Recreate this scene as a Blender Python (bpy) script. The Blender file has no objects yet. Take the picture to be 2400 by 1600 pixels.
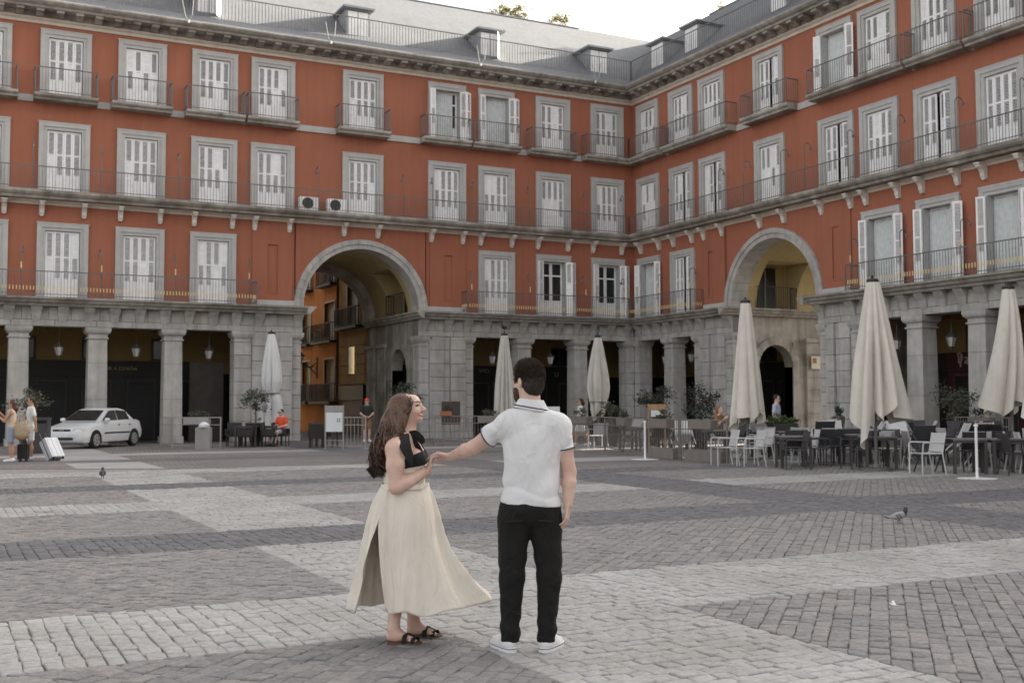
import bpy, bmesh, math, random
import numpy as np
from mathutils import Vector, Matrix
R = math.radians
scene = bpy.context.scene
COL = scene.collection
random.seed(7)

# ---------------------------------------------------------------- camera
CAM = Vector((-30.242, -46.134, 1.5))
YAW, PITCH, ROLL = R(27.051), R(3.193), R(-0.2)
cam_d = bpy.data.cameras.new('camera')
cam = bpy.data.objects.new('camera', cam_d)
COL.objects.link(cam)
fw = Vector((math.sin(YAW) * math.cos(PITCH), math.cos(YAW) * math.cos(PITCH), math.sin(PITCH)))
rt = Vector((math.cos(YAW), -math.sin(YAW), 0))
up = rt.cross(fw)
rt, up = rt * math.cos(ROLL) + up * math.sin(ROLL), up * math.cos(ROLL) - rt * math.sin(ROLL)
cam.matrix_world = Matrix(((rt.x, up.x, -fw.x, CAM.x), (rt.y, up.y, -fw.y, CAM.y), (rt.z, up.z, -fw.z, CAM.z), (0, 0, 0, 1)))
cam_d.sensor_width = 36.0
cam_d.lens = 39.61
cam_d.clip_end = 2000
cam_d.dof.use_dof = True
cam_d.dof.focus_distance = 7.1
cam_d.dof.aperture_fstop = 6.3
scene.camera = cam

# ---------------------------------------------------------------- sky, sun, exposure
SUN_EL, SUN_AZ = 21.5, 83.0            # low morning sun, compass azimuth (from +Y towards +X)
world = bpy.data.worlds.new('World')
scene.world = world
world.use_nodes = True
wn = world.node_tree.nodes
sky = wn.new('ShaderNodeTexSky')
sky.sky_type = 'NISHITA'
sky.sun_disc = False
sky.sun_elevation = R(SUN_EL)
sky.sun_rotation = R(SUN_AZ)
sky.air_density = 1.0
sky.dust_density = 5.0
sky.ozone_density = 0.6
wn['Background'].inputs['Strength'].default_value = 0.11
bw = wn.new('ShaderNodeRGBToBW')                 # thin high cloud: most of the blue is washed out
wmix = wn.new('ShaderNodeMix'); wmix.data_type = 'RGBA'; wmix.inputs['Factor'].default_value = 0.8
world.node_tree.links.new(sky.outputs[0], bw.inputs[0])
world.node_tree.links.new(sky.outputs[0], wmix.inputs['A'])
wtint = wn.new('ShaderNodeMix'); wtint.data_type = 'RGBA'; wtint.blend_type = 'MULTIPLY'; wtint.inputs['Factor'].default_value = 1.0
wtint.inputs['B'].default_value = (1.05, 1.0, 0.935, 1)      # hazy, slightly warm veil
world.node_tree.links.new(bw.outputs[0], wtint.inputs['A'])
world.node_tree.links.new(wtint.outputs['Result'], wmix.inputs['B'])
world.node_tree.links.new(wmix.outputs['Result'], wn['Background'].inputs['Color'])
sun_d = bpy.data.lights.new('sun', 'SUN')
sun_d.energy = 5.0
sun_d.angle = R(0.5)
sun_d.color = (1.0, 0.90, 0.76)
sun = bpy.data.objects.new('sun', sun_d)
COL.objects.link(sun)
sv = Vector((math.sin(R(SUN_AZ)) * math.cos(R(SUN_EL)), math.cos(R(SUN_AZ)) * math.cos(R(SUN_EL)), math.sin(R(SUN_EL))))
sun.rotation_euler = sv.to_track_quat('Z', 'Y').to_euler()
sun.location = (30, 10, 40)
vs = scene.view_settings
vs.view_transform = 'Standard'
vs.look = 'None'
vs.gamma = 1.0
vs.use_curve_mapping = False
vs.exposure = 2.5
try:
    scene.cycles.max_bounces = 6
    scene.cycles.diffuse_bounces = 4
    scene.cycles.glossy_bounces = 3
    scene.cycles.transparent_max_bounces = 6
    scene.cycles.caustics_reflective = False
    scene.cycles.caustics_refractive = False
    scene.cycles.use_denoising = True
except Exception:
    pass

# ---------------------------------------------------------------- materials
MATS = {}
def mat(name, col, rough=0.8, var=0.12, scale=1.5, bump=0.0, bscale=60.0, metal=0.0, rnd=0.0, spec=0.4,
        streak=0.0, dirt=None, trans=0.0, sheen=0.0, detail=6.0, wrinkle=None):
    """plain procedural material: principled + two noises (+ streaks, + per-piece variation, + bump)"""
    m = bpy.data.materials.new(name)
    m.use_nodes = True
    nt = m.node_tree
    n, l = nt.nodes, nt.links
    b = n['Principled BSDF']
    b.inputs['Roughness'].default_value = rough
    b.inputs['Metallic'].default_value = metal
    b.inputs['Specular IOR Level'].default_value = spec
    if trans:
        b.inputs['Transmission Weight'].default_value = trans
    if sheen:
        b.inputs['Sheen Weight'].default_value = sheen
    geo = n.new('ShaderNodeNewGeometry')
    no = n.new('ShaderNodeTexNoise'); no.inputs['Scale'].default_value = scale; no.inputs['Detail'].default_value = detail
    l.new(geo.outputs['Position'], no.inputs['Vector'])
    mr = n.new('ShaderNodeMapRange'); mr.inputs['From Min'].default_value = 0.3; mr.inputs['From Max'].default_value = 0.7
    mr.inputs['To Min'].default_value = 1 - var; mr.inputs['To Max'].default_value = 1 + var
    l.new(no.outputs['Fac'], mr.inputs['Value'])
    fac = mr.outputs[0]
    def mul(a, bb):
        q = n.new('ShaderNodeMath'); q.operation = 'MULTIPLY'
        l.new(a, q.inputs[0]); l.new(bb, q.inputs[1]); return q.outputs[0]
    if streak:
        mp = n.new('ShaderNodeMapping'); mp.inputs['Scale'].default_value = (4.0, 4.0, 0.35)
        l.new(geo.outputs['Position'], mp.inputs['Vector'])
        n2 = n.new('ShaderNodeTexNoise'); n2.inputs['Scale'].default_value = 1.0; n2.inputs['Detail'].default_value = 8
        l.new(mp.outputs[0], n2.inputs['Vector'])
        m2 = n.new('ShaderNodeMapRange'); m2.inputs['From Min'].default_value = 0.42; m2.inputs['From Max'].default_value = 0.72
        m2.inputs['To Min'].default_value = 1.0; m2.inputs['To Max'].default_value = 1 - streak
        l.new(n2.outputs['Fac'], m2.inputs['Value'])
        fac = mul(fac, m2.outputs[0])
    if rnd:
        oi = n.new('ShaderNodeObjectInfo')
        ad = n.new('ShaderNodeMath'); ad.operation = 'ADD'
        l.new(oi.outputs['Random'], ad.inputs[0]); l.new(geo.outputs['Random Per Island'], ad.inputs[1])
        fr = n.new('ShaderNodeMath'); fr.operation = 'FRACT'; l.new(ad.outputs[0], fr.inputs[0])
        m3 = n.new('ShaderNodeMapRange'); m3.inputs['To Min'].default_value = 1 - rnd; m3.inputs['To Max'].default_value = 1 + rnd
        l.new(fr.outputs[0], m3.inputs['Value'])
        fac = mul(fac, m3.outputs[0])
        frac = fr.outputs[0]
    mx = n.new('ShaderNodeMix'); mx.data_type = 'RGBA'; mx.blend_type = 'MULTIPLY'; mx.inputs['Factor'].default_value = 1
    mx.inputs['A'].default_value = (*col, 1)
    if dirt:                                  # second tint mixed in by a slow noise
        n4 = n.new('ShaderNodeTexNoise'); n4.inputs['Scale'].default_value = dirt[1]; n4.inputs['Detail'].default_value = 8
        l.new(geo.outputs['Position'], n4.inputs['Vector'])
        m4 = n.new('ShaderNodeMapRange'); m4.inputs['From Min'].default_value = 0.45; m4.inputs['From Max'].default_value = 0.7
        m4.inputs['To Max'].default_value = dirt[2]
        src = n4.outputs['Fac']
        if rnd:
            av = n.new('ShaderNodeMath'); av.operation = 'MULTIPLY_ADD'; av.inputs[1].default_value = 0.35
            l.new(frac, av.inputs[0]); l.new(n4.outputs['Fac'], av.inputs[2])
            sb = n.new('ShaderNodeMath'); sb.operation = 'SUBTRACT'; sb.inputs[1].default_value = 0.17
            l.new(av.outputs[0], sb.inputs[0]); src = sb.outputs[0]
        l.new(src, m4.inputs['Value'])
        mc = n.new('ShaderNodeMix'); mc.data_type = 'RGBA'; mc.inputs['A'].default_value = (*col, 1); mc.inputs['B'].default_value = (*dirt[0], 1)
        l.new(m4.outputs[0], mc.inputs['Factor'])
        l.new(mc.outputs['Result'], mx.inputs['A'])
    l.new(fac, mx.inputs['B'])
    l.new(mx.outputs['Result'], b.inputs['Base Color'])
    if bump:
        n3 = n.new('ShaderNodeTexNoise'); n3.inputs['Scale'].default_value = bscale; n3.inputs['Detail'].default_value = 4
        l.new(geo.outputs['Position'], n3.inputs['Vector'])
        bp = n.new('ShaderNodeBump'); bp.inputs['Strength'].default_value = min(1, bump); bp.inputs['Distance'].default_value = 0.01
        l.new(n3.outputs['Fac'], bp.inputs['Height']); l.new(bp.outputs[0], b.inputs['Normal'])
    if wrinkle:                               # soft cloth creases: stretched noise as relief
        mp2 = n.new('ShaderNodeMapping'); mp2.inputs['Scale'].default_value = wrinkle[1]; mp2.inputs['Rotation'].default_value = (0, R(12), 0)
        l.new(geo.outputs['Position'], mp2.inputs['Vector'])
        n5 = n.new('ShaderNodeTexNoise'); n5.inputs['Scale'].default_value = 1.0; n5.inputs['Detail'].default_value = 3; n5.inputs['Distortion'].default_value = 0.8
        l.new(mp2.outputs[0], n5.inputs['Vector'])
        b5 = n.new('ShaderNodeBump'); b5.inputs['Strength'].default_value = 1.0; b5.inputs['Distance'].default_value = wrinkle[0]
        l.new(n5.outputs['Fac'], b5.inputs['Height'])
        if bump: l.new(b5.outputs[0], bp.inputs['Normal'])
        else: l.new(b5.outputs[0], b.inputs['Normal'])
    MATS[name] = m
    return m

# ---------------------------------------------------------------- mesh helpers
class MB:
    """collects faces, then becomes ONE mesh object"""
    def __init__(s): s.v, s.f, s.m = [], [], []
    def add(s, vs_, fs_, m=0):
        o = len(s.v); s.v += [tuple(p) for p in vs_]
        s.f += [tuple(i + o for i in f) for f in fs_]; s.m += [m] * len(fs_)
        return s
    def box(s, x0, x1, y0, y1, z0, z1, m=0):
        if x0 > x1: x0, x1 = x1, x0
        if y0 > y1: y0, y1 = y1, y0
        return s.add([(x0, y0, z0), (x1, y0, z0), (x1, y1, z0), (x0, y1, z0), (x0, y0, z1), (x1, y0, z1), (x1, y1, z1), (x0, y1, z1)],
                     [(3, 2, 1, 0), (4, 5, 6, 7), (0, 1, 5, 4), (1, 2, 6, 5), (2, 3, 7, 6), (3, 0, 4, 7)], m)
    def obox(s, c, ax, ay, az, m=0):
        """box from centre and three half-axis vectors"""
        c, ax, ay, az = Vector(c), Vector(ax), Vector(ay), Vector(az)
        p = [c + i * ax + j * ay + k * az for k in (-1, 1) for i, j in ((-1, -1), (1, -1), (1, 1), (-1, 1))]
        return s.add(p, [(3, 2, 1, 0), (4, 5, 6, 7), (0, 1, 5, 4), (1, 2, 6, 5), (2, 3, 7, 6), (3, 0, 4, 7)], m)
    def prism(s, poly, a, b, axis='x', m=0, caps=True):
        """polygon (2-tuples) extruded along an axis from a to b; poly is in the other two axes, in order"""
        n = len(poly)
        def P(q, t):
            return (t, q[0], q[1]) if axis == 'x' else (q[0], t, q[1]) if axis == 'y' else (q[0], q[1], t)
        vv = [P(q, a) for q in poly] + [P(q, b) for q in poly]
        ff = [(i, (i + 1) % n, n + (i + 1) % n, n + i) for i in range(n)]
        if caps: ff += [tuple(range(n - 1, -1, -1)), tuple(range(n, 2 * n))]
        return s.add(vv, ff, m)
    def lathe(s, prof, n=12, c=(0, 0, 0), m=0, rfun=None):
        k = len(prof); vv = []
        for r, z in prof:
            for i in range(n):
                a = 2 * math.pi * i / n
                q = r * (rfun(a, z) if rfun else 1)
                vv.append((c[0] + q * math.cos(a), c[1] + q * math.sin(a), c[2] + z))
        ff = [(j * n + i, j * n + (i + 1) % n, (j + 1) * n + (i + 1) % n, (j + 1) * n + i) for j in range(k - 1) for i in range(n)]
        ff += [tuple(range(n - 1, -1, -1)), tuple((k - 1) * n + i for i in range(n))]
        return s.add(vv, ff, m)
    def tube(s, pts, r, n=6, m=0, flat=None):
        pts = [Vector(p) for p in pts]; k = len(pts); vv = []
        prev = None
        for i, p in enumerate(pts):
            d = (pts[min(i + 1, k - 1)] - pts[max(i - 1, 0)])
            if d.length < 1e-9: d = Vector((0, 0, 1))
            d.normalize()
            if prev is None:
                a = d.cross(Vector((0, 0, 1)))
                if a.length < 0.05: a = d.cross(Vector((0, 1, 0)))
            else:
                a = prev - d * prev.dot(d)
            a.normalize(); prev = a; b = d.cross(a)
            rr = r[i] if isinstance(r, (list, tuple)) else r
            fl = 1.0 if flat is None else flat
            for j in range(n):
                t = 2 * math.pi * j / n
                vv.append(p + a * (rr * math.cos(t)) + b * (rr * fl * math.sin(t)))
        ff = [(j * n + i, j * n + (i + 1) % n, (j + 1) * n + (i + 1) % n, (j + 1) * n + i) for j in range(k - 1) for i in range(n)]
        ff += [tuple(range(n - 1, -1, -1)), tuple((k - 1) * n + i for i in range(n))]
        return s.add(vv, ff, m)
    def mesh(s, name, mats, smooth=False, fix=True):
        me = bpy.data.meshes.new(name)
        me.from_pydata(s.v, [], s.f)
        for q in (mats if isinstance(mats, (list, tuple)) else [mats]):
            me.materials.append(MATS[q] if isinstance(q, str) else q)
        if any(s.m): me.polygons.foreach_set('material_index', s.m)
        if fix:
            bm = bmesh.new(); bm.from_mesh(me); bmesh.ops.recalc_face_normals(bm, faces=bm.faces[:]); bm.to_mesh(me); bm.free()
        if smooth:
            me.polygons.foreach_set('use_smooth', [True] * len(me.polygons))
            if smooth is not True: me.set_sharp_from_angle(angle=R(smooth))
        me.update()
        return me
    def build(s, name, mats, parent=None, loc=(0, 0, 0), rz=0.0, smooth=False, fix=True):
        return put(name, s.mesh(name, mats, smooth, fix), parent, loc, rz)

def put(name, me, parent=None, loc=(0, 0, 0), rz=0.0, rot=None, scale=None):
    o = bpy.data.objects.new(name, me)
    COL.objects.link(o)
    o.location = loc
    o.rotation_euler = rot if rot else (0, 0, rz)
    if scale: o.scale = scale
    if parent: o.parent = parent
    return o
def tag(o, label=None, cat=None, group=None, kind=None):
    if label: o['label'] = label
    if cat: o['category'] = cat
    if group: o['group'] = group
    if kind: o['kind'] = kind
    return o
def thing(name, label, cat, loc=(0, 0, 0), rz=0.0, group=None):
    o = put(name, None, None, loc, rz)
    o.empty_display_size = 0.1
    return tag(o, label, cat, group)
def copy_tree(o, parent=None):
    c = o.copy(); COL.objects.link(c)
    if parent: c.parent = parent
    for ch in KIDS(o): copy_tree(ch, c)
    return c
def KIDS(o): return [q for q in bpy.data.objects if q.parent == o] if False else list(o.children)
def lerp(a, b, t): return a + (b - a) * t

# base colours
mat('red_stucco', (0.372, 0.138, 0.083), 0.9, 0.06, 0.5, 0.2, 120, streak=0.09, dirt=((0.335, 0.128, 0.08), 0.25, 0.6))
mat('granite', (0.475, 0.462, 0.445), 0.85, 0.13, 2.5, 0.4, 90, rnd=0.12, streak=0.26, dirt=((0.40, 0.37, 0.33), 0.6, 0.6))
mat('granite_core', (0.17, 0.165, 0.155), 0.9, 0.1)
mat('granite_weathered', (0.42, 0.395, 0.355), 0.9, 0.16, 1.6, 0.3, 90, rnd=0.12, streak=0.34, dirt=((0.20, 0.18, 0.15), 0.9, 0.8))
mat('surround_stone', (0.48, 0.475, 0.465), 0.85, 0.06, 3, 0.2, 90, rnd=0.05, streak=0.07)
mat('cream_plaster', (0.66, 0.60, 0.52), 0.85, 0.07, 2, streak=0.1)
mat('corbel_plaster', (0.68, 0.65, 0.60), 0.85, 0.08, 3, streak=0.12)
mat('white_paint', (0.88, 0.88, 0.885), 0.55, 0.05, 4, rnd=0.05)
mat('iron', (0.17, 0.16, 0.157), 0.55, 0.1, 6, metal=0.3)
mat('iron_dark', (0.03, 0.03, 0.03), 0.6, 0.1, 6)
mat('yellow_band', (0.66, 0.52, 0.27), 0.6, 0.08)
mat('room_shade', (0.012, 0.011, 0.010), 0.95, 0.2)  # near-black colour stands in for the shade of unlit rooms
mat('glass_dark', (0.02, 0.024, 0.028), 0.08, 0.2, spec=0.6)
mat('curtain', (0.60, 0.64, 0.64), 0.9, 0.1, 6)
mat('roof_slate', (0.150, 0.158, 0.170), 0.85, 0.10, 5.0, 0.35, 14, dirt=((0.128, 0.134, 0.143), 0.7, 0.7), spec=0.2)
mat('zinc', (0.28, 0.295, 0.31), 0.5, 0.1, 2, metal=0.25)
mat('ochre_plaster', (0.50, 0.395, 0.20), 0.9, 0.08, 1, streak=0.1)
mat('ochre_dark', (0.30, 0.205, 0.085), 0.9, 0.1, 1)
mat('orange_stucco', (0.64, 0.27, 0.085), 0.9, 0.07, 0.8, streak=0.1)
mat('wood_beam', (0.36, 0.155, 0.04), 0.7, 0.2, 3)
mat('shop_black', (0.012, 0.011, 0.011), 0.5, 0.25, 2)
mat('shop_red', (0.055, 0.008, 0.010), 0.5, 0.2, 2)
mat('white_gloss', (0.8, 0.8, 0.8), 0.35, 0.02)
# ---------------------------------------------------------------- paving of the square
mat('sett_white', (0.385, 0.375, 0.365), 0.8, 0.16, 22, 0.9, 55, rnd=0.15, dirt=((0.27, 0.258, 0.24), 1.1, 0.8))
mat('sett_brown', (0.215, 0.206, 0.203), 0.75, 0.22, 22, 0.9, 55, rnd=0.13, dirt=((0.235, 0.216, 0.203), 0.6, 0.8))
mat('sett_dark', (0.128, 0.125, 0.131), 0.7, 0.16, 22, 0.8, 55, rnd=0.16)
mat('mortar', (0.25, 0.238, 0.225), 0.95, 0.2, 5)
DARK_Y = [(-34.1, -32.45), (-25.0, -23.6), (-14.45, -13.0)]
WHITE_Y = [(-48.9, -47.2), (-39.15, -37.42), (-29.35, -27.75), (-20.4, -18.8), (-10.3, -8.8)]
DARK_X = [(-36.0, -34.2), (-18.9, -17.05), (-2.4, -0.9)]
WHITE_X = [(-44.5, -42.7), (-27.2, -25.32), (-10.6, -8.9)]

def far_paving():
    m = bpy.data.materials.new('paving_far'); m.use_nodes = True
    nt = m.node_tree; n, l = nt.nodes, nt.links; b = n['Principled BSDF']; b.inputs['Roughness'].default_value = 0.8
    geo = n.new('ShaderNodeNewGeometry'); sp = n.new('ShaderNodeSeparateXYZ'); l.new(geo.outputs['Position'], sp.inputs[0])
    def M2(op, a, bb):
        q = n.new('ShaderNodeMath'); q.operation = op
        for i, s_ in enumerate((a, bb)):
            if isinstance(s_, (int, float)): q.inputs[i].default_value = s_
            else: l.new(s_, q.inputs[i])
        return q.outputs[0]
    def inside(c, lo, hi): return M2('MULTIPLY', M2('GREATER_THAN', c, lo), M2('LESS_THAN', c, hi))
    def any_of(c, rs):
        o = None
        for lo, hi in rs: o = inside(c, lo, hi) if o is None else M2('MAXIMUM', o, inside(c, lo, hi))
        return o
    white = M2('MAXIMUM', any_of(sp.outputs[1], WHITE_Y), any_of(sp.outputs[0], WHITE_X))
    dark = M2('MAXIMUM', any_of(sp.outputs[1], DARK_Y), any_of(sp.outputs[0], DARK_X))
    rotm = n.new('ShaderNodeMapping'); rotm.inputs['Rotation'].default_value = (0, 0, R(45)); l.new(geo.outputs['Position'], rotm.inputs[0])
    br = n.new('ShaderNodeTexBrick'); l.new(rotm.outputs[0], br.inputs['Vector'])
    br.inputs['Scale'].default_value = 1.0; br.inputs['Brick Width'].default_value = 0.17; br.inputs['Row Height'].default_value = 0.115
    br.inputs['Mortar Size'].default_value = 0.010
    br.inputs['Color1'].default_value = (0.165, 0.152, 0.146, 1); br.inputs['Color2'].default_value = (0.235, 0.212, 0.200, 1); br.inputs['Mortar'].default_value = (0.11, 0.1, 0.09, 1)
    no = n.new('ShaderNodeTexNoise'); no.inputs['Scale'].default_value = 0.6; no.inputs['Detail'].default_value = 8; l.new(geo.outputs['Position'], no.inputs['Vector'])
    def mix(f, a, bb, mode='MIX'):
        q = n.new('ShaderNodeMix'); q.data_type = 'RGBA'; q.blend_type = mode
        for nm, s_ in (('Factor', f), ('A', a), ('B', bb)):
            if isinstance(s_, tuple): q.inputs[nm].default_value = s_
            elif isinstance(s_, (int, float)): q.inputs[nm].default_value = s_
            else: l.new(s_, q.inputs[nm])
        return q.outputs['Result']
    c = mix(white, br.outputs['Color'], (0.35, 0.34, 0.33, 1))
    c = mix(dark, c, (0.128, 0.125, 0.131, 1))
    mr = n.new('ShaderNodeMapRange'); mr.inputs['From Min'].default_value = 0.3; mr.inputs['From Max'].default_value = 0.7; mr.inputs['To Min'].default_value = 0.82; mr.inputs['To Max'].default_value = 1.15
    l.new(no.outputs['Fac'], mr.inputs['Value'])
    c = mix(1.0, c, mr.outputs[0], 'MULTIPLY')
    l.new(c, b.inputs['Base Color'])
    bp = n.new('ShaderNodeBump'); bp.inputs['Strength'].default_value = 0.5; bp.inputs['Distance'].default_value = 0.01; bp.invert = True
    l.new(br.outputs['Fac'], bp.inputs['Height']); l.new(bp.outputs[0], b.inputs['Normal'])
    MATS['paving_far'] = m
far_paving()

FD, FL = Vector((math.sin(YAW), math.cos(YAW))), Vector((math.cos(YAW), -math.sin(YAW)))
def dl(x, y):
    q = Vector((x - CAM.x, y - CAM.y)); return q.dot(FD), q.dot(FL)
D0, D1 = 5.2, 27.0
def half(d): return d * 0.47 + 1.6
def near_ok(x, y):
    d, l_ = dl(x, y); return D0 < d < D1 and abs(l_) < half(d)

def ground():
    def W(d, l_): q = Vector((CAM.x, CAM.y)) + FD * d + FL * l_; return (q.x, q.y)
    e = 0.14
    hole = [W(D0 - e, -half(D0) - e), W(D0 - e, half(D0) + e), W(D1 + e, half(D1) + e), W(D1 + e, -half(D1) - e)]
    big = [(-400, -300), (300, -300), (300, 400), (-400, 400)]
    b = MB()
    vv = [(*p, 0) for p in hole] + [(*p, -0.017) for p in hole] + [(*p, 0) for p in big]
    b.add(vv, [(4, 5, 6, 7)], 1)
    b.add(vv, [(i, (i + 1) % 4, 4 + (i + 1) % 4, 4 + i) for i in range(4)], 1)
    # ring between the hole and the outer square, order of corners matched by direction
    b.add(vv, [(8, 9, 1, 0), (9, 10, 2, 1), (10, 11, 3, 2), (11, 8, 0, 3)], 0)
    o = b.build('paving', ['paving_far', 'mortar'], fix=False)
    for p in o.data.polygons:
        if p.normal.z < -0.5: p.flip()
    return tag(o, kind='structure')
paving = ground()

def clip(poly, x0, x1, y0, y1):
    for ax, lim, sg in ((0, x0, 1), (0, x1, -1), (1, y0, 1), (1, y1, -1)):
        out = []
        for i, p in enumerate(poly):
            q = poly[(i + 1) % len(poly)]
            a, b2 = (p[ax] - lim) * sg, (q[ax] - lim) * sg
            if a >= 0: out.append(p)
            if (a >= 0) != (b2 >= 0):
                t = a / (a - b2); out.append((p[0] + (q[0] - p[0]) * t, p[1] + (q[1] - p[1]) * t))
        poly = out
        if len(poly) < 3: return []
    return poly

def setts():
    rng = random.Random(3)
    polys = {'sett_white': [], 'sett_brown': [], 'sett_dark': []}
    def row(kind, x0, x1, y0, y1, along):
        """courses across a band; along = 'x' when the band runs along x (courses are columns in y)"""
        a0, a1, b0, b1 = (x0, x1, y0, y1) if along == 'x' else (y0, y1, x0, x1)
        a = a0
        while a < a1 - 0.03:
            w = rng.uniform(0.105, 0.135); w = min(w, a1 - a)
            bpos = b0
            while bpos < b1 - 0.02:
                h = rng.uniform(0.11, 0.20)
                if b1 - bpos - h < 0.08: h = b1 - bpos
                j = lambda: rng.uniform(-0.009, 0.009)
                q = [(a + j(), bpos + j()), (a + w + j(), bpos + j()), (a + w + j(), bpos + h + j()), (a + j(), bpos + h + j())]
                if along != 'x': q = [(p[1], p[0]) for p in q][::-1]
                polys[kind].append(q)
                bpos += h
            a += w
    X0, X1, Y0, Y1 = -34.2, -4.0, -43.0, -19.0
    # orthogonal bands, dark over white
    def split(lo, hi, cuts):
        out = []; p = lo
        for c0, c1 in sorted(cuts):
            if c1 <= lo or c0 >= hi: continue
            if c0 > p: out.append((p, c0))
            p = max(p, c1)
        if p < hi: out.append((p, hi))
        return out
    for y0, y1 in DARK_Y:
        if y1 > Y0 and y0 < Y1: row('sett_dark', X0, X1, y0, y1, 'x')
    for x0, x1 in DARK_X:
        for a, b2 in split(Y0, Y1, DARK_Y):
            if x1 > X0 and x0 < X1: row('sett_dark', x0, x1, a, b2, 'y')
    for x0, x1 in WHITE_X:
        for a, b2 in split(Y0, Y1, DARK_Y):
            if x1 > X0 and x0 < X1: row('sett_white', x0, x1, a, b2, 'y')
    for y0, y1 in WHITE_Y:
        if y1 > Y0 and y0 < Y1:
            for a, b2 in split(X0, X1, WHITE_X + DARK_X): row('sett_white', a, b2, y0, y1, 'x')
    # diagonal fields between the bands
    xs = split(X0, X1, WHITE_X + DARK_X); ys = split(Y0, Y1, WHITE_Y + DARK_Y)
    s2 = math.sqrt(0.5)
    for x0, x1 in xs:
        for y0, y1 in ys:
            if not any(near_ok(lerp(x0, x1, i / 6), lerp(y0, y1, j / 6)) for i in range(7) for j in range(7)): continue
            cx, cy = (x0 + x1) / 2, (y0 + y1) / 2
            rad = math.hypot(x1 - x0, y1 - y0) / 2 + 0.2
            q = -rad
            while q < rad:
                w = rng.uniform(0.105, 0.13); p = -rad + rng.uniform(0, 0.1)
                while p < rad:
                    h = rng.uniform(0.12, 0.21)
                    mx, my = cx + (p + h / 2) * s2 - (q + w / 2) * s2, cy + (p + h / 2) * s2 + (q + w / 2) * s2
                    if x0 - 0.12 < mx < x1 + 0.12 and y0 - 0.12 < my < y1 + 0.12 and near_ok(mx, my):
                        j = lambda: rng.uniform(-0.007, 0.007)
                        pl = [(p + j(), q + j()), (p + h + j(), q + j()), (p + h + j(), q + w + j()), (p + j(), q + w + j())]
                        pl = [(cx + (a - b2) * s2, cy + (a + b2) * s2) for a, b2 in pl]
                        pl = clip(pl, x0, x1, y0, y1)
                        if len(pl) >= 3: polys['sett_brown'].append(pl)
                    p += h
                q += w
    def shape(pl):
        cx = sum(p[0] for p in pl) / len(pl); cy = sum(p[1] for p in pl) / len(pl)
        rr = sum(math.hypot(p[0] - cx, p[1] - cy) for p in pl) / len(pl)
        if rr < 0.025: return None
        h = rng.uniform(-0.005, 0.004); tx, ty = rng.gauss(0, 0.03), rng.gauss(0, 0.03)
        n = len(pl); vv = []
        for inset, z in ((0.002, -0.018), (0.003, h - 0.007), (0.010, h), (0.030, h + 0.003)):
            k = max(0.2, 1 - inset / rr)
            for p in pl:
                dx, dy = (p[0] - cx) * k, (p[1] - cy) * k
                vv.append((cx + dx, cy + dy, z + (dx * tx + dy * ty if z > -0.0175 else 0)))
        ff = [(r_ * n + i, r_ * n + (i + 1) % n, (r_ + 1) * n + (i + 1) % n, (r_ + 1) * n + i) for r_ in range(3) for i in range(n)]
        ff.append(tuple(3 * n + i for i in range(n)))
        return cx, cy, vv, ff
    allp = []
    for k, ps in polys.items():
        for pl in ps:
            cx = sum(p[0] for p in pl) / len(pl); cy = sum(p[1] for p in pl) / len(pl)
            if not near_ok(cx, cy): continue
            area = sum(pl[i][0] * pl[(i + 1) % len(pl)][1] - pl[(i + 1) % len(pl)][0] * pl[i][1] for i in range(len(pl)))
            if area < 0: pl = pl[::-1]
            s_ = shape(pl)
            if s_: allp.append((k, s_))
    vis = sorted((i for i, (k, s_) in enumerate(allp) if dl(s_[0], s_[1])[0] > 6.55 and abs(dl(s_[0], s_[1])[1]) < dl(s_[0], s_[1])[0] * 0.455),
                 key=lambda i: dl(allp[i][1][0], allp[i][1][1])[0])[:290]
    vis = set(vis)
    mbs = {k: MB() for k in polys}
    for i, (k, (cx, cy, vv, ff)) in enumerate(allp):
        if i in vis:
            b = MB().add([(x - cx, y - cy, z) for x, y, z in vv], ff)
            o = b.build('sett', k, paving, (cx, cy, 0), smooth=50, fix=False)
        else: mbs[k].add(vv, ff)
    for k, b in mbs.items():
        if b.f: tag(b.build('sett_field', k, paving, smooth=50, fix=False), kind='stuff')
setts()
# ---------------------------------------------------------------- the two arcaded wings
# wing-local frame: wall plane y = 0, outside is -y; wing A runs towards local -x, wing B (turned -90 deg) towards local +x
ZF = {1: 5.62, 2: 9.65, 3: 13.37}
ZT = {1: 8.49, 2: 12.38, 3: 15.97}
OW, OUT = 1.25, 1.85
ARC_R, ARC_Z = 2.62, 5.6
DEPTH = 6.4                                     # length of the arched passages
BACK = 4.6                                      # shop wall behind the arcade

def leaf_mesh(w, h, up_open, lo_open, key={}):
    k = (round(w, 3), round(h, 3), up_open, lo_open)
    if k in key: return key[k]
    b = MB(); st = 0.058; t = 0.02
    rails = [(0, 0.07), (h * 0.27, h * 0.27 + 0.05), (h * 0.60, h * 0.60 + 0.06), (h - 0.07, h)]
    b.box(0, st, -t, t, 0, h); b.box(w - st, w, -t, t, 0, h)
    for a, c in rails: b.box(st, w - st, -t, t, a, c)
    b.box(st, w - st, -t * 0.5, t * 0.5, rails[0][1], rails[1][0])
    for (a, c), op in (((rails[1][1], rails[2][0]), lo_open), ((rails[2][1], rails[3][0]), up_open)):
        z = a + 0.02
        while z < c - 0.01:
            if op: b.obox((w / 2, 0, z + 0.01), (w / 2 - st, 0, 0), (0, 0.020, 0.012), (0, -0.003, 0.005))
            else: b.obox((w / 2, 0, z + 0.01), (w / 2 - st, 0, 0), (0, 0.009, 0.025), (0, -0.005, 0.002))
            z += 0.048
    key[k] = b.mesh('shutter', 'white_paint')
    return key[k]

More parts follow.
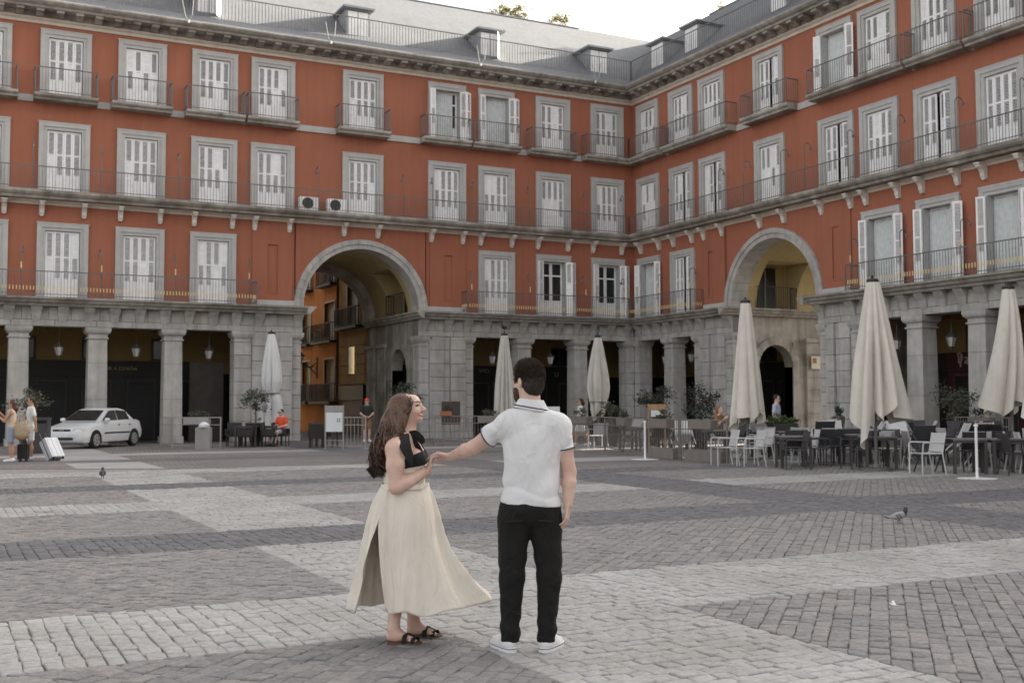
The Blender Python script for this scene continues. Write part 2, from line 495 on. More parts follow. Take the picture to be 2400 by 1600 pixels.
def surround_mesh(h, key={}):
    if h in key: return key[h]
    b = MB(); a, o = OW / 2, OUT / 2
    for s in (-1, 1):
        b.box(s * (a + 0.12), s * o, -0.10, 0.0, 0, h - 0.18)
        b.box(s * a, s * (a + 0.12), -0.065, 0.45, 0, h - 0.30)
    b.box(-o, o, -0.102, 0.0, h - 0.18, h)
    b.box(-a - 0.12, a + 0.12, -0.067, 0.45, h - 0.30, h - 0.18)
    b.box(-o - 0.02, o + 0.02, -0.115, -0.0, h - 0.035, h + 0.012)
    key[h] = b.mesh('window', 'surround_stone')
    return key[h]

def casement(win, h, oh, curtain):
    """glazed doors inside the opening"""
    a = OW / 2 - 0.02
    b = MB()
    for s in (-1, 1):
        b.box(s * 0.012, s * 0.075, 0.24, 0.30, 0.02, oh); b.box(s * (a - 0.075), s * a, 0.24, 0.30, 0.02, oh)
        for z in (0.02, oh * 0.27, oh * 0.74, oh - 0.08): b.box(s * 0.075, s * (a - 0.075), 0.245, 0.295, z, z + 0.07)
        b.box(s * 0.075, s * (a - 0.075), 0.262, 0.28, 0.09, oh * 0.27)
    b.build('casement', 'white_paint', win)
    for s in (-1, 1):
        g = MB().box(s * 0.07, s * (a - 0.07), 0.268, 0.274, oh * 0.27, oh - 0.06)
        g.build('pane', 'glass_dark', win)
    if curtain:
        c = MB(); n = 40; vv = []
        for i in range(n + 1):
            x = -a + 2 * a * i / n * (0.8 if curtain == 2 else 1)
            y = 0.235 + 0.02 * math.sin(i * 1.7) - 0.02
            vv += [(x, y, oh * 0.05), (x, y, oh - 0.1)]
        c.add(vv, [(2 * i, 2 * i + 2, 2 * i + 3, 2 * i + 1) for i in range(n)])
        c.build('curtain', 'curtain', win, smooth=True)

def window(wing, x, lvl, kind, rng):
    h = ZT[lvl] - ZF[lvl]; oh = h - 0.30
    win = put('window', surround_mesh(round(h, 3)), wing, (x, 0, ZF[lvl]))
    w = (OW - 0.03) / 4; lh = oh - 0.05
    def leaf(hx, hy, ang, flip=False):
        me = leaf_mesh(w - 0.008, lh, rng.random() < 0.8, rng.random() < 0.8)
        o = put('shutter', me, win, (hx, hy, 0.03), rot=(0, 0, ang))
        return o
    if kind in 'cw':
        for i in range(4): leaf(-OW / 2 + 0.015 + i * w, 0.045, R(rng.uniform(-1.5, 1.5)))
    elif kind == 'a':                                       # ajar: one half folded in a little
        for i in range(2): leaf(-OW / 2 + 0.015 + i * w, 0.045, 0)
        leaf(OW / 2 - 0.015 - w * 0.92, -0.02, R(24)); leaf(OW / 2 - 0.015 - w * 1.72, 0.11, R(-22))
    else:                                                   # thrown open against the wall
        a = OW / 2
        leaf(-a, -0.12, R(180 + 14)); leaf(-a + 0.01, -0.17, R(180 + 18))
        leaf(a, -0.12, R(-38)); leaf(a + w * 0.78, -0.12 - w * 0.62, R(30))
        casement(win, h, oh, {'o': 0, 'k': 1, 'h': 2}[kind])
    return win

def rail(b, path, z0, z1, sp=0.118, bw=0.0062, post=0.015, yb=None):
    """iron railing along a polyline of (x, y)"""
    for (xa, ya), (xb, yb_) in zip(path[:-1], path[1:]):
        L = math.hypot(xb - xa, yb_ - ya); dx, dy = (xb - xa) / L, (yb_ - ya) / L
        for z, hh in ((z1, 0.018), (z0 + 0.09, 0.011)):
            b.obox(((xa + xb) / 2, (ya + yb_) / 2, z), (dx * L / 2, dy * L / 2, 0), (-dy * 0.018, dx * 0.018, 0), (0, 0, hh))
        n = max(1, round(L / sp))
        for i in range(0 if (xa, ya) == tuple(path[0]) else 1, n + 1):
            t = i / n; px, py = xa + (xb - xa) * t, ya + (yb_ - ya) * t
            w = post if i in (0, n) else bw
            vv = [(px - w, py - w), (px + w, py - w), (px + w, py + w), (px - w, py + w)]
            b.add([(*q, z0) for q in vv] + [(*q, z1) for q in vv], [(0, 1, 5, 4), (1, 2, 6, 5), (2, 3, 7, 6), (3, 0, 4, 7)])
            if yb is not None and 0 < i < n:
                w2 = 0.019; zb = z0 + 0.24
                yb.obox((px, py, zb + 0.07), (w2, 0, 0), (0, 0.012, 0), (0, 0, 0.075))

def arch_strip(b, mapf, s0, s1, c, r, zc, ztop, n=28, m=0, soffit=True):
    """wall panel s0..s1 below ztop with a semicircular cut; mapf(s, z, k) with k = 0 front / 1 back"""
    pts = [(c - r * math.cos(math.pi * i / n), zc + r * math.sin(math.pi * i / n)) for i in range(n + 1)]
    pts = [(max(s0, min(s1, s)), z) for s, z in pts]
    for k in (0, 1):
        vv = []
        for s, z in pts: vv += [mapf(s, z, k), mapf(s, ztop, k)]
        b.add(vv, [(2 * i, 2 * i + 2, 2 * i + 3, 2 * i + 1) for i in range(n)], m)
    if soffit:
        vv = []
        for s, z in pts: vv += [mapf(s, z, 0), mapf(s, z, 1)]
        b.add(vv, [(2 * i, 2 * i + 2, 2 * i + 3, 2 * i + 1) for i in range(n)], m)

def stone(parent, x0, x1, y0, y1, z0, z1, g=0.007, m='granite', name='stone_block'):
    if x0 > x1: x0, x1 = x1, x0
    cx, cy, cz = (x0 + x1) / 2, (y0 + y1) / 2, (z0 + z1) / 2
    hx, hy, hz = (x1 - x0) / 2 - g, (y1 - y0) / 2, (z1 - z0) / 2 - g
    c = 0.012
    # block with chamfered front edges (front = -y)
    vv = [(-hx, -hy + c, -hz), (hx, -hy + c, -hz), (hx, -hy + c, hz), (-hx, -hy + c, hz),
          (-hx + c, -hy, -hz + c), (hx - c, -hy, -hz + c), (hx - c, -hy, hz - c), (-hx + c, -hy, hz - c),
          (-hx, hy, -hz), (hx, hy, -hz), (hx, hy, hz), (-hx, hy, hz)]
    ff = [(4, 5, 6, 7), (0, 1, 5, 4), (1, 2, 6, 5), (2, 3, 7, 6), (3, 0, 4, 7), (8, 9, 1, 0), (9, 10, 2, 1), (10, 11, 3, 2), (11, 8, 0, 3), (11, 10, 9, 8)]
    return MB().add(vv, ff).build(name, m, parent, (cx, cy, cz))

CAP = None
def column(wing, x, w=0.75, y0=0.0):
    """square granite pillar: moulded capital (part) over three shaft blocks (sub-parts)"""
    b = MB(); h = w / 2
    def ring(z0, z1, p0, p1):
        a, c = h + p0, h + p1
        b.add([(-a, h - a, z0), (a, h - a, z0), (a, h + a, z0), (-a, h + a, z0), (-c, h - c, z1), (c, h - c, z1), (c, h + c, z1), (-c, h + c, z1)],
              [(3, 2, 1, 0), (4, 5, 6, 7), (0, 1, 5, 4), (1, 2, 6, 5), (2, 3, 7, 6), (3, 0, 4, 7)])
    ring(4.40, 4.53, 0.10, 0.10); ring(4.335, 4.40, 0.07, 0.09); ring(4.27, 4.335, 0.0, 0.065); ring(4.14, 4.27, -0.025, -0.025); ring(4.09, 4.14, 0.02, 0.02)
    o = b.build('column', 'granite', wing, (x, y0, 0))
    zs = [0.0, 0.28, 1.75, 3.15, 4.09]
    for i in range(4):
        e = [0.05, 0.0, -0.012, -0.024][i]; s = h + e
        bb = MB(); g = 0.006
        t = s - (0.012 if i else 0)
        bb.add([(-s, h - s, zs[i] + g), (s, h - s, zs[i] + g), (s, h + s, zs[i] + g), (-s, h + s, zs[i] + g),
                (-t, h - t, zs[i + 1] - g), (t, h - t, zs[i + 1] - g), (t, h + t, zs[i + 1] - g), (-t, h + t, zs[i + 1] - g)],
               [(3, 2, 1, 0), (4, 5, 6, 7), (0, 1, 5, 4), (1, 2, 6, 5), (2, 3, 7, 6), (3, 0, 4, 7)])
        bb.build('shaft_block', 'granite', o)
    core = MB().box(-h + 0.05, h - 0.05, 0.05, w - 0.05, 0.0, 4.2)
    core.build('core', 'granite_core', o)
    return o

def corbel_mesh():
    b = MB()
    prof = [(0, 0.0), (0, -0.50), (-0.10, -0.50), (-0.15, -0.42), (-0.17, -0.30), (-0.24, -0.20), (-0.36, -0.14), (-0.40, -0.06), (-0.40, 0.0)]
    b.prism(prof, -0.085, 0.085, 'x')
    b.box(-0.105, 0.105, -0.43, 0, -0.045, 0.003)
    b.box(-0.06, 0.06, -0.12, 0, -0.54, -0.495)
    return b.mesh('corbel', 'corbel_plaster')
def modillion_mesh():
    b = MB(); b.prism([(0, 0), (0, -0.20), (-0.16, -0.20), (-0.30, -0.12), (-0.52, -0.10), (-0.52, 0)], -0.14, 0.14, 'x')
    return b.mesh('modillion', 'granite_weathered')
def bracket_mesh():
    b = MB()
    # tapered console of the frieze: wide and proud at the top
    vv = [(-0.13, 0, -0.56), (0.13, 0, -0.56), (0.13, -0.03, -0.56), (-0.13, -0.03, -0.56),
          (-0.20, 0, -0.06), (0.20, 0, -0.06), (0.20, -0.30, -0.06), (-0.20, -0.30, -0.06),
          (-0.20, 0, 0), (0.20, 0, 0), (0.20, -0.33, 0), (-0.20, -0.33, 0),
          (-0.175, 0, -0.26), (0.175, 0, -0.26), (0.175, -0.13, -0.26), (-0.175, -0.13, -0.26)]
    ff = [(0, 1, 2, 3), (8, 11, 10, 9), (3, 2, 14, 15), (2, 1, 13, 14), (0, 3, 15, 12), (15, 14, 6, 7), (14, 13, 5, 6), (12, 15, 7, 4),
          (7, 6, 10, 11), (6, 5, 9, 10), (4, 7, 11, 8), (0, 12, 4, 8, 9, 5, 13, 1)]
    b.add(vv, ff)
    return b.mesh('bracket', 'granite')
CORBEL, MODIL, BRACK = corbel_mesh(), modillion_mesh(), bracket_mesh()

def wing_build(name, label, sg, rz, us, kinds, L, cu, cols, pil, corb, balc3, rails1, seed, Lend):
    rng = random.Random(seed)
    W = thing(name, label, 'building', (0, 0, 0), rz)
    X = lambda u: sg * u
    dz = 0.0025 if sg > 0 else 0.0
    # ---- red wall with openings
    b = MB(); T = 0.45
    for lvl, z0, z1 in ((1, 5.6, 9.2), (2, 9.2, 13.1), (3, 13.1, 16.4)):
        ops = [(u - OUT / 2 + 0.05, u + OUT / 2 - 0.05, ZF[lvl], ZT[lvl] - 0.05) for u in us if not (lvl == 1 and kinds[1].get(us.index(u), '') == '')]
        if lvl == 1: ops.append((cu - 3.0, cu + 3.0, None, None))
        ops.sort(); p = 0.0
        for u0, u1, zb, zt in ops:
            b.box(X(p), X(u0), 0, T, z0, z1)
            if zb is None:
                arch_strip(b, lambda s, z, k: (X(s), T * k, z), u0, u1, cu, 2.95, ARC_Z, z1)
            else:
                if zb > z0 + 0.001: b.box(X(u0), X(u1), 0, T, z0, zb)
                b.box(X(u0), X(u1), 0, T, zt, z1)
            p = u1
        b.box(X(p), X(Lend), 0, T, z0, z1)
    b.build('wall', 'red_stucco', W)
    # ---- pilasters with a blind slit beside the arch
    for u0, u1, n0, n1 in pil:
        b = MB(); f = -0.055
        for a, c, za, zb in ((u0, n0, 5.85, 9.1), (n1, u1, 5.85, 9.1), (n0, n1, 5.85, 6.2), (n0, n1, 8.18, 9.1)): b.box(X(a), X(c), f, -0.001, za, zb)
        b.build('pilaster', 'red_stucco', W)
        MB().box(X(n0 - 0.05), X(n1 + 0.05), -0.075, -0.0561, 6.14, 6.19).build('sill', 'red_stucco', W)
    for a, c in ((min(q[0] for q in pil), cu - 3.0), (cu + 3.0, max(q[1] for q in pil))):
        MB().box(X(a), X(c), -0.12, -0.002, 5.6, 5.849).build('plinth', 'surround_stone', W)
    # ---- near-black sheets painting the shade inside the rooms; building body behind
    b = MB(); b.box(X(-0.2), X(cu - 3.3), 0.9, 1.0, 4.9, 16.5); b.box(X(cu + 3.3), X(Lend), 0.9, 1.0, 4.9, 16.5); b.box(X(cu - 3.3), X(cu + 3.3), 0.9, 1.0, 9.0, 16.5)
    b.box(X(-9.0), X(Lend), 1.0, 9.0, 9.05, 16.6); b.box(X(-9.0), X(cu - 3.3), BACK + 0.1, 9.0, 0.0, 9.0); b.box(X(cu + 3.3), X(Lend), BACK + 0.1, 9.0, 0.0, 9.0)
    b.build('interior', 'room_shade', W)
    # ---- windows
    for lvl in (1, 2, 3):
        for i, u in enumerate(us):
            k = kinds[lvl].get(i, 'c' if lvl > 1 else '')
            if k: window(W, X(u), lvl, k, rng)
    # ---- top-floor band, balconies
    stops = sorted(balc3)
    p = 0.0
    for u0, u1 in stops + [(Lend, Lend)]:
        if u0 > p + 0.02: MB().box(X(p), X(u0), -0.06, -0.001, 13.10, 13.36).build('string_course', 'surround_stone', W)
        p = max(p, u1)
    for u0, u1 in stops:
        wrap = u0 <= 0.0
        e0 = 0.0 if wrap else u0
        ea = 0.62 if wrap else e0            # concave corner: stop where the other wing's slab meets
        b = MB()
        b.prism([(0.0, 13.36), (0.0, 13.12), (-0.50, 13.12), (-0.52, 13.20), (-0.57, 13.22), (-0.62, 13.27), (-0.62, 13.36)], X(e0 if not wrap else 0.0), X(u1), 'x')
        o = b.build('balcony', 'granite_weathered', W, (0, 0, dz))
        b = MB()
        if wrap: rail(b, [(X(0.58), -0.58), (X(u1 - 0.04), -0.58), (X(u1 - 0.04), 0.0)], 13.361, 14.34)
        else: rail(b, [(X(u0 + 0.04), 0.0), (X(u0 + 0.04), -0.58), (X(u1 - 0.04), -0.58), (X(u1 - 0.04), 0.0)], 13.361, 14.34)
        b.build('railing', 'iron', o)
    # ---- continuous balcony of the second floor with corbels
    b = MB(); b.prism([(0.0, 9.64), (0.0, 9.33), (-0.52, 9.33), (-0.55, 9.42), (-0.64, 9.46), (-0.70, 9.54), (-0.70, 9.64)], X(0), X(Lend), 'x')
    o = b.build('balcony', 'granite_weathered', W, (0, 0, dz))
    b = MB(); rail(b, [(X(0.66), -0.66), (X(L), -0.66)], 9.641, 10.52); b.build('railing', 'iron', o)
    b = MB(); b.prism([(0.0, 9.329), (0.0, 9.16), (-0.05, 9.16), (-0.07, 9.24), (-0.14, 9.29), (-0.16, 9.329)], X(0), X(Lend), 'x'); b.build('moulding', 'cream_plaster', W, (0, 0, dz))
    for u in corb: put('corbel', CORBEL, W, (X(u), -0.002, 9.262 + dz))
    # ---- entablature, low cornice, first-floor railings
    spans = [(0.0, cu - 2.62), (cu + 2.62, Lend)]
    for si, (a, c) in enumerate(spans):
        b = MB()
        prof = [(0.3, 5.60), (0.3, 5.28), (-0.40, 5.28), (-0.44, 5.36), (-0.56, 5.40), (-0.62, 5.50), (-0.72, 5.52), (-0.74, 5.595), (-0.70, 5.60)]
        b.prism(prof, X(a), X(c), 'x')
        # return into the passage
        e = c if si == 0 else a; d = 1 if si == 0 else -1
        pr = [(X(e), 5.599), (X(e), 5.28), (X(e + d * 0.12), 5.28), (X(e + d * 0.15), 5.36), (X(e + d * 0.24), 5.40), (X(e + d * 0.28), 5.50), (X(e + d * 0.36), 5.52), (X(e + d * 0.37), 5.594), (X(e + d * 0.34), 5.599)]
        b.prism(pr, -0.739, DEPTH + 0.2, 'y')
        b.build('cornice', 'granite_weathered', W, (0, 0, dz))
        u = a
        lim = c
        while u < min(lim, L + 2):                          # architrave blocks
            w = min(rng.uniform(1.1, 1.6), lim - u)
            if lim - u - w < 0.5: w = lim - u
            stone(W, X(u), X(u + w), 0.0, 0.72, 4.532, 4.78); u += w
        u = a
        while u < min(lim, L + 2):                          # frieze blocks
            w = min(rng.uniform(0.75, 1.15), lim - u)
            if lim - u - w < 0.4: w = lim - u
            stone(W, X(u), X(u + w), 0.02, 0.72, 4.782, 5.279); u += w
        MB().box(X(a), X(Lend if si else c), 0.03, 0.70, 4.56, 5.5).build('core', 'granite_core', W)
    n = 0; u = 0.48
    while u < L + 1:
        if not (cu - 3.9 < u < cu + 3.9): put('bracket', BRACK, W, (X(u), 0.02, 5.277))
        u += 0.945 if sg < 0 else 0.84
    for u in (cu - 2.85, cu + 2.85): put('bracket', BRACK, W, (X(u), 0.02, 5.277))
    for a, c in rails1:
        b, yb = MB(), MB()
        path = [(X(a), -0.68), (X(c), -0.68)]
        if a > 1: path = [(X(a), 0.0)] + path
        if c < L: path = path + [(X(c), 0.0)]
        rail(b, path, 5.602, 6.55, yb=yb)
        o = b.build('railing', 'iron', W)
        yb.build('yellow_sleeves', 'yellow_band', o)
    # ---- arch ring: voussoirs
    n = 23
    for i in range(n):
        a0, a1 = math.pi * i / n + 0.0015, math.pi * (i + 1) / n - 0.0015
        b = MB()
        for r0, r1, y0, y1 in ((2.62, 2.82, -0.09, 0.79), (2.82, 3.02, -0.14, 0.40)):
            vv = []
            for y in (y0, y1):
                for r_, a in ((r0, a0), (r1, a0), (r1, (a0 + a1) / 2), (r1, a1), (r0, a1), (r0, (a0 + a1) / 2)):
                    vv.append((X(cu) + r_ * math.cos(a), y, ARC_Z + 0.002 + r_ * math.sin(a)))
            b.add(vv, [(0, 1, 2, 5), (5, 2, 3, 4), (6, 11, 8, 7), (11, 10, 9, 8), (0, 6, 7, 1), (1, 7, 8, 2), (2, 8, 9, 3), (3, 9, 10, 4), (4, 10, 11, 5), (5, 11, 6, 0)])
        b.build('voussoir', 'granite', W)
    # ---- passage behind the arch
    NA, ys = 36, [0.79, 1.3, 3.5, DEPTH - 0.9]
    b = MB()
    vis_right = (sg < 0)                                     # side nearer the inner corner is the one in view
    for j in range(len(ys) - 1):
        for i in range(NA):
            a0, a1 = math.pi * i / NA, math.pi * (i + 1) / NA
            ang = (a0 if vis_right else math.pi - a1)
            if j == 1 and ang < R(49): continue
            q = [(X(cu) + ARC_R * math.cos(a), y, ARC_Z + ARC_R * math.sin(a)) for y in (ys[j], ys[j + 1]) for a in (a0, a1)]
            b.add(q, [(0, 1, 3, 2)])
    b.build('vault', 'ochre_plaster', W, smooth=True, fix=False)
    d = 1 if vis_right else -1                               # outward direction of the visible side wall
    xv = X(cu) + d * ARC_R; at50 = R(50)
    xr, zr = X(cu) + d * ARC_R * math.cos(at50), ARC_Z + ARC_R * math.sin(at50)
    xb = xv + d * 0.55
    b = MB()                                                 # recess with a balcony door cut into the vault
    NA2 = 18
    for y in (1.3, 3.5):
        arc = [(X(cu) + d * ARC_R * math.cos(at50 * i / NA2), y, ARC_Z + ARC_R * math.sin(at50 * i / NA2)) for i in range(NA2 + 1)]
        b.add(arc + [(xb, y, zr), (xb, y, ARC_Z)], [tuple(range(NA2 + 3))])
    b.add([(xb, 1.3, ARC_Z), (xb, 3.5, ARC_Z), (xb, 3.5, zr), (xb, 1.3, zr)], [(0, 1, 2, 3)])
    b.add([(xr, 1.3, zr), (xr, 3.5, zr), (xb, 3.5, zr), (xb, 1.3, zr)], [(0, 1, 2, 3)])
    b.build('recess', 'ochre_plaster', W, fix=False)
    dr = MB().box(xb - d * 0.12, xb - d * 0.03, 1.55, 2.75, ARC_Z + 0.02, ARC_Z + 1.85).build('door', 'shop_black', W)
    MB().box(xb - d * 0.15, xb - d * 0.121, 2.1, 2.2, ARC_Z + 0.02, ARC_Z + 1.85).build('post', 'iron', dr)
    b = MB(); rail(b, [(xv + d * 0.1, 1.25), (xv - d * 0.28, 1.25), (xv - d * 0.28, 3.3), (xv + d * 0.1, 3.3)], 5.602, 6.55); b.build('railing', 'iron_dark', W)
    # rear arch, lower and wider than the vault
    b = MB()
    n = 24
    for r0, r1, y0, y1 in ((2.30, 2.66, DEPTH - 0.9, DEPTH),):
        vv = []
        for y in (y0, y1):
            for i in range(n + 1):
                a = math.pi * i / n
                vv += [(X(cu) + r0 * math.cos(a), y, ARC_Z + r0 * math.sin(a)), (X(cu) + r1 * math.cos(a), y, ARC_Z + r1 * math.sin(a))]
        o_ = 2 * (n + 1)
        ff = []
        for i in range(n):
            ff += [(2 * i, 2 * i + 1, 2 * i + 3, 2 * i + 2), (o_ + 2 * i, o_ + 2 * i + 2, o_ + 2 * i + 3, o_ + 2 * i + 1), (2 * i, 2 * i + 2, o_ + 2 * i + 2, o_ + 2 * i)]
        b.add(vv, ff)
    arch_strip(b, lambda s, z, k: (X(s), DEPTH - 0.05 + 0.3 * k, z), cu - 3.4, cu + 3.4, cu, 2.5, ARC_Z, 9.2)
    b.build('rear_arch', 'granite_weathered', W)
    # side walls of the passage with the arcade doorway
    for s_ in (-1, 1):
        xw = X(cu) + s_ * ARC_R; th = 0.55 * s_
        vis = (s_ == d)
        b = MB()
        b.box(xw + 0.04 * s_, xw + th, 0.75, 1.4, 0, 5.3); b.box(xw + 0.04 * s_, xw + th, 3.3, DEPTH, 0, 5.3)
        arch_strip(b, lambda s, z, k: (xw + 0.04 * s_ + k * (th - 0.04 * s_), s, z), 1.4, 3.3, 2.35, 0.95, 3.1, 5.3, 20)
        for yy in (1.4, 3.3): b.add([(xw + 0.04 * s_, yy, 0), (xw + th, yy, 0), (xw + th, yy, 3.1), (xw + 0.04 * s_, yy, 3.1)], [(0, 1, 2, 3)])
        o = b.build('passage_wall', 'granite_weathered', W)
        if vis:
            for y0, y1, pr in ((0.8, 1.39, 0.0), (3.31, 4.0, 0.0), (4.0, 4.9, 0.10), (4.9, 5.4, 0.02), (5.4, 6.4, 0.12)):
                z = 0.0
                for kz in range(8):
                    z1 = (kz + 1) * 4.2 / 8
                    xa, xc = xw - s_ * pr, xw + s_ * 0.039
                    MB().box(xa, xc, y0 + 0.006, y1 - 0.006, z + 0.006, z1 - 0.006).build('stone_block', 'granite_weathered', o)
                    z = z1
                if pr > 0.05:
                    MB().box(xw - s_ * (pr + 0.07), xw + s_ * 0.03, y0 - 0.06, y1 + 0.06, 4.201, 4.36).build('capital', 'granite_weathered', o)
            nv = 13
            for i in range(nv):
                a0, a1 = math.pi * i / nv + 0.006, math.pi * (i + 1) / nv - 0.006
                vv = [(x_, 2.35 + r_ * math.cos(a), 3.1 + r_ * math.sin(a)) for x_ in (xw - s_ * 0.03, xw + s_ * 0.039) for r_, a in ((0.952, a0), (1.28, a0), (1.28, a1), (0.952, a1))]
                MB().add(vv, [(0, 1, 2, 3), (7, 6, 5, 4), (0, 4, 5, 1), (1, 5, 6, 2), (2, 6, 7, 3), (3, 7, 4, 0)]).build('voussoir', 'granite_weathered', o)
    # ---- columns and the big piers
    for u in cols: column(W, X(u))
    for (pa, strips) in PIERS[sg]:
        core = MB(); core.box(X(strips[0][0] + 0.03), X(strips[-1][1] - 0.03), 0.09, 0.74, 0, 4.53)
        pr = core.build('pier', 'granite_core', W)
        for u0, u1, f, capd in strips:
            z = 0.0; nrow = 8
            top = 4.53 if not capd else 4.09
            hs = [0.30] + [(top - 0.30) / (nrow - 1)] * (nrow - 1)
            for kz, hz in enumerate(hs):
                w = u1 - u0
                cuts = [u0, u1] if w < 0.8 else [u0, u0 + w * (0.42 if kz % 2 else 0.6), u1]
                for c0, c1 in zip(cuts[:-1], cuts[1:]): stone(pr, X(c0), X(c1), f - (0.03 if kz == 0 else 0), 0.75, z, z + hz)
                z += hz
            if capd:
                cb = MB(); a, c = sorted((X(u0), X(u1)))
                for za, zb, p in ((4.40, 4.53, 0.10), (4.335, 4.40, 0.08), (4.27, 4.335, 0.035), (4.14, 4.27, -0.02), (4.09, 4.14, 0.025)):
                    cb.box(a - p, c + p, f - p, 0.75 + p * 0.5, za, zb)
                cb.build('capital', 'granite', pr)
    # ---- arcade: ceiling, beams, shop wall
    for a, c in ((0.0, cu - 3.2), (cu + 3.2, Lend)):
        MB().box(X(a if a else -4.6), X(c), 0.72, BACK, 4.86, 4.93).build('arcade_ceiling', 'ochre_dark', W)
        u = a + 0.5
        while u < min(c, L + 1):
            MB().box(-0.07, 0.07, 0.0, BACK - 0.75, 0, 0.18).build('beam', 'wood_beam', W, (X(u), 0.74, 4.678)); u += 0.85
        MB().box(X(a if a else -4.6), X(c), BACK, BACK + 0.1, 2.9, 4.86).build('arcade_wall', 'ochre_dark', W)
    # ---- main cornice
    b = MB(); b.prism([(0.0, 16.36), (0.0, 16.15), (-0.05, 16.15), (-0.07, 16.25), (-0.16, 16.31), (-0.18, 16.36)], X(0), X(Lend), 'x'); b.build('moulding', 'cream_plaster', W, (0, 0, dz))
    b = MB(); b.prism([(0.0, 16.95), (0.0, 16.361), (-0.12, 16.361), (-0.14, 16.57), (-0.70, 16.575), (-0.73, 16.65), (-0.84, 16.70), (-0.92, 16.78), (-0.92, 16.84), (-0.6, 16.95)], X(0), X(Lend), 'x')
    b.build('cornice', 'granite_weathered', W, (0, 0, dz))
    u = 0.95
    while u < L + 2: put('modillion', MODIL, W, (X(u), -0.13, 16.573)); u += 0.705
    return W

PIERS = {
    -1: [('l', [(16.62, 17.02, 0.04, True), (17.02, 17.72, -0.06, False), (17.72, 18.02, 0.05, False), (18.02, 18.72, -0.06, False), (18.72, 19.44, 0.0, True)]),
         ('r', [(8.65, 9.05, 0.0, True), (9.05, 9.78, -0.06, False), (9.78, 10.1, 0.05, False), (10.1, 10.8, -0.06, False), (10.8, 11.3, 0.04, True)]),
         ('c', [(0.0, 0.42, 0.0, True)])],
    1: [('l', [(4.88, 5.3, 0.0, True), (5.3, 6.0, -0.06, False), (6.0, 6.3, 0.05, False), (6.3, 7.1, -0.06, False), (7.1, 7.6, 0.04, True)]),
        ('r', [(12.9, 13.3, 0.04, True), (13.3, 13.75, -0.06, False), (13.75, 14.0, 0.05, False), (14.0, 14.6, -0.06, False), (14.6, 15.2, 0.0, True)]),
        ('c', [(0.0, 0.42, 0.0, True)])]}
UA = [1.48, 4.49, 7.48, 9.96, 13.95, 17.92, 20.34, 23.20, 26.05, 28.90, 31.75]
UB = [1.39, 4.12, 6.43, 10.25, 14.09, 16.28, 18.88, 21.53, 24.2, 26.9]
wingA = wing_build('arcaded_building', 'red stucco building over a granite arcade, its archway opening onto a street of orange houses', -1, 0.0, UA,
    {1: {0: 'o', 1: 'o', 2: 'c', 7: 'c', 8: 'c', 9: 'c', 10: 'c', 6: 'c'}, 2: {}, 3: {2: 'k', 3: 'h'}}, 33.0, 13.95,
    [3.0, 6.02, 21.85, 24.70, 27.52, 30.35, 33.2], [(9.04, 10.81, 9.72, 10.09), (17.06, 18.74, 17.67, 18.10)],
    [28.13, 26.82, 25.3, 23.96, 22.45, 21.12, 19.58, 18.66, 17.19, 14.8, 13.26, 10.73, 9.21, 8.3, 6.71, 5.34, 3.72, 2.34, 0.72, 29.6, 31.0],
    [(0.0, 2.95), (3.46, 5.92), (6.42, 8.84), (8.95, 11.28), (12.85, 15.20), (16.93, 19.10), (19.2, 21.57), (22.1, 24.4), (24.90, 27.20), (27.75, 30.1), (30.6, 32.9)],
    [(0.64, 9.25), (18.7, 33.0)], 11, 40.0)
wingB = wing_build('arcaded_building', 'red stucco building over a granite arcade, its archway yellow inside, behind the cafe terrace', 1, -math.pi / 2, UB,
    {1: {0: 'h', 1: 'a', 5: 'h', 6: 'k', 7: 'h', 8: 'c', 9: 'c'}, 2: {1: 'a', 2: 'a', 4: 'a', 6: 'a'}, 3: {3: 'a', 4: 'k'}}, 27.5, 10.25,
    [2.85, 17.65, 20.28, 22.9, 25.5], [(5.75, 7.23, 6.05, 6.37), (13.1, 14.77, 13.79, 14.12)],
    [0.76, 2.3, 3.48, 4.9, 5.8, 7.1, 9.61, 11.09, 13.27, 14.82, 15.59, 17.14, 18.23, 19.76, 20.82, 22.3, 23.5, 24.9],
    [(0.0, 3.0), (3.2, 8.15), (9.05, 12.0), (13.1, 17.9), (18.02, 20.45), (20.55, 22.9), (23.1, 25.5)],
    [(0.64, 5.6), (15.12, 27.5)], 23, 78.0)
tag(wingA, group=None); 
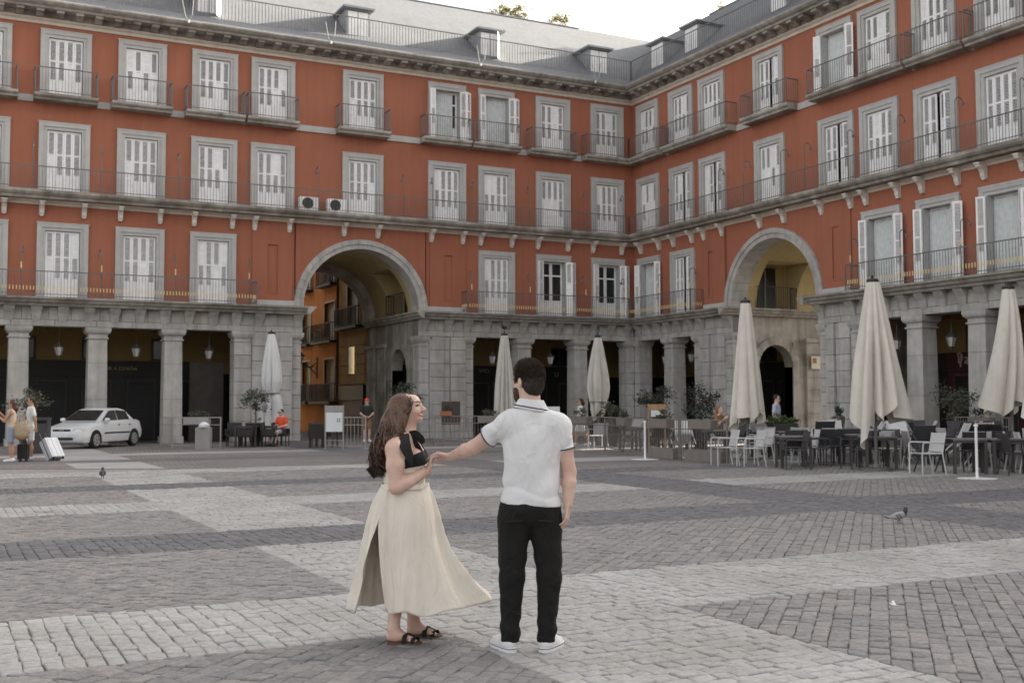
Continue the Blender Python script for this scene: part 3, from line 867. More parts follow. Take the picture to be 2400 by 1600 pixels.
# ---------------------------------------------------------------- roofs, dormers, passages' street
def dormer_mesh():
    """zinc dormer: box with two louvred doors, flat overhanging roof; origin on the front foot"""
    b = MB()
    b.box(-0.55, 0.55, 0.0, 1.9, 0.0, 1.38)
    b.box(-0.72, 0.72, -0.22, 2.1, 1.381, 1.47); b.box(-0.64, 0.64, -0.12, 2.0, 1.33, 1.3805)
    return b.mesh('dormer', 'zinc')
def dormer_door():
    b = MB()
    for s in (-1, 1): b.box(s * 0.02, s * 0.46, -0.03, -0.003, 0.06, 1.28)
    return b.mesh('shutter', 'white_paint')
DM, DD = dormer_mesh(), dormer_door()
SLOPE = 0.848
def roof(W, sg, L, dorm, seed):
    X = lambda u: sg * u
    y0, z0, y1 = -0.62, 16.94, 4.6
    z1 = z0 + (y1 - y0) * SLOPE
    b = MB()
    b.add([(X(-y0 if False else 0.62), y0, z0), (X(L), y0, z0), (X(L), y1, z1), (X(-y1), y1, z1)], [(0, 1, 2, 3)])
    b.add([(X(L), y1, z1), (X(-y1), y1, z1), (X(-10), 10.0, z0), (X(L), 10.0, z0)], [(0, 1, 2, 3)])
    b.add([(X(L), y0, z0), (X(L), y1, z1), (X(L), 10, z0)], [(0, 1, 2)])
    o = b.build('roof', 'roof_slate', W)
    b = MB(); rail(b, [(X(0.1), -0.12), (X(33.0), -0.12)], 17.2, 18.32, 0.14, 0.009, 0.02); b.build('railing', 'iron', o)
    for u, op in dorm:
        d = put('dormer', DM, W, (X(u), 0.28, 17.45))
        put('shutter', DD, d, (0, 0, 0))
        if op: MB().obox((0.46 - 0.57 * 0.22, -0.05 - 0.82 * 0.22, 0.67), (-0.57 * 0.22, -0.82 * 0.22, 0), (0.82 * 0.013, -0.57 * 0.013, 0), (0, 0, 0.61)).build('open_shutter', 'white_paint', d)
    b = MB()
    b.tube([(X(0.3), y1, z1 + 0.0), (X(L), y1, z1 + 0.0)], 0.06, 6); b.build('ridge', 'roof_slate', o)
roof(wingA, -1, 40.0, [(1.72, 0), (7.65, 1), (14.1, 0), (20.55, 1), (27.0, 0)], 3)
roof(wingB, 1, 78.0, [(1.85, 0), (4.6, 0), (10.6, 0), (16.6, 0)], 5)

# the street behind archway A : two house fronts on its east side (plane x = -11.1, facing west)
mat('rustic_ochre', (0.40, 0.265, 0.125), 0.9, 0.1, 2, rnd=0.08)
def street_house(name, label, y0, y1, ztop, stucco, wins, balc, lower=None):
    t = thing(name, label, 'house', (-11.1, y0, 0))
    L = y1 - y0
    b = MB()
    # wall with window openings: strips between rows
    rows = sorted({(w[2], w[3]) for w in wins}); z = 0.0
    for za, zb in rows:
        if za > z: b.box(0, 0.4, 0, L, z, za)
        ys = sorted((w[0], w[1]) for w in wins if (w[2], w[3]) == (za, zb)); p = 0.0
        for a, c in ys: b.box(0, 0.4, p, a, za, zb); p = c
        b.box(0, 0.4, p, L, za, zb); z = zb
    b.box(0, 0.4, 0, L, z, ztop)
    b.box(0.42, 3.0, 0, L, 0, ztop)
    b.build('wall', stucco, t)
    for a, c, za, zb in wins:
        f = MB()
        for q in ((a - 0.1, a), (c, c + 0.1)): f.box(-0.05, 0.1, q[0], q[1], za, zb + 0.1)
        f.box(-0.05, 0.1, a, c, zb, zb + 0.1)
        w = f.build('window', 'cream_plaster', t)
        MB().box(0.18, 0.22, a, (a + c) / 2 - 0.02, za, zb).build('shutter', 'curtain', w)
        MB().box(0.22, 0.26, (a + c) / 2, c, za, zb).build('shutter', 'curtain', w)
    for a, c, z in balc:
        o = MB().box(-0.45, 0, a, c, z - 0.14, z).build('balcony', 'iron_dark', t)
        b = MB(); rail(b, [(0, a + 0.03), (-0.42, a + 0.03), (-0.42, c - 0.03), (0, c - 0.03)], z, z + 0.95, 0.13, 0.012, 0.018); b.build('railing', 'iron_dark', o)
    return t
OR = street_house('street_house', 'orange stucco house with white framed balcony windows seen through the archway', 11.5, 27.0, 16.0, 'orange_stucco',
    [(0.9, 2.7, 1.75, 4.0), (5.3, 6.9, 1.75, 4.0), (0.9, 2.7, 5.05, 7.1), (5.3, 6.9, 5.05, 7.1), (0.9, 2.7, 8.15, 10.2), (5.3, 6.9, 8.15, 10.2), (9.5, 11.0, 5.05, 7.1), (9.5, 11.0, 8.15, 10.2), (9.5, 11.0, 1.75, 4.0)],
    [(0.5, 4.0, 5.0), (4.8, 7.5, 5.0), (0.5, 3.1, 8.1), (4.9, 7.4, 8.1), (0.5, 4.3, 1.7), (4.9, 7.4, 1.7), (9.0, 11.5, 5.0), (9.0, 11.5, 8.1)])
MB().tube([(-0.12, 0.1, 0), (-0.12, 0.1, 15.5)], 0.07, 8).build('downpipe', 'shop_black', OR)
OC = street_house('street_house', 'ochre house with banded stonework above a dark shop sign, beyond the archway', 7.4, 11.5, 15.0, 'rustic_ochre',
    [(1.3, 2.9, 5.6, 8.4)], [(0.4, 3.9, 5.55)])
for k in range(5):
    z = 2.55 + k * 0.5
    for a, c in ((0.05, 1.6), (2.6, 4.05)) if k in (1, 2, 3) else ((0.05, 1.4), (1.4, 2.75), (2.75, 4.05)):
        MB().box(-0.08, -0.002, a + 0.02, c - 0.02, z + 0.015, z + 0.485).build('stone_block', 'rustic_ochre', OC)
MB().box(-0.06, -0.003, 1.65, 2.55, 3.1, 4.5).build('window', 'glass_dark', OC)
MB().box(-0.16, -0.002, 0.05, 4.05, 1.75, 2.5).build('shop_sign', 'shop_black', OC)
MB().box(-0.05, -0.001, 0.4, 3.6, 0.0, 1.72).build('shopfront', 'shop_red', OC)
# unseen house added behind archway B, blocks all but a slit of low sun
b = MB(); b.box(0, 3.2, 0, 30, 0, 14)
rh = thing('street_house', 'unseen pale house added behind the yellow archway to block low sun', 'house', (14.0, -9.9, 0))
b.build('wall', 'cream_plaster', rh)
MB().prism([(-0.3, 14.0), (1.6, 15.0), (3.5, 14.0)], -0.3, 30.3, 'y').build('roof', 'roof_slate', rh)

# unseen house added behind archway A to shade the orange street front
wh = thing('street_house', 'unseen plain house added across the narrow street to shade the orange one', 'house', (-24.0, 9.4, 0))
MB().box(0, 6.6, 0, 18, 0, 11.5).build('wall', 'ochre_plaster', wh); MB().prism([(-0.3, 11.5), (3.3, 13.6), (6.9, 11.5)], -0.3, 18.3, 'y').build('roof', 'roof_slate', wh)
# ---------------------------------------------------------------- lamps, lanterns, units and signs on the buildings
mat('lantern_glass', (0.62, 0.60, 0.57), 0.35, 0.05)
mat('lantern_metal', (0.16, 0.155, 0.15), 0.5, 0.1, 6, metal=0.3)
mat('gold_letters', (0.42, 0.30, 0.10), 0.45, 0.05)
mat('pale_letters', (0.50, 0.40, 0.37), 0.6, 0.05)
mat('grey_letters', (0.30, 0.28, 0.27), 0.6, 0.05)
mat('brown_panel', (0.06, 0.048, 0.042), 0.7, 0.2, 3)

def to_world(wing, x, y):
    a = wing.rotation_euler.z; return (x * math.cos(a) - y * math.sin(a), x * math.sin(a) + y * math.cos(a))

def lantern_proto():
    t = thing('hanging_lantern', '', 'lantern')
    MB().tube([(0, 0, 0.60), (0, 0, 1.25)], 0.012, 6).build('rod', 'lantern_metal', t)
    MB().lathe([(0.02, 0.62), (0.035, 0.60), (0.03, 0.56), (0.07, 0.53), (0.13, 0.46), (0.20, 0.42), (0.215, 0.39), (0.19, 0.375)], 8).build('cap', 'lantern_metal', t)
    g = MB(); g.lathe([(0.095, 0.06), (0.175, 0.372)], 6); g.build('glass_body', 'lantern_glass', t)
    b = MB()
    for i in range(6):
        a = 2 * math.pi * i / 6
        b.tube([(0.098 * math.cos(a), 0.098 * math.sin(a), 0.06), (0.18 * math.cos(a), 0.18 * math.sin(a), 0.375)], 0.009, 4)
    b.build('frame', 'lantern_metal', t)
    MB().lathe([(0.11, 0.06), (0.10, 0.035), (0.05, 0.01), (0.02, -0.03), (0.03, -0.05), (0.005, -0.09)], 8).build('finial', 'lantern_metal', t)
    return t
LN = lantern_proto()
lan = [(wingA, -26.0, 'glass lantern hanging in the arcade behind the parked white car', 3.42), (wingA, -23.1, 'glass lantern hanging in the arcade beside the gilded shop sign', 3.42),
       (wingA, -20.2, 'glass lantern hanging in the arcade bay next to the street archway', 3.38), (wingA, -28.9, 'glass lantern hanging in the arcade bay behind the two travellers', 3.42),
       (wingA, -7.1, 'glass lantern hanging behind the pale closed parasol with a dark pigeon on top', 3.36), (wingA, -4.0, 'glass lantern hanging in the arcade behind the dark-haired man', 3.38),
       (wingB, 0.9, 'glass lantern hanging right in the inner corner of the arcade', 3.38), (wingB, 3.0, 'glass lantern hanging beside the pier of the yellow archway', 3.42),
       (wingB, 15.7, 'glass lantern half hidden by the largest cream parasol', 3.42), (wingB, 18.2, 'glass lantern hanging in front of the dark red shop', 3.40), (wingB, 20.9, 'glass lantern hanging by the last pillar behind the cream parasols', 3.42)]
for i, (w, x, lab, z) in enumerate(lan):
    o = LN if i == 0 else copy_tree(LN)
    o.location = (*to_world(w, x, 1.2), z); tag(o, lab, group='lanterns hanging in the arcade')

def gooseneck_proto(z0, yel):
    t = thing('balcony_lamp', '', 'lamp')
    pts = [(0, 0, 0), (0, 0, 1.72)]
    for k in range(1, 9):
        a = math.pi * 0.95 * k / 8
        pts.append((0, 0.17 - 0.17 * math.cos(a), 1.72 + 0.17 * math.sin(a)))
    MB().tube(pts, 0.017, 6).build('pole', 'iron', t)
    MB().lathe([(0.045, -0.06), (0.05, 0.0), (0.03, 0.05), (0.015, 0.07)], 8, (0, 0.335, 1.70)).build('lamp_head', 'iron', t)
    if yel: MB().tube([(0, 0, 1.02), (0, 0, 1.26)], 0.026, 6).build('sleeve', 'yellow_band', t)
    return t
for lvl, zb, yel, la, lb in ((2, 9.66, False, [27.2, 24.77, 21.82, 19.17, 16.09, 12.24, 10.9, 8.83, 6.08, 3.02, 0.95, 29.9], [3.4, 7.6, 9.26, 11.6, 12.96, 15.3, 17.7, 20.2, 22.7]),
                     (1, 5.62, True, [27.53, 24.69, 21.92, 19.0, 9.0, 6.04, 3.07, 0.95], [3.0, 5.45, 15.3, 17.7, 20.3, 22.9])):
    P = gooseneck_proto(zb, yel); first = True
    for w, us_, who in ((wingA, la, 'building with the street archway'), (wingB, lb, 'building with the yellow archway')):
        for u in us_:
            o = P if first else copy_tree(P); first = False
            x, y = to_world(w, (-u if w is wingA else u), -0.61)
            o.location = (x, y, zb); o.rotation_euler = (0, 0, w.rotation_euler.z + R(random.uniform(-14, 14)))
            if w is wingA: pos = 'on the parked car side' if u > 17.5 else 'over the street archway' if u > 10.5 else 'between street archway and inner corner'
            else: pos = 'between inner corner and yellow archway' if u < 7.8 else 'over the yellow archway' if u < 13.5 else 'above the cream parasols'
            tag(o, 'curved lamp on the %s balcony rail, %s' % ('yellow-banded lower' if yel else 'long upper', pos), 'lamp', 'balcony lamps, floor %d, %s' % (lvl, pos))

def ac_unit(x, y, z, lab, rz=0.0, grp=None):
    t = thing('air_conditioner', lab, 'air conditioner', (x, y, z), rz, grp)
    MB().box(-0.41, 0.41, -0.15, 0.15, 0.03, 0.58).build('casing', 'white_paint', t)
    b = MB()
    for r in (0.07, 0.13, 0.19, 0.235):
        pts = [(-0.08 + r * math.cos(a * math.pi / 10), -0.158, 0.31 + r * math.sin(a * math.pi / 10)) for a in range(21)]
        b.tube(pts, 0.007, 4)
    b.build('fan_guard', 'iron', t)
    MB().prism([(-0.08 + 0.235 * math.cos(a * math.pi / 12), 0.31 + 0.235 * math.sin(a * math.pi / 12)) for a in range(24)], -0.153, -0.1502, 'y').build('fan_opening', 'iron_dark', t)
    for s in (-1, 1): MB().box(s * 0.30 - 0.03, s * 0.30 + 0.03, -0.14, 0.14, 0, 0.03).build('foot', 'iron', t)
ac_unit(-16.45, -0.35, 9.645, 'white air conditioner on the long balcony, closer to the single window', grp='air conditioners on the long balcony')
ac_unit(-15.25, -0.35, 9.645, 'white air conditioner on the long balcony right above the street archway', grp='air conditioners on the long balcony')
ac_unit(-11.32, 15.2, 5.005, 'small white air conditioner on the balcony of the orange street house', R(-90))
ac_unit(-11.32, 12.9, 8.105, 'white air conditioner high on the orange street house', R(-90))

def flood(x, i):
    t = thing('floodlight_bracket', 'thin white forked floodlight arm on the roof cornice', 'floodlight', (x, -0.9, 16.8), 0, 'floodlight arms along the cornice')
    MB().tube([(0, 0, 0.02), (-0.15, -0.18, 0.10), (-0.32, -0.28, 0.75)], 0.015, 6).build('arm', 'surround_stone', t)
    MB().tube([(0.02, -0.01, 0.02), (0.10, -0.2, 0.2), (0.12, -0.30, 0.85)], 0.015, 6).build('arm', 'surround_stone', t)
    MB().lathe([(0.05, -0.06), (0.055, 0.03), (0.02, 0.06)], 8).build('mount', 'white_gloss', t)
for i, x in enumerate((-27.46, -21.59, -15.7, -8.68, -2.64)): flood(x, i)

def text(name, body, size, m, parent, loc, rot, ext=0.01):
    cu_ = bpy.data.curves.new(name, 'FONT'); cu_.body = body; cu_.size = size; cu_.extrude = ext
    o = bpy.data.objects.new(name, cu_); COL.objects.link(o)
    me = bpy.data.meshes.new_from_object(o)
    bpy.data.objects.remove(o); bpy.data.curves.remove(cu_)
    me.materials.clear(); me.materials.append(MATS[m])
    return put(name, me, parent, loc, rot=rot)
# shopfronts behind the arcade
def shop(wing, sg, u0, u1, m, seed):
    rng = random.Random(seed); X = lambda u: sg * u
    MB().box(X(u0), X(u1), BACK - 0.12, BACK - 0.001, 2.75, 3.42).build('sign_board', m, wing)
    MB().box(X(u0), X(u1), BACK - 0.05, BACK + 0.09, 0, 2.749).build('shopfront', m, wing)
    u = u0 + 0.3
    while u + 1.3 < u1:
        d = MB()
        d.box(X(u), X(u + 0.07), BACK - 0.10, BACK - 0.051, 0, 2.6); d.box(X(u + 1.13), X(u + 1.2), BACK - 0.10, BACK - 0.051, 0, 2.6); d.box(X(u + 0.07), X(u + 1.13), BACK - 0.10, BACK - 0.051, 2.52, 2.6)
        d.build('door_frame', 'brown_panel', wing)
        s_ = MB(); z = 0.05
        while z < 2.5: s_.prism([(BACK - 0.085, z), (BACK - 0.052, z), (BACK - 0.052, z + 0.09), (BACK - 0.07, z + 0.085)], X(u + 0.07), X(u + 1.13), 'x'); z += 0.1
        s_.build('roller_shutter', 'shop_black', wing)
        u += 1.3 + rng.uniform(0.1, 0.6)
    u = u0 + 0.9
    while u + 1.2 < u1:
        f = MB()
        for a, c, za, zb in ((u, u + 1.05, 3.45, 3.52), (u, u + 1.05, 4.32, 4.40), (u, u + 0.08, 3.52, 4.32), (u + 0.49, u + 0.56, 3.52, 4.32), (u + 0.97, u + 1.05, 3.52, 4.32)): f.box(X(a), X(c), BACK - 0.06, BACK - 0.001, za, zb)
        o = f.build('window', 'brown_panel', wing)
        MB().box(X(u + 0.08), X(u + 0.97), BACK - 0.03, BACK - 0.002, 3.52, 4.32).build('pane', 'glass_dark', o)
        u += 2.85
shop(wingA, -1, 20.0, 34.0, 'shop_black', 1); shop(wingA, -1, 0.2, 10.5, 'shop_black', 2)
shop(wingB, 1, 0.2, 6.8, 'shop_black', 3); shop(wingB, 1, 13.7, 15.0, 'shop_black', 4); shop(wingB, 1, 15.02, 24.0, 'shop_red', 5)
MB().box(-20.9, -19.5, 1.6, 1.75, 0, 3.3).build('notice_panel', 'brown_panel', wingA)
text('sign_letters', 'SABOR A ESPAÑA', 0.215, 'gold_letters', wingA, (-24.25, BACK - 0.125, 3.02), (R(90), 0, 0))
text('sign_letters', 'U', 0.34, 'grey_letters', wingA, (-1.95, BACK - 0.125, 2.92), (R(90), 0, 0))
text('sign_letters', 'WICI', 0.26, 'grey_letters', wingA, (-6.25, BACK - 0.125, 3.08), (R(90), 0, 0), 0.004)
# blackletter Pa on the red shop, built from strokes
pl = MB()
def stroke(pts, w=0.035):
    for (xa, za), (xb, zb) in zip(pts[:-1], pts[1:]):
        d = Vector((xb - xa, zb - za)); n_ = Vector((-d.y, d.x)).normalized() * w
        q = [(xa - n_.x, za - n_.y), (xb - n_.x, zb - n_.y), (xb + n_.x, zb + n_.y), (xa + n_.x, za + n_.y)]
        pl.prism(q, -0.012, 0.012, 'y')
stroke([(0.05, 0.36), (0.09, 0.28), (0.09, 0.02)]); stroke([(0.20, 0.36), (0.20, 0.12)]); stroke([(0.20, 0.12), (0.16, -0.02), (0.16, -0.12)]); stroke([(0.0, 0.42), (0.07, 0.38), (0.14, 0.42), (0.20, 0.37)], 0.022); stroke([(0.20, 0.12), (0.09, 0.06)], 0.02); stroke([(0.2, 0.37), (0.26, 0.33), (0.26, 0.16), (0.2, 0.12)], 0.026)
stroke([(0.36, 0.22), (0.46, 0.24), (0.48, 0.18), (0.48, 0.02), (0.52, 0.0)], 0.03); stroke([(0.48, 0.13), (0.38, 0.10), (0.37, 0.03), (0.47, 0.01)], 0.024)
pl.build('sign_letters', 'pale_letters', wingB, (15.55, BACK - 0.135, 2.98))
MB().box(-0.02, 0.02, 0.0, 0.6, 0.0, 0.55).build('street_plaque', 'cream_plaster', wingB, (7.63 - 0.0, 4.2, 3.05)) if False else None
pq = thing('street_plaque', 'cream ceramic street plaque on the pier inside the yellow archway', 'sign', (4.5, -7.79, 3.02))
MB().box(-0.3, 0.3, -0.02, 0.0, 0.0, 0.56).build('tile_panel', 'cream_plaster', pq)
MB().box(-0.24, -0.02, -0.028, -0.021, 0.25, 0.48).build('picture', 'ochre_dark', pq)

# wall lantern on the orange street house
wl = thing('wall_lantern', 'wrought iron scroll bracket lantern on the orange street house', 'lantern', (-11.12, 15.6, 3.2), 0)
b = MB(); pts = [(0, 0, 0.7)] + [(-0.9 * t, 0.12 * t, 0.7 - 0.25 * math.sin(t * math.pi)) for t in [i / 8 for i in range(1, 9)]]
b.tube(pts, 0.03, 6); b.tube([(0, 0, 0.0), (-0.25, 0, 0.25), (-0.5, 0.05, 0.5)], 0.035, 6)
b.tube([(-0.2 + 0.14 * math.cos(a / 3), 0, 0.35 + 0.14 * math.sin(a / 3)) for a in range(19)], 0.02, 5); b.build('bracket', 'iron_dark', wl)
MB().box(-0.04, -0.01, -0.09, 0.09, -0.2, 1.0).build('wall_plate', 'iron_dark', wl)
MB().lathe([(0.12, 0.72), (0.22, 1.05)], 6, (-0.9, 0.12, 0)).build('glass_body', 'lantern_glass', wl)
MB().lathe([(0.26, 1.05), (0.12, 1.2), (0.03, 1.3)], 6, (-0.9, 0.12, 0)).build('cap', 'iron_dark', wl)
# ---------------------------------------------------------------- foliage
mat('leaf_olive', (0.085, 0.095, 0.065), 0.7, 0.3, 3, rnd=0.35)
mat('leaf_dark', (0.035, 0.045, 0.032), 0.7, 0.3, 3, rnd=0.35)
mat('leaf_hedge', (0.09, 0.12, 0.035), 0.7, 0.3, 3, rnd=0.35)
mat('leaf_yellow', (0.30, 0.26, 0.08), 0.7, 0.3, 3, rnd=0.35)
mat('bark', (0.10, 0.08, 0.06), 0.9, 0.2, 8)
mat('taupe_metal', (0.21, 0.185, 0.168), 0.55, 0.08, 5, metal=0.1)
mat('pale_taupe', (0.30, 0.29, 0.275), 0.55, 0.06, 5)
mat('terracotta', (0.33, 0.14, 0.07), 0.8, 0.1)
mat('pot_dark', (0.05, 0.048, 0.046), 0.7, 0.1)
mat('chair_light', (0.60, 0.60, 0.595), 0.45, 0.05, 3, rnd=0.10, metal=0.15)
mat('chair_dark', (0.055, 0.052, 0.056), 0.5, 0.1, 3, rnd=0.2)
mat('rattan', (0.035, 0.032, 0.03), 0.7, 0.2, 20, bump=0.5, bscale=80)
mat('table_dark', (0.075, 0.066, 0.062), 0.45, 0.1, 3)
mat('table_grey', (0.21, 0.21, 0.215), 0.35, 0.1, 3)
mat('canvas_cream', (0.69, 0.645, 0.575), 0.9, 0.06, 3, bump=0.1, bscale=50, streak=0.10, wrinkle=(0.03, (7, 7, 1.6)))
mat('canvas_grey', (0.54, 0.515, 0.475), 0.9, 0.06, 3, streak=0.08)
mat('canvas_white', (0.68, 0.68, 0.68), 0.9, 0.04, 3, streak=0.05, wrinkle=(0.03, (7, 7, 1.6)))
mat('tan_wood', (0.40, 0.24, 0.12), 0.6, 0.15, 6)
mat('paper_white', (0.70, 0.72, 0.74), 0.6, 0.03)
mat('orange_cloth', (0.75, 0.13, 0.035), 0.8, 0.08)

def leaves(b, cx, cy, cz, rx, ry, rz, n, size, rng, clumps=14, up=0.2):
    cl = []
    for _ in range(clumps):
        a, u, r = rng.uniform(0, 6.283), rng.uniform(-1, 1), rng.uniform(0.35, 0.95)
        s = math.sqrt(1 - u * u)
        cl.append((cx + rx * r * s * math.cos(a), cy + ry * r * s * math.sin(a), cz + rz * r * u, rng.uniform(0.18, 0.42)))
    for _ in range(n):
        c = rng.choice(cl)
        p = Vector((c[0] + rng.gauss(0, rx * c[3] * 0.6), c[1] + rng.gauss(0, ry * c[3] * 0.6), c[2] + rng.gauss(0, rz * c[3] * 0.6)))
        d = Vector((rng.gauss(0, 1), rng.gauss(0, 1), rng.gauss(up, 0.7))).normalized()
        s = d.cross(Vector((rng.gauss(0, 1), rng.gauss(0, 1), rng.gauss(0, 1)))).normalized()
        L = size * rng.uniform(0.7, 1.4); w = L * 0.22
        b.add([p, p + d * L * 0.5 + s * w, p + d * L, p + d * L * 0.5 - s * w], [(0, 1, 2, 3)])

def potted_tree(lab, x, y, ztop, rad, pot, leafm, seed, n=900, potz=0.45, size=0.09):
    rng = random.Random(seed)
    t = thing('potted_tree', lab, 'plant', (x, y, 0))
    MB().lathe([(0.17, 0), (0.24, potz * 0.9), (0.265, potz * 0.9), (0.265, potz), (0.20, potz), (0.18, potz - 0.05)], 14).build('pot', pot, t)
    zc = ztop - rad * 0.9
    b = MB(); b.tube([(0, 0, potz - 0.1), (0.03, 0.01, (potz + zc) / 2), (0, 0.02, zc)], [0.032, 0.026, 0.018], 6)
    for k in range(7):
        a = k * 0.9 + seed
        b.tube([(0, 0.01, zc - 0.15 - 0.03 * k), (rad * 0.35 * math.cos(a), rad * 0.35 * math.sin(a), zc + 0.1), (rad * 0.8 * math.cos(a), rad * 0.8 * math.sin(a), zc + rad * 0.4 * math.sin(a * 2.3))], [0.014, 0.009, 0.004], 5)
    b.build('trunk', 'bark', t)
    b = MB(); leaves(b, 0, 0, zc, rad, rad, rad * 0.85, n, size, rng); b.build('crown', leafm, t, fix=False)
    return t
potted_tree('olive sapling in a dark pot behind the two travellers', -27.6, -6.6, 2.12, 0.62, 'pot_dark', 'leaf_olive', 1)
potted_tree('olive sapling in a pot beside the white parasol', -19.63, -4.27, 2.13, 0.52, 'pot_dark', 'leaf_olive', 2)
potted_tree('dark potted tree in front of the street archway pier', -14.08, -5.41, 2.38, 0.72, 'pot_dark', 'leaf_dark', 3, 1300)
potted_tree('tall dark potted tree beside the corner pier of the arcade', -6.92, -11.88, 2.3, 0.62, 'pot_dark', 'leaf_dark', 4, 1300)
potted_tree('broad dark potted tree by the pier of the yellow archway', -7.28, -15.07, 2.2, 0.7, 'pot_dark', 'leaf_dark', 5, 1300)
potted_tree('bushy potted tree in front of the dark red shop', -1.27, -20.4, 2.1, 0.72, 'pot_dark', 'leaf_olive', 6, 1300)
potted_tree('small potted shrub beyond the taupe fence, next to the pale parasol', -8.6, -11.6, 1.62, 0.36, 'pot_dark', 'leaf_olive', 8, 500)

# ---------------------------------------------------------------- chairs and tables
def chair_proto(m, label, grp, style):
    t = thing('cafe_chair', label, 'chair', (0, 0, 0), 0, grp)
    if style == 'sling':
        b = MB(); b.prism([(-0.25, 0.455), (-0.24, 0.43), (0.22, 0.425), (0.23, 0.45), (0.0, 0.44)], -0.235, 0.235, 'x'); b.build('seat', m, t)
        b = MB(); b.prism([(0.20, 0.47), (0.225, 0.47), (0.30, 0.86), (0.275, 0.865)], -0.235, 0.235, 'x'); b.build('backrest', m, t)
        for s in (-1, 1):
            MB().tube([(s * 0.245, -0.25, 0.0), (s * 0.245, -0.25, 0.45)], 0.016, 6).build('leg', m, t)
            MB().tube([(s * 0.245, 0.30, 0.0), (s * 0.245, 0.22, 0.45), (s * 0.245, 0.30, 0.87)], 0.016, 6).build('leg', m, t)
            MB().tube([(s * 0.26, -0.25, 0.44), (s * 0.27, -0.24, 0.64), (s * 0.27, -0.20, 0.67), (s * 0.26, 0.25, 0.66)], 0.016, 6).build('armrest', m, t)
    else:                                        # woven tub chair
        b = MB(); b.box(-0.24, 0.24, -0.26, 0.22, 0.36, 0.45); b.build('seat', m, t)
        b = MB(); b.prism([(0.18, 0.36), (0.24, 0.34), (0.31, 0.84), (0.26, 0.87)], -0.26, 0.26, 'x'); b.build('backrest', m, t)
        for s in (-1, 1):
            MB().box(s * 0.24, s * 0.285, -0.26, 0.25, 0.40, 0.64).build('armrest', m, t)
            MB().tube([(s * 0.23, -0.23, 0), (s * 0.23, -0.23, 0.37)], 0.02, 6).build('leg', m, t)
            MB().tube([(s * 0.23, 0.24, 0), (s * 0.23, 0.20, 0.37)], 0.02, 6).build('leg', m, t)
    return t
def table_proto(top, leg, label, grp, w=0.72):
    t = thing('cafe_table', label, 'table', (0, 0, 0), 0, grp)
    h = w / 2
    MB().box(-h, h, -h, h, 0.715, 0.745).build('tabletop', top, t)
    b = MB()
    for s in (-1, 1): b.box(-h + 0.03, h - 0.03, s * (h - 0.05), s * (h - 0.03), 0.66, 0.714); b.box(s * (h - 0.05), s * (h - 0.03), -h + 0.05, h - 0.05, 0.66, 0.714)
    b.build('apron', leg, t)
    for sx in (-1, 1):
        for sy in (-1, 1): MB().box(sx * (h - 0.065), sx * (h - 0.005), sy * (h - 0.065), sy * (h - 0.005), 0, 0.714).build('leg', leg, t)
    return t
PROTO = {}
USED = set()
def seat(kind, x, y, rz, label=None, tip=0, grp=None):
    if kind not in PROTO:
        PROTO[kind] = {'L': lambda: chair_proto('chair_light', '', '', 'sling'), 'D': lambda: chair_proto('chair_dark', '', '', 'sling'), 'R': lambda: chair_proto('rattan', '', '', 'tub'),
                       'T': lambda: table_proto('table_grey', 'table_dark', '', ''), 'K': lambda: table_proto('table_dark', 'table_dark', '', '', 0.8)}[kind]()
    o = PROTO[kind] if kind not in USED else copy_tree(PROTO[kind])
    USED.add(kind)
    o.location = (x, y, 0); o.rotation_euler = (R(tip), 0, R(rz))
    if tip: o.location.z = 0.25 * math.sin(R(abs(tip)))
    tag(o, label, group=grp)
    return o
LB = {'L': ('pale grey metal armchair standing on the cafe terrace by the yellow archway', 'pale terrace chairs'),
      'D': ('dark grey metal armchair standing on the cafe terrace by the yellow archway', 'dark terrace chairs'),
      'T': ('square grey-topped table on the cafe terrace by the yellow archway', 'grey terrace tables'),
      'R': ('dark woven tub chair on the small terrace by the white parasol', 'woven chairs by the white parasol'),
      'K': ('low dark square table on the small terrace by the white parasol', 'dark tables by the white parasol'),
      'Lt': ('pale grey metal armchair tipped forward against a terrace table', 'tipped pale chairs'),
      'Dt': ('dark grey metal armchair tipped forward against a terrace table', 'tipped dark chairs')}
ANCH = [(-10.86, -22.03, 'around the cream parasol in front of the yellow archway'), (-11.44, -27.25, 'around the largest cream parasol'), (-8.46, -28.44, 'around the cream parasol with the upper valance'),
        (-10.35, -30.84, 'around the bright white parasol'), (-8.3, -20.3, 'near the clipped hedge planter'), (-12.6, -23.4, 'at the end of the taupe fence'), (-4.6, -19.1, 'near the yellow archway pier'),
        (-3.4, -23.3, 'along the fence before the red shop'), (-7.0, -25.0, 'in the middle of the open terrace'), (-5.0, -27.2, 'in the rear rows of the terrace'), (-11.0, -14.0, 'behind the fence, near the sunlit strip'), (-11.7, -19.0, 'beside the wooden menu board'), (-9.2, -16.0, 'behind the fence, beyond the sunlit strip')]
BASE = {'L': 'pale grey metal armchair', 'D': 'dark grey metal armchair', 'T': 'square grey table', 'Lt': 'pale armchair tipped forward', 'Dt': 'dark armchair tipped forward'}
def S(kind, x, y, rz, tip=0, label=None):
    k = kind + ('t' if tip else '')
    if label: return seat(kind, x, y, rz, label, tip, None)
    if k in BASE:
        a = min(ANCH, key=lambda q: (q[0] - x) ** 2 + (q[1] - y) ** 2)[2]
        return seat(kind, x, y, rz, BASE[k] + ' ' + a, tip, BASE[k] + 's ' + a)
    return seat(kind, x, y, rz, LB[k][0], tip, LB[k][1])
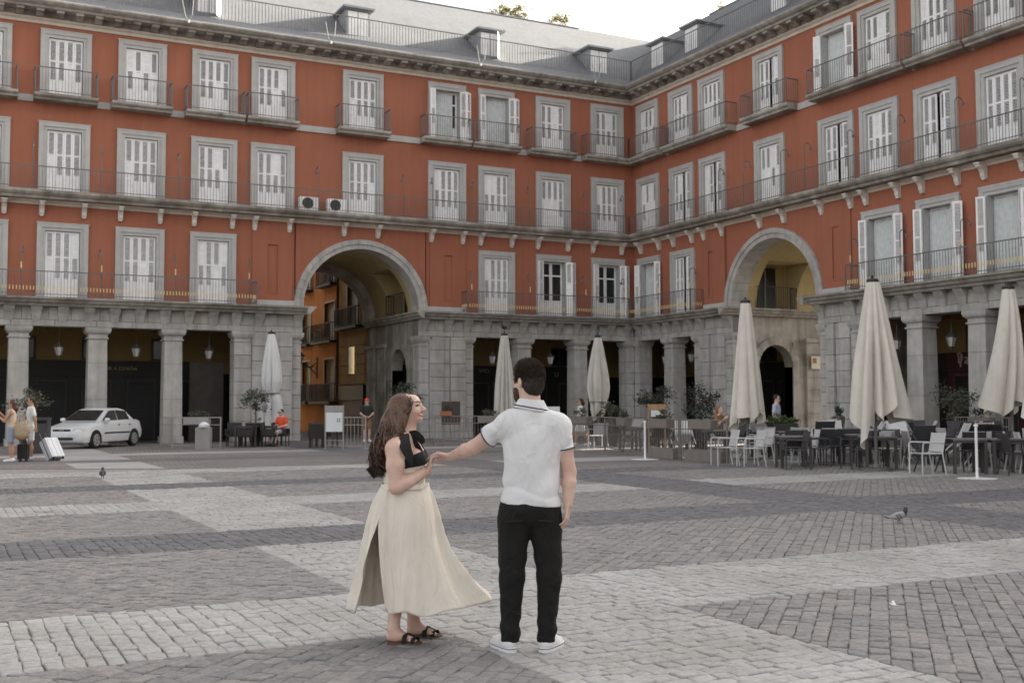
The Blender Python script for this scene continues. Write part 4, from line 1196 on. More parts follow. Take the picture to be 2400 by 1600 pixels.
# outer row, as seen
S('L', -13.12, -23.95, -108); S('L', -12.86, -24.62, -108); S('L', -11.75, -23.6, -105)
S('T', -12.35, -25.55, 62); S('D', -12.75, -26.05, -118, label='dark armchair with an open barred back at the terrace edge'); S('D', -11.85, -25.0, 150); S('D', -11.55, -25.5, 60)
S('L', -11.25, -24.7, -110); S('D', -10.9, -25.1, -25); S('D', -10.55, -24.85, 150); S('T', -10.2, -25.5, 62)
S('D', -9.9, -24.7, 150); S('D', -9.75, -26.1, -30)
S('T', -11.05, -26.9, 60); S('D', -10.75, -26.35, 150); S('L', -10.45, -26.6, 120); S('D', -11.5, -26.7, -105)
S('L', -10.25, -27.35, 60, label='pale armchair with a tan wooden seat back behind the terrace table')
S('L', -11.5, -28.75, -105, label='largest pale grey armchair at the very edge of the terrace'); S('T', -10.65, -29.0, 62); S('T', -10.05, -29.5, 62); S('D', -10.2, -29.95, 65); S('L', -9.2, -29.2, 40)
S('D', -10.9, -28.0, -20, 38); S('D', -9.9, -28.5, 150); S('L', -9.5, -28.3, 150)
rng = random.Random(12)
for (tx, ty) in [(-9.2, -23.2), (-8.6, -25.6), (-8.3, -27.6), (-7.2, -23.6), (-6.7, -25.9), (-6.5, -28.0), (-9.9, -21.4), (-7.6, -21.6), (-5.4, -22.6), (-5.0, -24.9), (-4.9, -27.2), (-5.8, -20.4), (-8.0, -24.4), (-9.6, -22.3), (-7.4, -26.8), (-6.0, -24.4), (-8.8, -29.9), (-7.2, -29.4), (-3.9, -26.0), (-6.3, -22.0)]:
    S('T', tx, ty, 62 + rng.uniform(-6, 6))
    for a in (62, 152, 242, 332):
        if rng.random() < 0.82:
            k = 'L' if rng.random() < 0.48 else 'D'
            d = R(a + rng.uniform(-12, 12)); dist = rng.uniform(0.5, 0.72)
            tip = rng.choice((0, 0, 36, 44))
            S(k, tx + dist * math.cos(d), ty + dist * math.sin(d), a - 90 + 180 * 0 + rng.uniform(-15, 15), tip)
# the smaller group nearer the corner, behind the fence
S('L', -10.4, -13.6, 170, label='pale solid-backed armchair just inside the taupe fence'); S('L', -9.7, -14.6, 95, 40); S('D', -10.6, -16.0, 60); S('T', -10.0, -15.2, 20); S('D', -10.7, -17.6, 170); S('T', -9.9, -17.2, 15); S('D', -9.4, -17.9, -100); S('L', -9.2, -16.5, 30); S('D', -8.7, -14.3, 200); S('T', -8.5, -15.2, 10); S('L', -11.0, -19.4, 160, 40); S('D', -10.2, -19.2, 20); S('T', -10.4, -20.0, 62)
# small terrace on the other side
for x, y, a in ((-20.5, -4.6, -20), (-19.9, -4.9, 170), (-19.4, -5.5, 60), (-20.3, -5.6, -110), (-18.9, -5.2, 60), (-18.05, -6.9, 75), (-17.6, -6.3, 100), (-18.3, -7.6, 160)):
    lab = 'dark woven tub chair under the man in orange' if (x, y) == (-18.9, -5.2) else 'dark woven tub chair next to the framed white menu board' if x > -18.5 else 'dark woven tub chair beside the man in orange' if x > -19.6 else 'dark woven tub chair between the flower trough and white parasol'
    o_ = S('R', x, y, a, label=lab); tag(o_, group='woven chairs by the white parasol')
for x, y in ((-20.1, -5.2), (-19.3, -5.0), (-17.9, -7.3)): S('K', x, y, 58)

# napkin box and bag on the tables
nb = thing('napkin_box', 'white napkin box lying on a grey terrace table', 'box', (-10.85, -26.95, 0.7455), R(62)); MB().box(-0.16, 0.16, -0.09, 0.09, 0, 0.09).build('box_body', 'paper_white', nb); MB().box(-0.15, 0.15, -0.03, 0.03, 0.0905, 0.1).build('lid_strip', 'paper_white', nb)
ob = thing('orange_cloth', 'crumpled orange cloth left on a table by the hedge planter', 'cloth', (-7.6, -21.6, 0.7455))
MB().lathe([(0.22, 0), (0.20, 0.05), (0.13, 0.10), (0.05, 0.16)], 14, rfun=lambda a, z: 1 + 0.25 * math.sin(3 * a) + 0.15 * math.sin(7 * a + z * 20)).build('folds', 'orange_cloth', ob, smooth=True)

# ---------------------------------------------------------------- fences with plant troughs
def fence(p0, p1, label, trough=True, bars=True, plants='leaf_olive', h=1.1, low=False, seed=0, m='taupe_metal'):
    rng = random.Random(seed)
    L = math.hypot(p1[0] - p0[0], p1[1] - p0[1]); a = math.atan2(p1[1] - p0[1], p1[0] - p0[0])
    t = thing('terrace_fence', label, 'fence', (p0[0], p0[1], 0), a, 'terrace fences')
    for x in (0, L): MB().box(x - 0.02, x + 0.02, -0.02, 0.02, 0, h).build('post', m, t)
    MB().box(0.02, L - 0.02, -0.018, 0.018, h - 0.035, h - 0.002).build('top_rail', m, t)
    MB().box(0.02, L - 0.02, -0.014, 0.014, h * 0.74, h * 0.74 + 0.028).build('middle_rail', m, t)
    MB().box(0.02, L - 0.02, -0.014, 0.014, 0.10, 0.128).build('bottom_rail', m, t)
    if bars:
        b = MB(); n = int(L / 0.11)
        for i in range(1, n):
            x = L * i / n; b.box(x - 0.007, x + 0.007, -0.007, 0.007, 0.128, h - 0.035)
        tag(b.build('bars', m, t), kind='stuff')
    if trough:
        w = min(0.9, L * 0.6); c = L / 2
        MB().box(c - w / 2, c + w / 2, -0.12, 0.12, h * 0.77, h * 0.99).build('trough', m, t)
        b = MB(); leaves(b, c, 0, h + 0.10, w * 0.5, 0.14, 0.16, 220, 0.08, rng, 10, 0.6); tag(b.build('plants', plants, t, fix=False), kind='stuff')
    if low: MB().box(L * 0.2, L * 0.95, -0.14, 0.14, 0.005, 0.30).build('weight_box', m, t)
    return t
fence((-11.4, -10.6), (-11.2, -12.4), 'taupe barred fence panel beside the woman in white', seed=1)
fence((-11.2, -12.45), (-11.05, -15.1), 'long taupe fence panel with a plant trough, parallel to the sunlit strip', seed=2)
fence((-11.08, -15.15), (-12.3, -19.3), 'longest taupe fence panel between two plant troughs', bars=True, low=False, seed=3)
fence((-12.35, -19.4), (-12.5, -21.2), 'taupe fence panel weighted with a low brown box', low=True, seed=4)
fence((-12.52, -21.3), (-12.45, -23.2), 'end panel of the taupe fence, with a second low box, beside two pale chairs', low=True, seed=5, plants='leaf_dark')
fence((-14.07, -8.3), (-13.2, -8.9), 'short taupe fence panel with an orange planter box', trough=False, seed=6)
fence((-13.05, -9.0), (-11.7, -9.8), 'taupe fence panel with a leafy trough in front of the arcade pier', seed=7)
fence((-22.84, -5.54), (-21.39, -6.46), 'pale taupe fence with a long flower trough beside the parked car', seed=8, bars=False, m='pale_taupe')
fence((-23.0, -4.1), (-22.86, -5.5), 'short side panel of the pale taupe fence nearest the car', trough=False, seed=9, bars=True, m='pale_taupe')
fence((-17.95, -9.5), (-17.3, -9.9), 'narrow taupe fence panel attached to the white menu board', trough=False, seed=10, m='pale_taupe')
fence((-4.2, -18.6), (-5.6, -19.6), 'taupe fence panel behind the terrace, by the yellow archway', seed=11, plants='leaf_dark')
fence((-3.2, -22.2), (-3.6, -24.4), 'taupe fence panel with dark plants in front of the red shop', seed=12, plants='leaf_dark')
pb = thing('planter_box', 'terracotta planter box standing on the fence near the arcade pier', 'planter', (-13.75, -8.55, 1.101), R(-33))
MB().box(-0.2, 0.2, -0.12, 0.12, 0, 0.16).build('box', 'terracotta', pb); b = MB(); leaves(b, 0, 0, 0.24, 0.2, 0.12, 0.12, 120, 0.08, random.Random(4), 6, 0.6); b.build('plants', 'leaf_dark', pb, fix=False)
hp = thing('hedge_planter', 'clipped green hedge in a tall grey planter on the terrace', 'planter', (-8.3, -20.3, 0), R(-27))
MB().box(-0.5, 0.5, -0.2, 0.2, 0, 0.92).build('trough', 'pot_dark', hp)
b = MB(); leaves(b, 0, 0, 1.0, 0.55, 0.24, 0.16, 900, 0.07, random.Random(9), 22, 0.5); b.build('hedge', 'leaf_hedge', hp, fix=False)
cb = thing('waste_cabinet', 'tall grey waste cabinet with a white bag on top, at the flower trough', 'cabinet', (-21.95, -6.35, 0), R(-32))
MB().box(-0.26, 0.26, -0.12, 0.12, 0, 0.74).build('cabinet_body', 'pale_taupe', cb); MB().lathe([(0.2, 0.74), (0.17, 0.86), (0.05, 0.93)], 12, (0, -0.02, 0), rfun=lambda a, z: 1 + 0.2 * math.sin(3 * a + 8 * z)).build('bag', 'paper_white', cb, smooth=True)
# menu board
mb_ = thing('menu_board', 'white menu board in a grey frame on legs', 'menu board', (-18.22, -9.35, 0), R(-32))
for s in (-1, 1): MB().box(s * 0.31 - 0.02, s * 0.31 + 0.02, -0.02, 0.02, 0, 1.50).build('leg', 'pale_taupe', mb_)
MB().box(-0.29, 0.29, -0.03, -0.005, 1.26, 1.48).build('header', 'pale_taupe', mb_)
pan = MB().box(-0.285, 0.285, -0.035, -0.008, 0.60, 1.25).build('panel', 'paper_white', mb_)
for ix in (0.12, 0.19):
    for iz in (0.95, 1.02): MB().box(ix - 0.02, ix + 0.02, -0.04, -0.0352, iz - 0.02, iz + 0.02).build('print', 'brown_panel', pan)
for z in (0.12, 0.3): MB().box(-0.29, 0.29, -0.012, 0.012, z, z + 0.02).build('rail', 'pale_taupe', mb_)
mb2 = thing('menu_board', 'white menu sheet on a wooden board behind the taupe fence', 'menu board', (-11.7, -19.0, 0), R(-27))
for s in (-1, 1): MB().box(s * 0.24 - 0.02, s * 0.24 + 0.02, 0.0, 0.03, 0, 1.5).build('leg', 'tan_wood', mb2)
MB().box(-0.22, 0.22, -0.02, 0.02, 1.33, 1.49).build('header', 'tan_wood', mb2); MB().box(-0.17, 0.17, -0.03, -0.005, 1.13, 1.32).build('panel', 'paper_white', mb2)
mb3 = thing('menu_board', 'tall plain white panel stand behind the man in the polo shirt', 'menu board', (-11.55, -12.6, 0), R(-27))
MB().box(-0.22, 0.22, -0.02, 0.02, 0.5, 1.42).build('panel', 'paper_white', mb3)
for s in (-1, 1): MB().box(s * 0.2 - 0.015, s * 0.2 + 0.015, 0.021, 0.05, 0, 1.42).build('leg', 'taupe_metal', mb3)
for i, (x, y, s_, lab) in enumerate(((-13.7, -8.3, 0.55, 'brown rectangular board standing against the arcade pier'), (-7.2, -25.9, 0, ''))):
    if s_:
        t = thing('display_board', lab, 'board', (x + 0.7, y + 1.0, 0), R(-27)); MB().box(-0.35, 0.35, -0.02, 0.02, 0.75, 1.62).build('panel', 'brown_panel', t)
        for q in (-1, 1): MB().box(q * 0.3 - 0.02, q * 0.3 + 0.02, 0.021, 0.05, 0, 1.6).build('leg', 'taupe_metal', t)
# queue posts
for x, y, h, lab in ((-13.08, -20.44, 1.0, 'slim white post on a flat round base beside the taupe fence'), (-11.83, -30.33, 1.03, 'thicker white post on a wide round base at the edge of the terrace')):
    t = thing('barrier_post', lab, 'post', (x, y, 0)); MB().lathe([(0.38, 0), (0.38, 0.008), (0.05, 0.022), (0.035, 0.03)], 28).build('base', 'white_gloss', t); MB().tube([(0, 0, 0.03), (0, 0, h)], 0.028, 10).build('pole', 'white_gloss', t); MB().lathe([(0.045, 0), (0.045, 0.03), (0.02, 0.045)], 10, (0, 0, h)).build('cap', 'white_gloss', t)
# waste bin by the arcade
wb = thing('waste_bin', 'dark grey litter bin with a hooded top, behind the travellers', 'bin', (-27.25, -7.2, 0), R(-15))
MB().box(-0.26, 0.26, -0.26, 0.26, 0.0, 0.95).build('bin_body', 'chair_dark', wb); MB().box(-0.28, 0.28, -0.28, 0.28, 1.06, 1.14).build('hood', 'chair_dark', wb)
for sx in (-1, 1): MB().box(sx * 0.24 - 0.02, sx * 0.24 + 0.02, -0.26, 0.26, 0.951, 1.059).build('side', 'chair_dark', wb)

# ---------------------------------------------------------------- closed parasols
def parasol(label, x, y, ztop, zbot, r0, rm, rb, m, seed, tied=None, hem=0.25, pleats=8, flare=1.0, lean=(0, 0)):
    rng = random.Random(seed)
    t = thing('closed_parasol', label, 'parasol', (x, y, 0), rng.uniform(0, 6), 'closed parasols')
    MB().tube([(0, 0, 0.06), (0, 0, ztop + 0.03)], 0.04, 10).build('pole', 'iron', t)
    MB().lathe([(0.36, 0), (0.36, 0.05), (0.10, 0.07), (0.06, 0.16)], 20).build('base', 'iron', t)
    MB().lathe([(0.10, -0.02), (0.135, 0.0), (0.135, 0.06), (0.11, 0.085), (0.03, 0.10), (0.03, 0.16)], 12, (0, 0, ztop)).build('cap', 'iron_dark', t)
    n, k = 112, 34; vv = []
    ph = [rng.uniform(0.5, 1.3) for _ in range(pleats)]; hz_ = [rng.uniform(-1, 1) for _ in range(pleats)]; dr = [rng.uniform(-0.16, 0.2) for _ in range(pleats)]
    def prof(u):
        if tied:
            tu = tied
            if u < tu: return r0 + (rm - r0) * math.sin(min(1, u / (tu * 0.8)) * math.pi / 2) - (0.10 * max(0, (u - tu * 0.8) / (tu * 0.2)))
            return rm * 0.82 + (rb - rm * 0.82) * ((u - tu) / (1 - tu)) ** 0.8
        return r0 + (rb - r0) * (u ** 0.9) if u < 0.8 else (r0 + (rb - r0) * 0.8 ** 0.9) + (rb - (r0 + (rb - r0) * 0.8 ** 0.9)) * (u - 0.8) / 0.2
    for j in range(k + 1):
        u = j / k
        for i in range(n):
            a = 2 * math.pi * i / n
            q = a / (2 * math.pi) * pleats + 0.35 * math.sin(a * 2 + seed + 0.5 * u); pi_, fr = int(q) % pleats, q % 1
            amp = 0.12 + 0.36 * min(1, u * 1.6)
            fold = (abs(math.sin(math.pi * fr)) ** 0.75) * ph[pi_]
            r_ = prof(u) * (1 - amp + amp * 1.35 * fold) * (1 + 0.02 * math.sin(5 * a + 5 * u + seed))
            if tied and abs(u - tied) < 0.03: r_ *= 0.9
            hemz = hem * (0.5 * hz_[pi_] + 0.6 * (fr - 0.5) * (1 if pi_ % 2 else -1) + 0.35 * math.sin(a + seed)) * u ** 3
            z = ztop + (zbot - ztop) * u + hemz
            ddx, ddy = lean[0] * u ** 2, lean[1] * u ** 2
            out = 1 + dr[pi_] * max(0, u - 0.6) * 1.5
            vv.append((r_ * out * math.cos(a) + ddx, r_ * out * math.sin(a) + ddy, z))
    ff = [(j * n + i, (j + 1) * n + i, (j + 1) * n + (i + 1) % n, j * n + (i + 1) % n) for j in range(k) for i in range(n)]
    c = MB(); c.add(vv, ff); c.build('canopy', m, t, smooth=True, fix=False)
    if tied:
        zt = ztop + (zbot - ztop) * tied
        MB().lathe([(rm * 0.88, -0.025), (rm * 0.90, 0.0), (rm * 0.88, 0.025)], 24, (0, 0, zt)).build('tie_strap', 'taupe_metal', t)
    return t
parasol('white closed parasol strapped near its hem, by the arcade pier', -18.85, -3.54, 4.22, 0.78, 0.13, 0.36, 0.42, 'canvas_white', 1, tied=0.66, hem=0.35)
parasol('pale closed parasol with a dark pigeon on top', -11.12, -8.05, 4.10, 1.06, 0.13, 0.30, 0.40, 'canvas_grey', 2, hem=0.25)
parasol('pale bulging closed parasol with a grey pigeon on top', -8.22, -10.09, 3.98, 1.12, 0.13, 0.42, 0.22, 'canvas_grey', 3, tied=0.84, hem=0.35)
parasol('cream closed parasol standing in front of the yellow archway', -10.86, -22.03, 4.20, 1.15, 0.13, 0.35, 0.42, 'canvas_cream', 4, hem=0.55, pleats=7)
parasol('largest cream closed parasol, its torn hem hanging in strips', -11.44, -27.25, 4.22, 1.25, 0.14, 0.4, 0.56, 'canvas_cream', 5, hem=0.7, pleats=8)
parasol('cream closed parasol with a small upper valance, beside the white one', -8.46, -28.44, 4.08, 1.35, 0.13, 0.4, 0.45, 'canvas_cream', 6, hem=0.5, pleats=6, lean=(-0.25, -0.1))
parasol('bright white closed parasol at the outer end of the terrace', -10.35, -30.84, 4.15, 1.15, 0.14, 0.4, 0.50, 'canvas_white', 7, hem=0.4)

# ---------------------------------------------------------------- plants on the roof terrace
rr = thing('roof_screen', 'thin glazed balustrade on the roof terrace above the ridge', 'balustrade', (-5.2, 6.2, 20.75))
for i in range(9): MB().tube([(i * 1.0, 0, 0), (i * 1.0, 0, 2.0 - 0.02 * i)], 0.025, 5).build('post', 'iron', rr)
MB().tube([(0, 0, 2.0), (8.0, 0, 1.85)], 0.02, 5).build('handrail', 'iron', rr)
for x, s, sd, lab in ((-3.9, 0.75, 1, 'larger yellowish shrub on the roof terrace'), (-2.9, 0.55, 3, 'small yellowish shrub pressed against the larger one on the roof terrace'), (-0.4, 0.6, 2, 'yellowish roof shrub standing apart along the glazed balustrade')):
    t = thing('roof_shrub', lab, 'shrub', (x, 6.5, 20.95)); MB().box(-0.4, 0.4, -0.2, 0.2, 0, 0.8).build('planter', 'taupe_metal', t)
    MB().tube([(0, 0, 0.7), (0.02, 0, 1.3)], [0.03, 0.015], 5).build('stem', 'bark', t)
    b = MB(); leaves(b, 0, 0, 1.35, s, 0.4, 0.42, 900, 0.11, random.Random(sd), 16, 0.4); b.build('crown', 'leaf_yellow', t, fix=False)
t = thing('roof_shrub', 'tall thin shrub behind the ridge of the right-angled wing', 'shrub', (8.0, 3.1, 20.0)); MB().tube([(0, 0, 0), (0.05, 0, 2.6)], [0.05, 0.02], 5).build('stem', 'bark', t)
b = MB(); leaves(b, 0, 0, 3.0, 0.6, 0.6, 0.6, 800, 0.12, random.Random(5), 12, 0.4); b.build('crown', 'leaf_yellow', t, fix=False)
# ---------------------------------------------------------------- parked white car
mat('car_paint', (0.66, 0.68, 0.70), 0.25, 0.02, spec=0.6)
mat('car_glass', (0.035, 0.033, 0.03), 0.06, 0.1, spec=0.7)
mat('tyre', (0.02, 0.02, 0.02), 0.85, 0.1)
mat('rim', (0.42, 0.42, 0.43), 0.35, 0.05, metal=0.4)
mat('headlamp', (0.50, 0.52, 0.53), 0.15, 0.05)
def car(x, y, rz):
    t = thing('parked_car', 'white four-door saloon car parked at the arcade', 'car', (x, y, 0), rz)
    # sections along local x (front = +x); each: x, half width low, half width belt, z sill, z belt
    st = [(2.10, 0.60, 0.55, 0.30, 0.58), (2.04, 0.72, 0.68, 0.24, 0.66), (1.90, 0.80, 0.78, 0.20, 0.71), (1.60, 0.84, 0.83, 0.19, 0.78), (1.20, 0.85, 0.84, 0.19, 0.86), (0.85, 0.85, 0.84, 0.19, 0.92),
          (0.40, 0.855, 0.845, 0.19, 0.935), (-0.3, 0.855, 0.845, 0.19, 0.95), (-1.0, 0.855, 0.845, 0.20, 0.965), (-1.45, 0.85, 0.83, 0.22, 0.98), (-1.75, 0.83, 0.79, 0.25, 0.985), (-2.0, 0.77, 0.71, 0.30, 0.95), (-2.10, 0.66, 0.60, 0.36, 0.86)]
    vv, ff, n = [], [], 14
    for X_, wl, wb_, z0, z1 in st:
        h = z1 - z0
        half = [(wl * 0.80, z0), (wl * 0.96, z0 + 0.05 * h), (wl, z0 + 0.22 * h), (wl * 1.005, z0 + 0.48 * h), (wb_ * 1.0, z0 + 0.82 * h), (wb_ * 0.965, z0 + 0.95 * h), (wb_ * 0.82, z1 + 0.012)]
        ring = [(X_, a, b2) for a, b2 in half] + [(X_, -a, b2) for a, b2 in half[::-1]]
        vv += ring
    for j in range(len(st) - 1):
        for i in range(n): ff.append((j * n + i, j * n + (i + 1) % n, (j + 1) * n + (i + 1) % n, (j + 1) * n + i))
    ff += [tuple(range(n)), tuple((len(st) - 1) * n + i for i in range(n))][::-1]
    body = MB().add(vv, ff).build('body', 'car_paint', t, smooth=38)
    # greenhouse
    cs = [(0.95, 0.70, 0.925, 0.68, 0.935), (0.15, 0.745, 0.93, 0.56, 1.36), (-0.15, 0.745, 0.93, 0.555, 1.415), (-0.75, 0.745, 0.94, 0.55, 1.42), (-1.10, 0.74, 0.95, 0.54, 1.36), (-1.72, 0.66, 0.97, 0.60, 0.995)]
    vv, ff = [], []
    for X_, wb_, zb, wt, zt in cs: vv += [(X_, wb_, zb), (X_, wt, zt - 0.02), (X_, wt * 0.85, zt), (X_, -wt * 0.85, zt), (X_, -wt, zt - 0.02), (X_, -wb_, zb)]
    for j in range(len(cs) - 1):
        for i in range(5): ff.append((j * 6 + i, j * 6 + i + 1, (j + 1) * 6 + i + 1, (j + 1) * 6 + i))
    MB().add(vv, ff).build('roof', 'car_paint', t, smooth=30)
    def pane(name, q, off):
        c = sum((Vector(p) for p in q), Vector()) / len(q); o = Vector(off)
        MB().add([Vector(p) + o for p in q] + [Vector(p) + o * 0.2 for p in q], [tuple(range(len(q)))] + [(i, (i + 1) % len(q), len(q) + (i + 1) % len(q), len(q) + i) for i in range(len(q))]).build(name, 'car_glass', t)
    pane('windscreen', [(0.90, 0.60, 0.975), (0.90, -0.60, 0.975), (0.22, -0.49, 1.325), (0.22, 0.49, 1.325)], (0.012, 0, 0.02))
    pane('rear_window', [(-1.16, 0.46, 1.33), (-1.16, -0.46, 1.33), (-1.62, -0.55, 1.06), (-1.62, 0.55, 1.06)], (-0.02, 0, 0.02))
    for s in (-1, 1):
        pane('side_window', [(0.70, s * 0.722, 0.985), (-0.28, s * 0.722, 0.985), (-0.28, s * 0.60, 1.34), (0.10, s * 0.60, 1.32)], (0, s * 0.018, 0.003))
        pane('side_window', [(-0.36, s * 0.722, 0.99), (-1.18, s * 0.705, 1.0), (-1.05, s * 0.60, 1.30), (-0.36, s * 0.60, 1.345)], (0, s * 0.018, 0.003))
        MB().box(-0.95, 0.75, s * 0.852, s * 0.874, 0.515, 0.56).build('rub_strip', 'shop_black', t)
        for hx in (-0.22, -0.98): MB().box(hx - 0.045, hx + 0.045, s * 0.845, s * 0.872, 0.80, 0.835).build('door_handle', 'shop_black', t)
        m = MB(); m.lathe([(0.02, -0.07), (0.09, -0.06), (0.10, 0.0), (0.08, 0.06), (0.02, 0.07)], 10, (0.62, s * 0.87, 1.0)); m.build('mirror', 'car_paint', t, smooth=True)
        for wx in (1.30, -1.30):
            MB().prism([(wx + 0.36 * math.cos(a), max(0.18, 0.30 + 0.36 * math.sin(a))) for a in [k * math.pi / 14 for k in range(-3, 18)]], s * 0.70, s * 0.862, 'y').build('wheel_arch', 'shop_black', t)
            w = MB(); prof = [(0.20, 0.0), (0.28, 0.0), (0.30, 0.03), (0.305, 0.09), (0.30, 0.15), (0.27, 0.18), (0.20, 0.18)]
            ng = 24; vv = []
            for r_, d in prof: vv += [(wx + r_ * math.cos(2 * math.pi * k / ng), s * (0.695 + d), 0.305 + r_ * math.sin(2 * math.pi * k / ng)) for k in range(ng)]
            w.add(vv, [(j * ng + k, j * ng + (k + 1) % ng, (j + 1) * ng + (k + 1) % ng, (j + 1) * ng + k) for j in range(len(prof) - 1) for k in range(ng)])
            wo = w.build('wheel', 'tyre', t, smooth=40)
            rm_ = MB()
            for k in range(7):
                a = 2 * math.pi * k / 7
                rm_.obox((wx + 0.115 * math.cos(a), s * 0.868, 0.305 + 0.115 * math.sin(a)), (0.095 * math.cos(a), 0, 0.095 * math.sin(a)), (-0.036 * math.sin(a), 0, 0.036 * math.cos(a)), (0, 0.008, 0))
            rm_.lathe([(0.20, 0), (0.21, 0.001)], 4) if False else None
            ring = [(wx + 0.195 * math.cos(a * math.pi / 12), s * 0.866, 0.305 + 0.195 * math.sin(a * math.pi / 12)) for a in range(25)]
            rm_.tube(ring, 0.017, 6); rm_.build('rim', 'rim', wo)
            MB().prism([(wx + 0.19 * math.cos(a * math.pi / 10), 0.305 + 0.19 * math.sin(a * math.pi / 10)) for a in range(20)], s * 0.78, s * 0.83, 'y').build('hub_back', 'tyre', wo)
        h = MB(); h.add([(2.045, s * 0.40, 0.62), (1.93, s * 0.76, 0.64), (1.80, s * 0.795, 0.715), (1.93, s * 0.60, 0.735), (2.03, s * 0.42, 0.70)], [(0, 1, 2, 3, 4)])
        h.v = [(a + 0.03, b2 * 1.012, c) for a, b2, c in h.v]; h.build('headlight', 'headlamp', t)
        MB().obox((2.06, s * 0.52, 0.36), (0.02, 0, 0), (0, 0.08, 0), (0, 0, 0.035)).build('fog_light', 'headlamp', t)
    MB().obox((2.085, 0, 0.655), (0.012, 0, 0.006), (0, 0.33, 0), (0, 0, 0.03)).build('grille', 'shop_black', t)
    MB().obox((2.11, 0, 0.36), (0.012, 0, 0), (0, 0.45, 0), (0, 0, 0.045)).build('air_intake', 'shop_black', t)
    MB().obox((2.118, 0, 0.48), (0.006, 0, 0), (0, 0.26, 0), (0, 0, 0.055)).build('number_plate', 'paper_white', t)
    em = MB(); em.tube([(2.10, 0.055 * math.cos(a * math.pi / 8), 0.66 + 0.045 * math.sin(a * math.pi / 8)) for a in range(17)], 0.008, 5); em.box(2.092, 2.104, -0.075, 0.075, 0.652, 0.668); em.build('emblem', 'rim', t)
car(-25.08, -2.5, math.atan2(-0.793, -0.608))
# ---------------------------------------------------------------- organic shapes: smooth union of tapered capsules and ellipsoids, meshed with surface nets
mat('skin_fair', (0.62, 0.43, 0.35), 0.5, 0.06, 14, bump=0.12, bscale=260, spec=0.35, dirt=((0.56, 0.335, 0.265), 9.0, 0.7))
mat('skin_tan', (0.46, 0.27, 0.18), 0.55, 0.06, 8, spec=0.3)
mat('hair_dark', (0.040, 0.027, 0.019), 0.6, 0.35, 60, rnd=0.5, spec=0.35)
mat('hair_brown', (0.072, 0.036, 0.022), 0.42, 0.3, 60, rnd=0.65, spec=0.45)
mat('hair_red', (0.28, 0.115, 0.045), 0.5, 0.25, 20)
mat('cloth_black', (0.013, 0.012, 0.012), 0.85, 0.15, 10)
mat('trousers_black', (0.0085, 0.0077, 0.0072), 0.9, 0.15, 6, wrinkle=(0.03, (10, 10, 9)))
mat('polo_white', (0.70, 0.70, 0.71), 0.9, 0.03, 4, bump=0.12, bscale=420, wrinkle=(0.028, (9, 9, 5)))
mat('navy', (0.045, 0.06, 0.10), 0.8, 0.05)
mat('linen', (0.74, 0.685, 0.60), 0.9, 0.05, 6, bump=0.2, bscale=300, streak=0.03, wrinkle=(0.022, (16, 16, 3.5)))
mat('sneaker', (0.72, 0.72, 0.73), 0.6, 0.03)
mat('sole_brown', (0.13, 0.07, 0.045), 0.7, 0.1)
mat('shirt_white', (0.66, 0.665, 0.67), 0.85, 0.03)
mat('shirt_orange', (0.72, 0.10, 0.045), 0.85, 0.05)
mat('shirt_purple', (0.14, 0.10, 0.28), 0.85, 0.05)
mat('shirt_black', (0.03, 0.032, 0.035), 0.85, 0.1)
mat('shirt_blue', (0.45, 0.50, 0.60), 0.85, 0.05)
mat('shirt_peach', (0.66, 0.50, 0.38), 0.85, 0.05)
mat('denim', (0.30, 0.34, 0.42), 0.85, 0.08)
mat('khaki', (0.28, 0.15, 0.08), 0.85, 0.08)
mat('apron_red', (0.20, 0.02, 0.025), 0.85, 0.08)
mat('straw', (0.42, 0.33, 0.22), 0.9, 0.12, 20)
mat('beard_brown', (0.06, 0.038, 0.027), 0.8, 0.3, 80, spec=0.2)
mat('lips', (0.42, 0.13, 0.12), 0.45, 0.03)
mat('teeth', (0.75, 0.73, 0.70), 0.35, 0.02)
mat('eye_dark', (0.03, 0.02, 0.018), 0.2, 0.02)
mat('nail_red', (0.55, 0.05, 0.03), 0.3, 0.02)
mat('cap_orange', (0.70, 0.10, 0.04), 0.8, 0.05)
mat('suitcase_silver', (0.55, 0.57, 0.61), 0.35, 0.03)

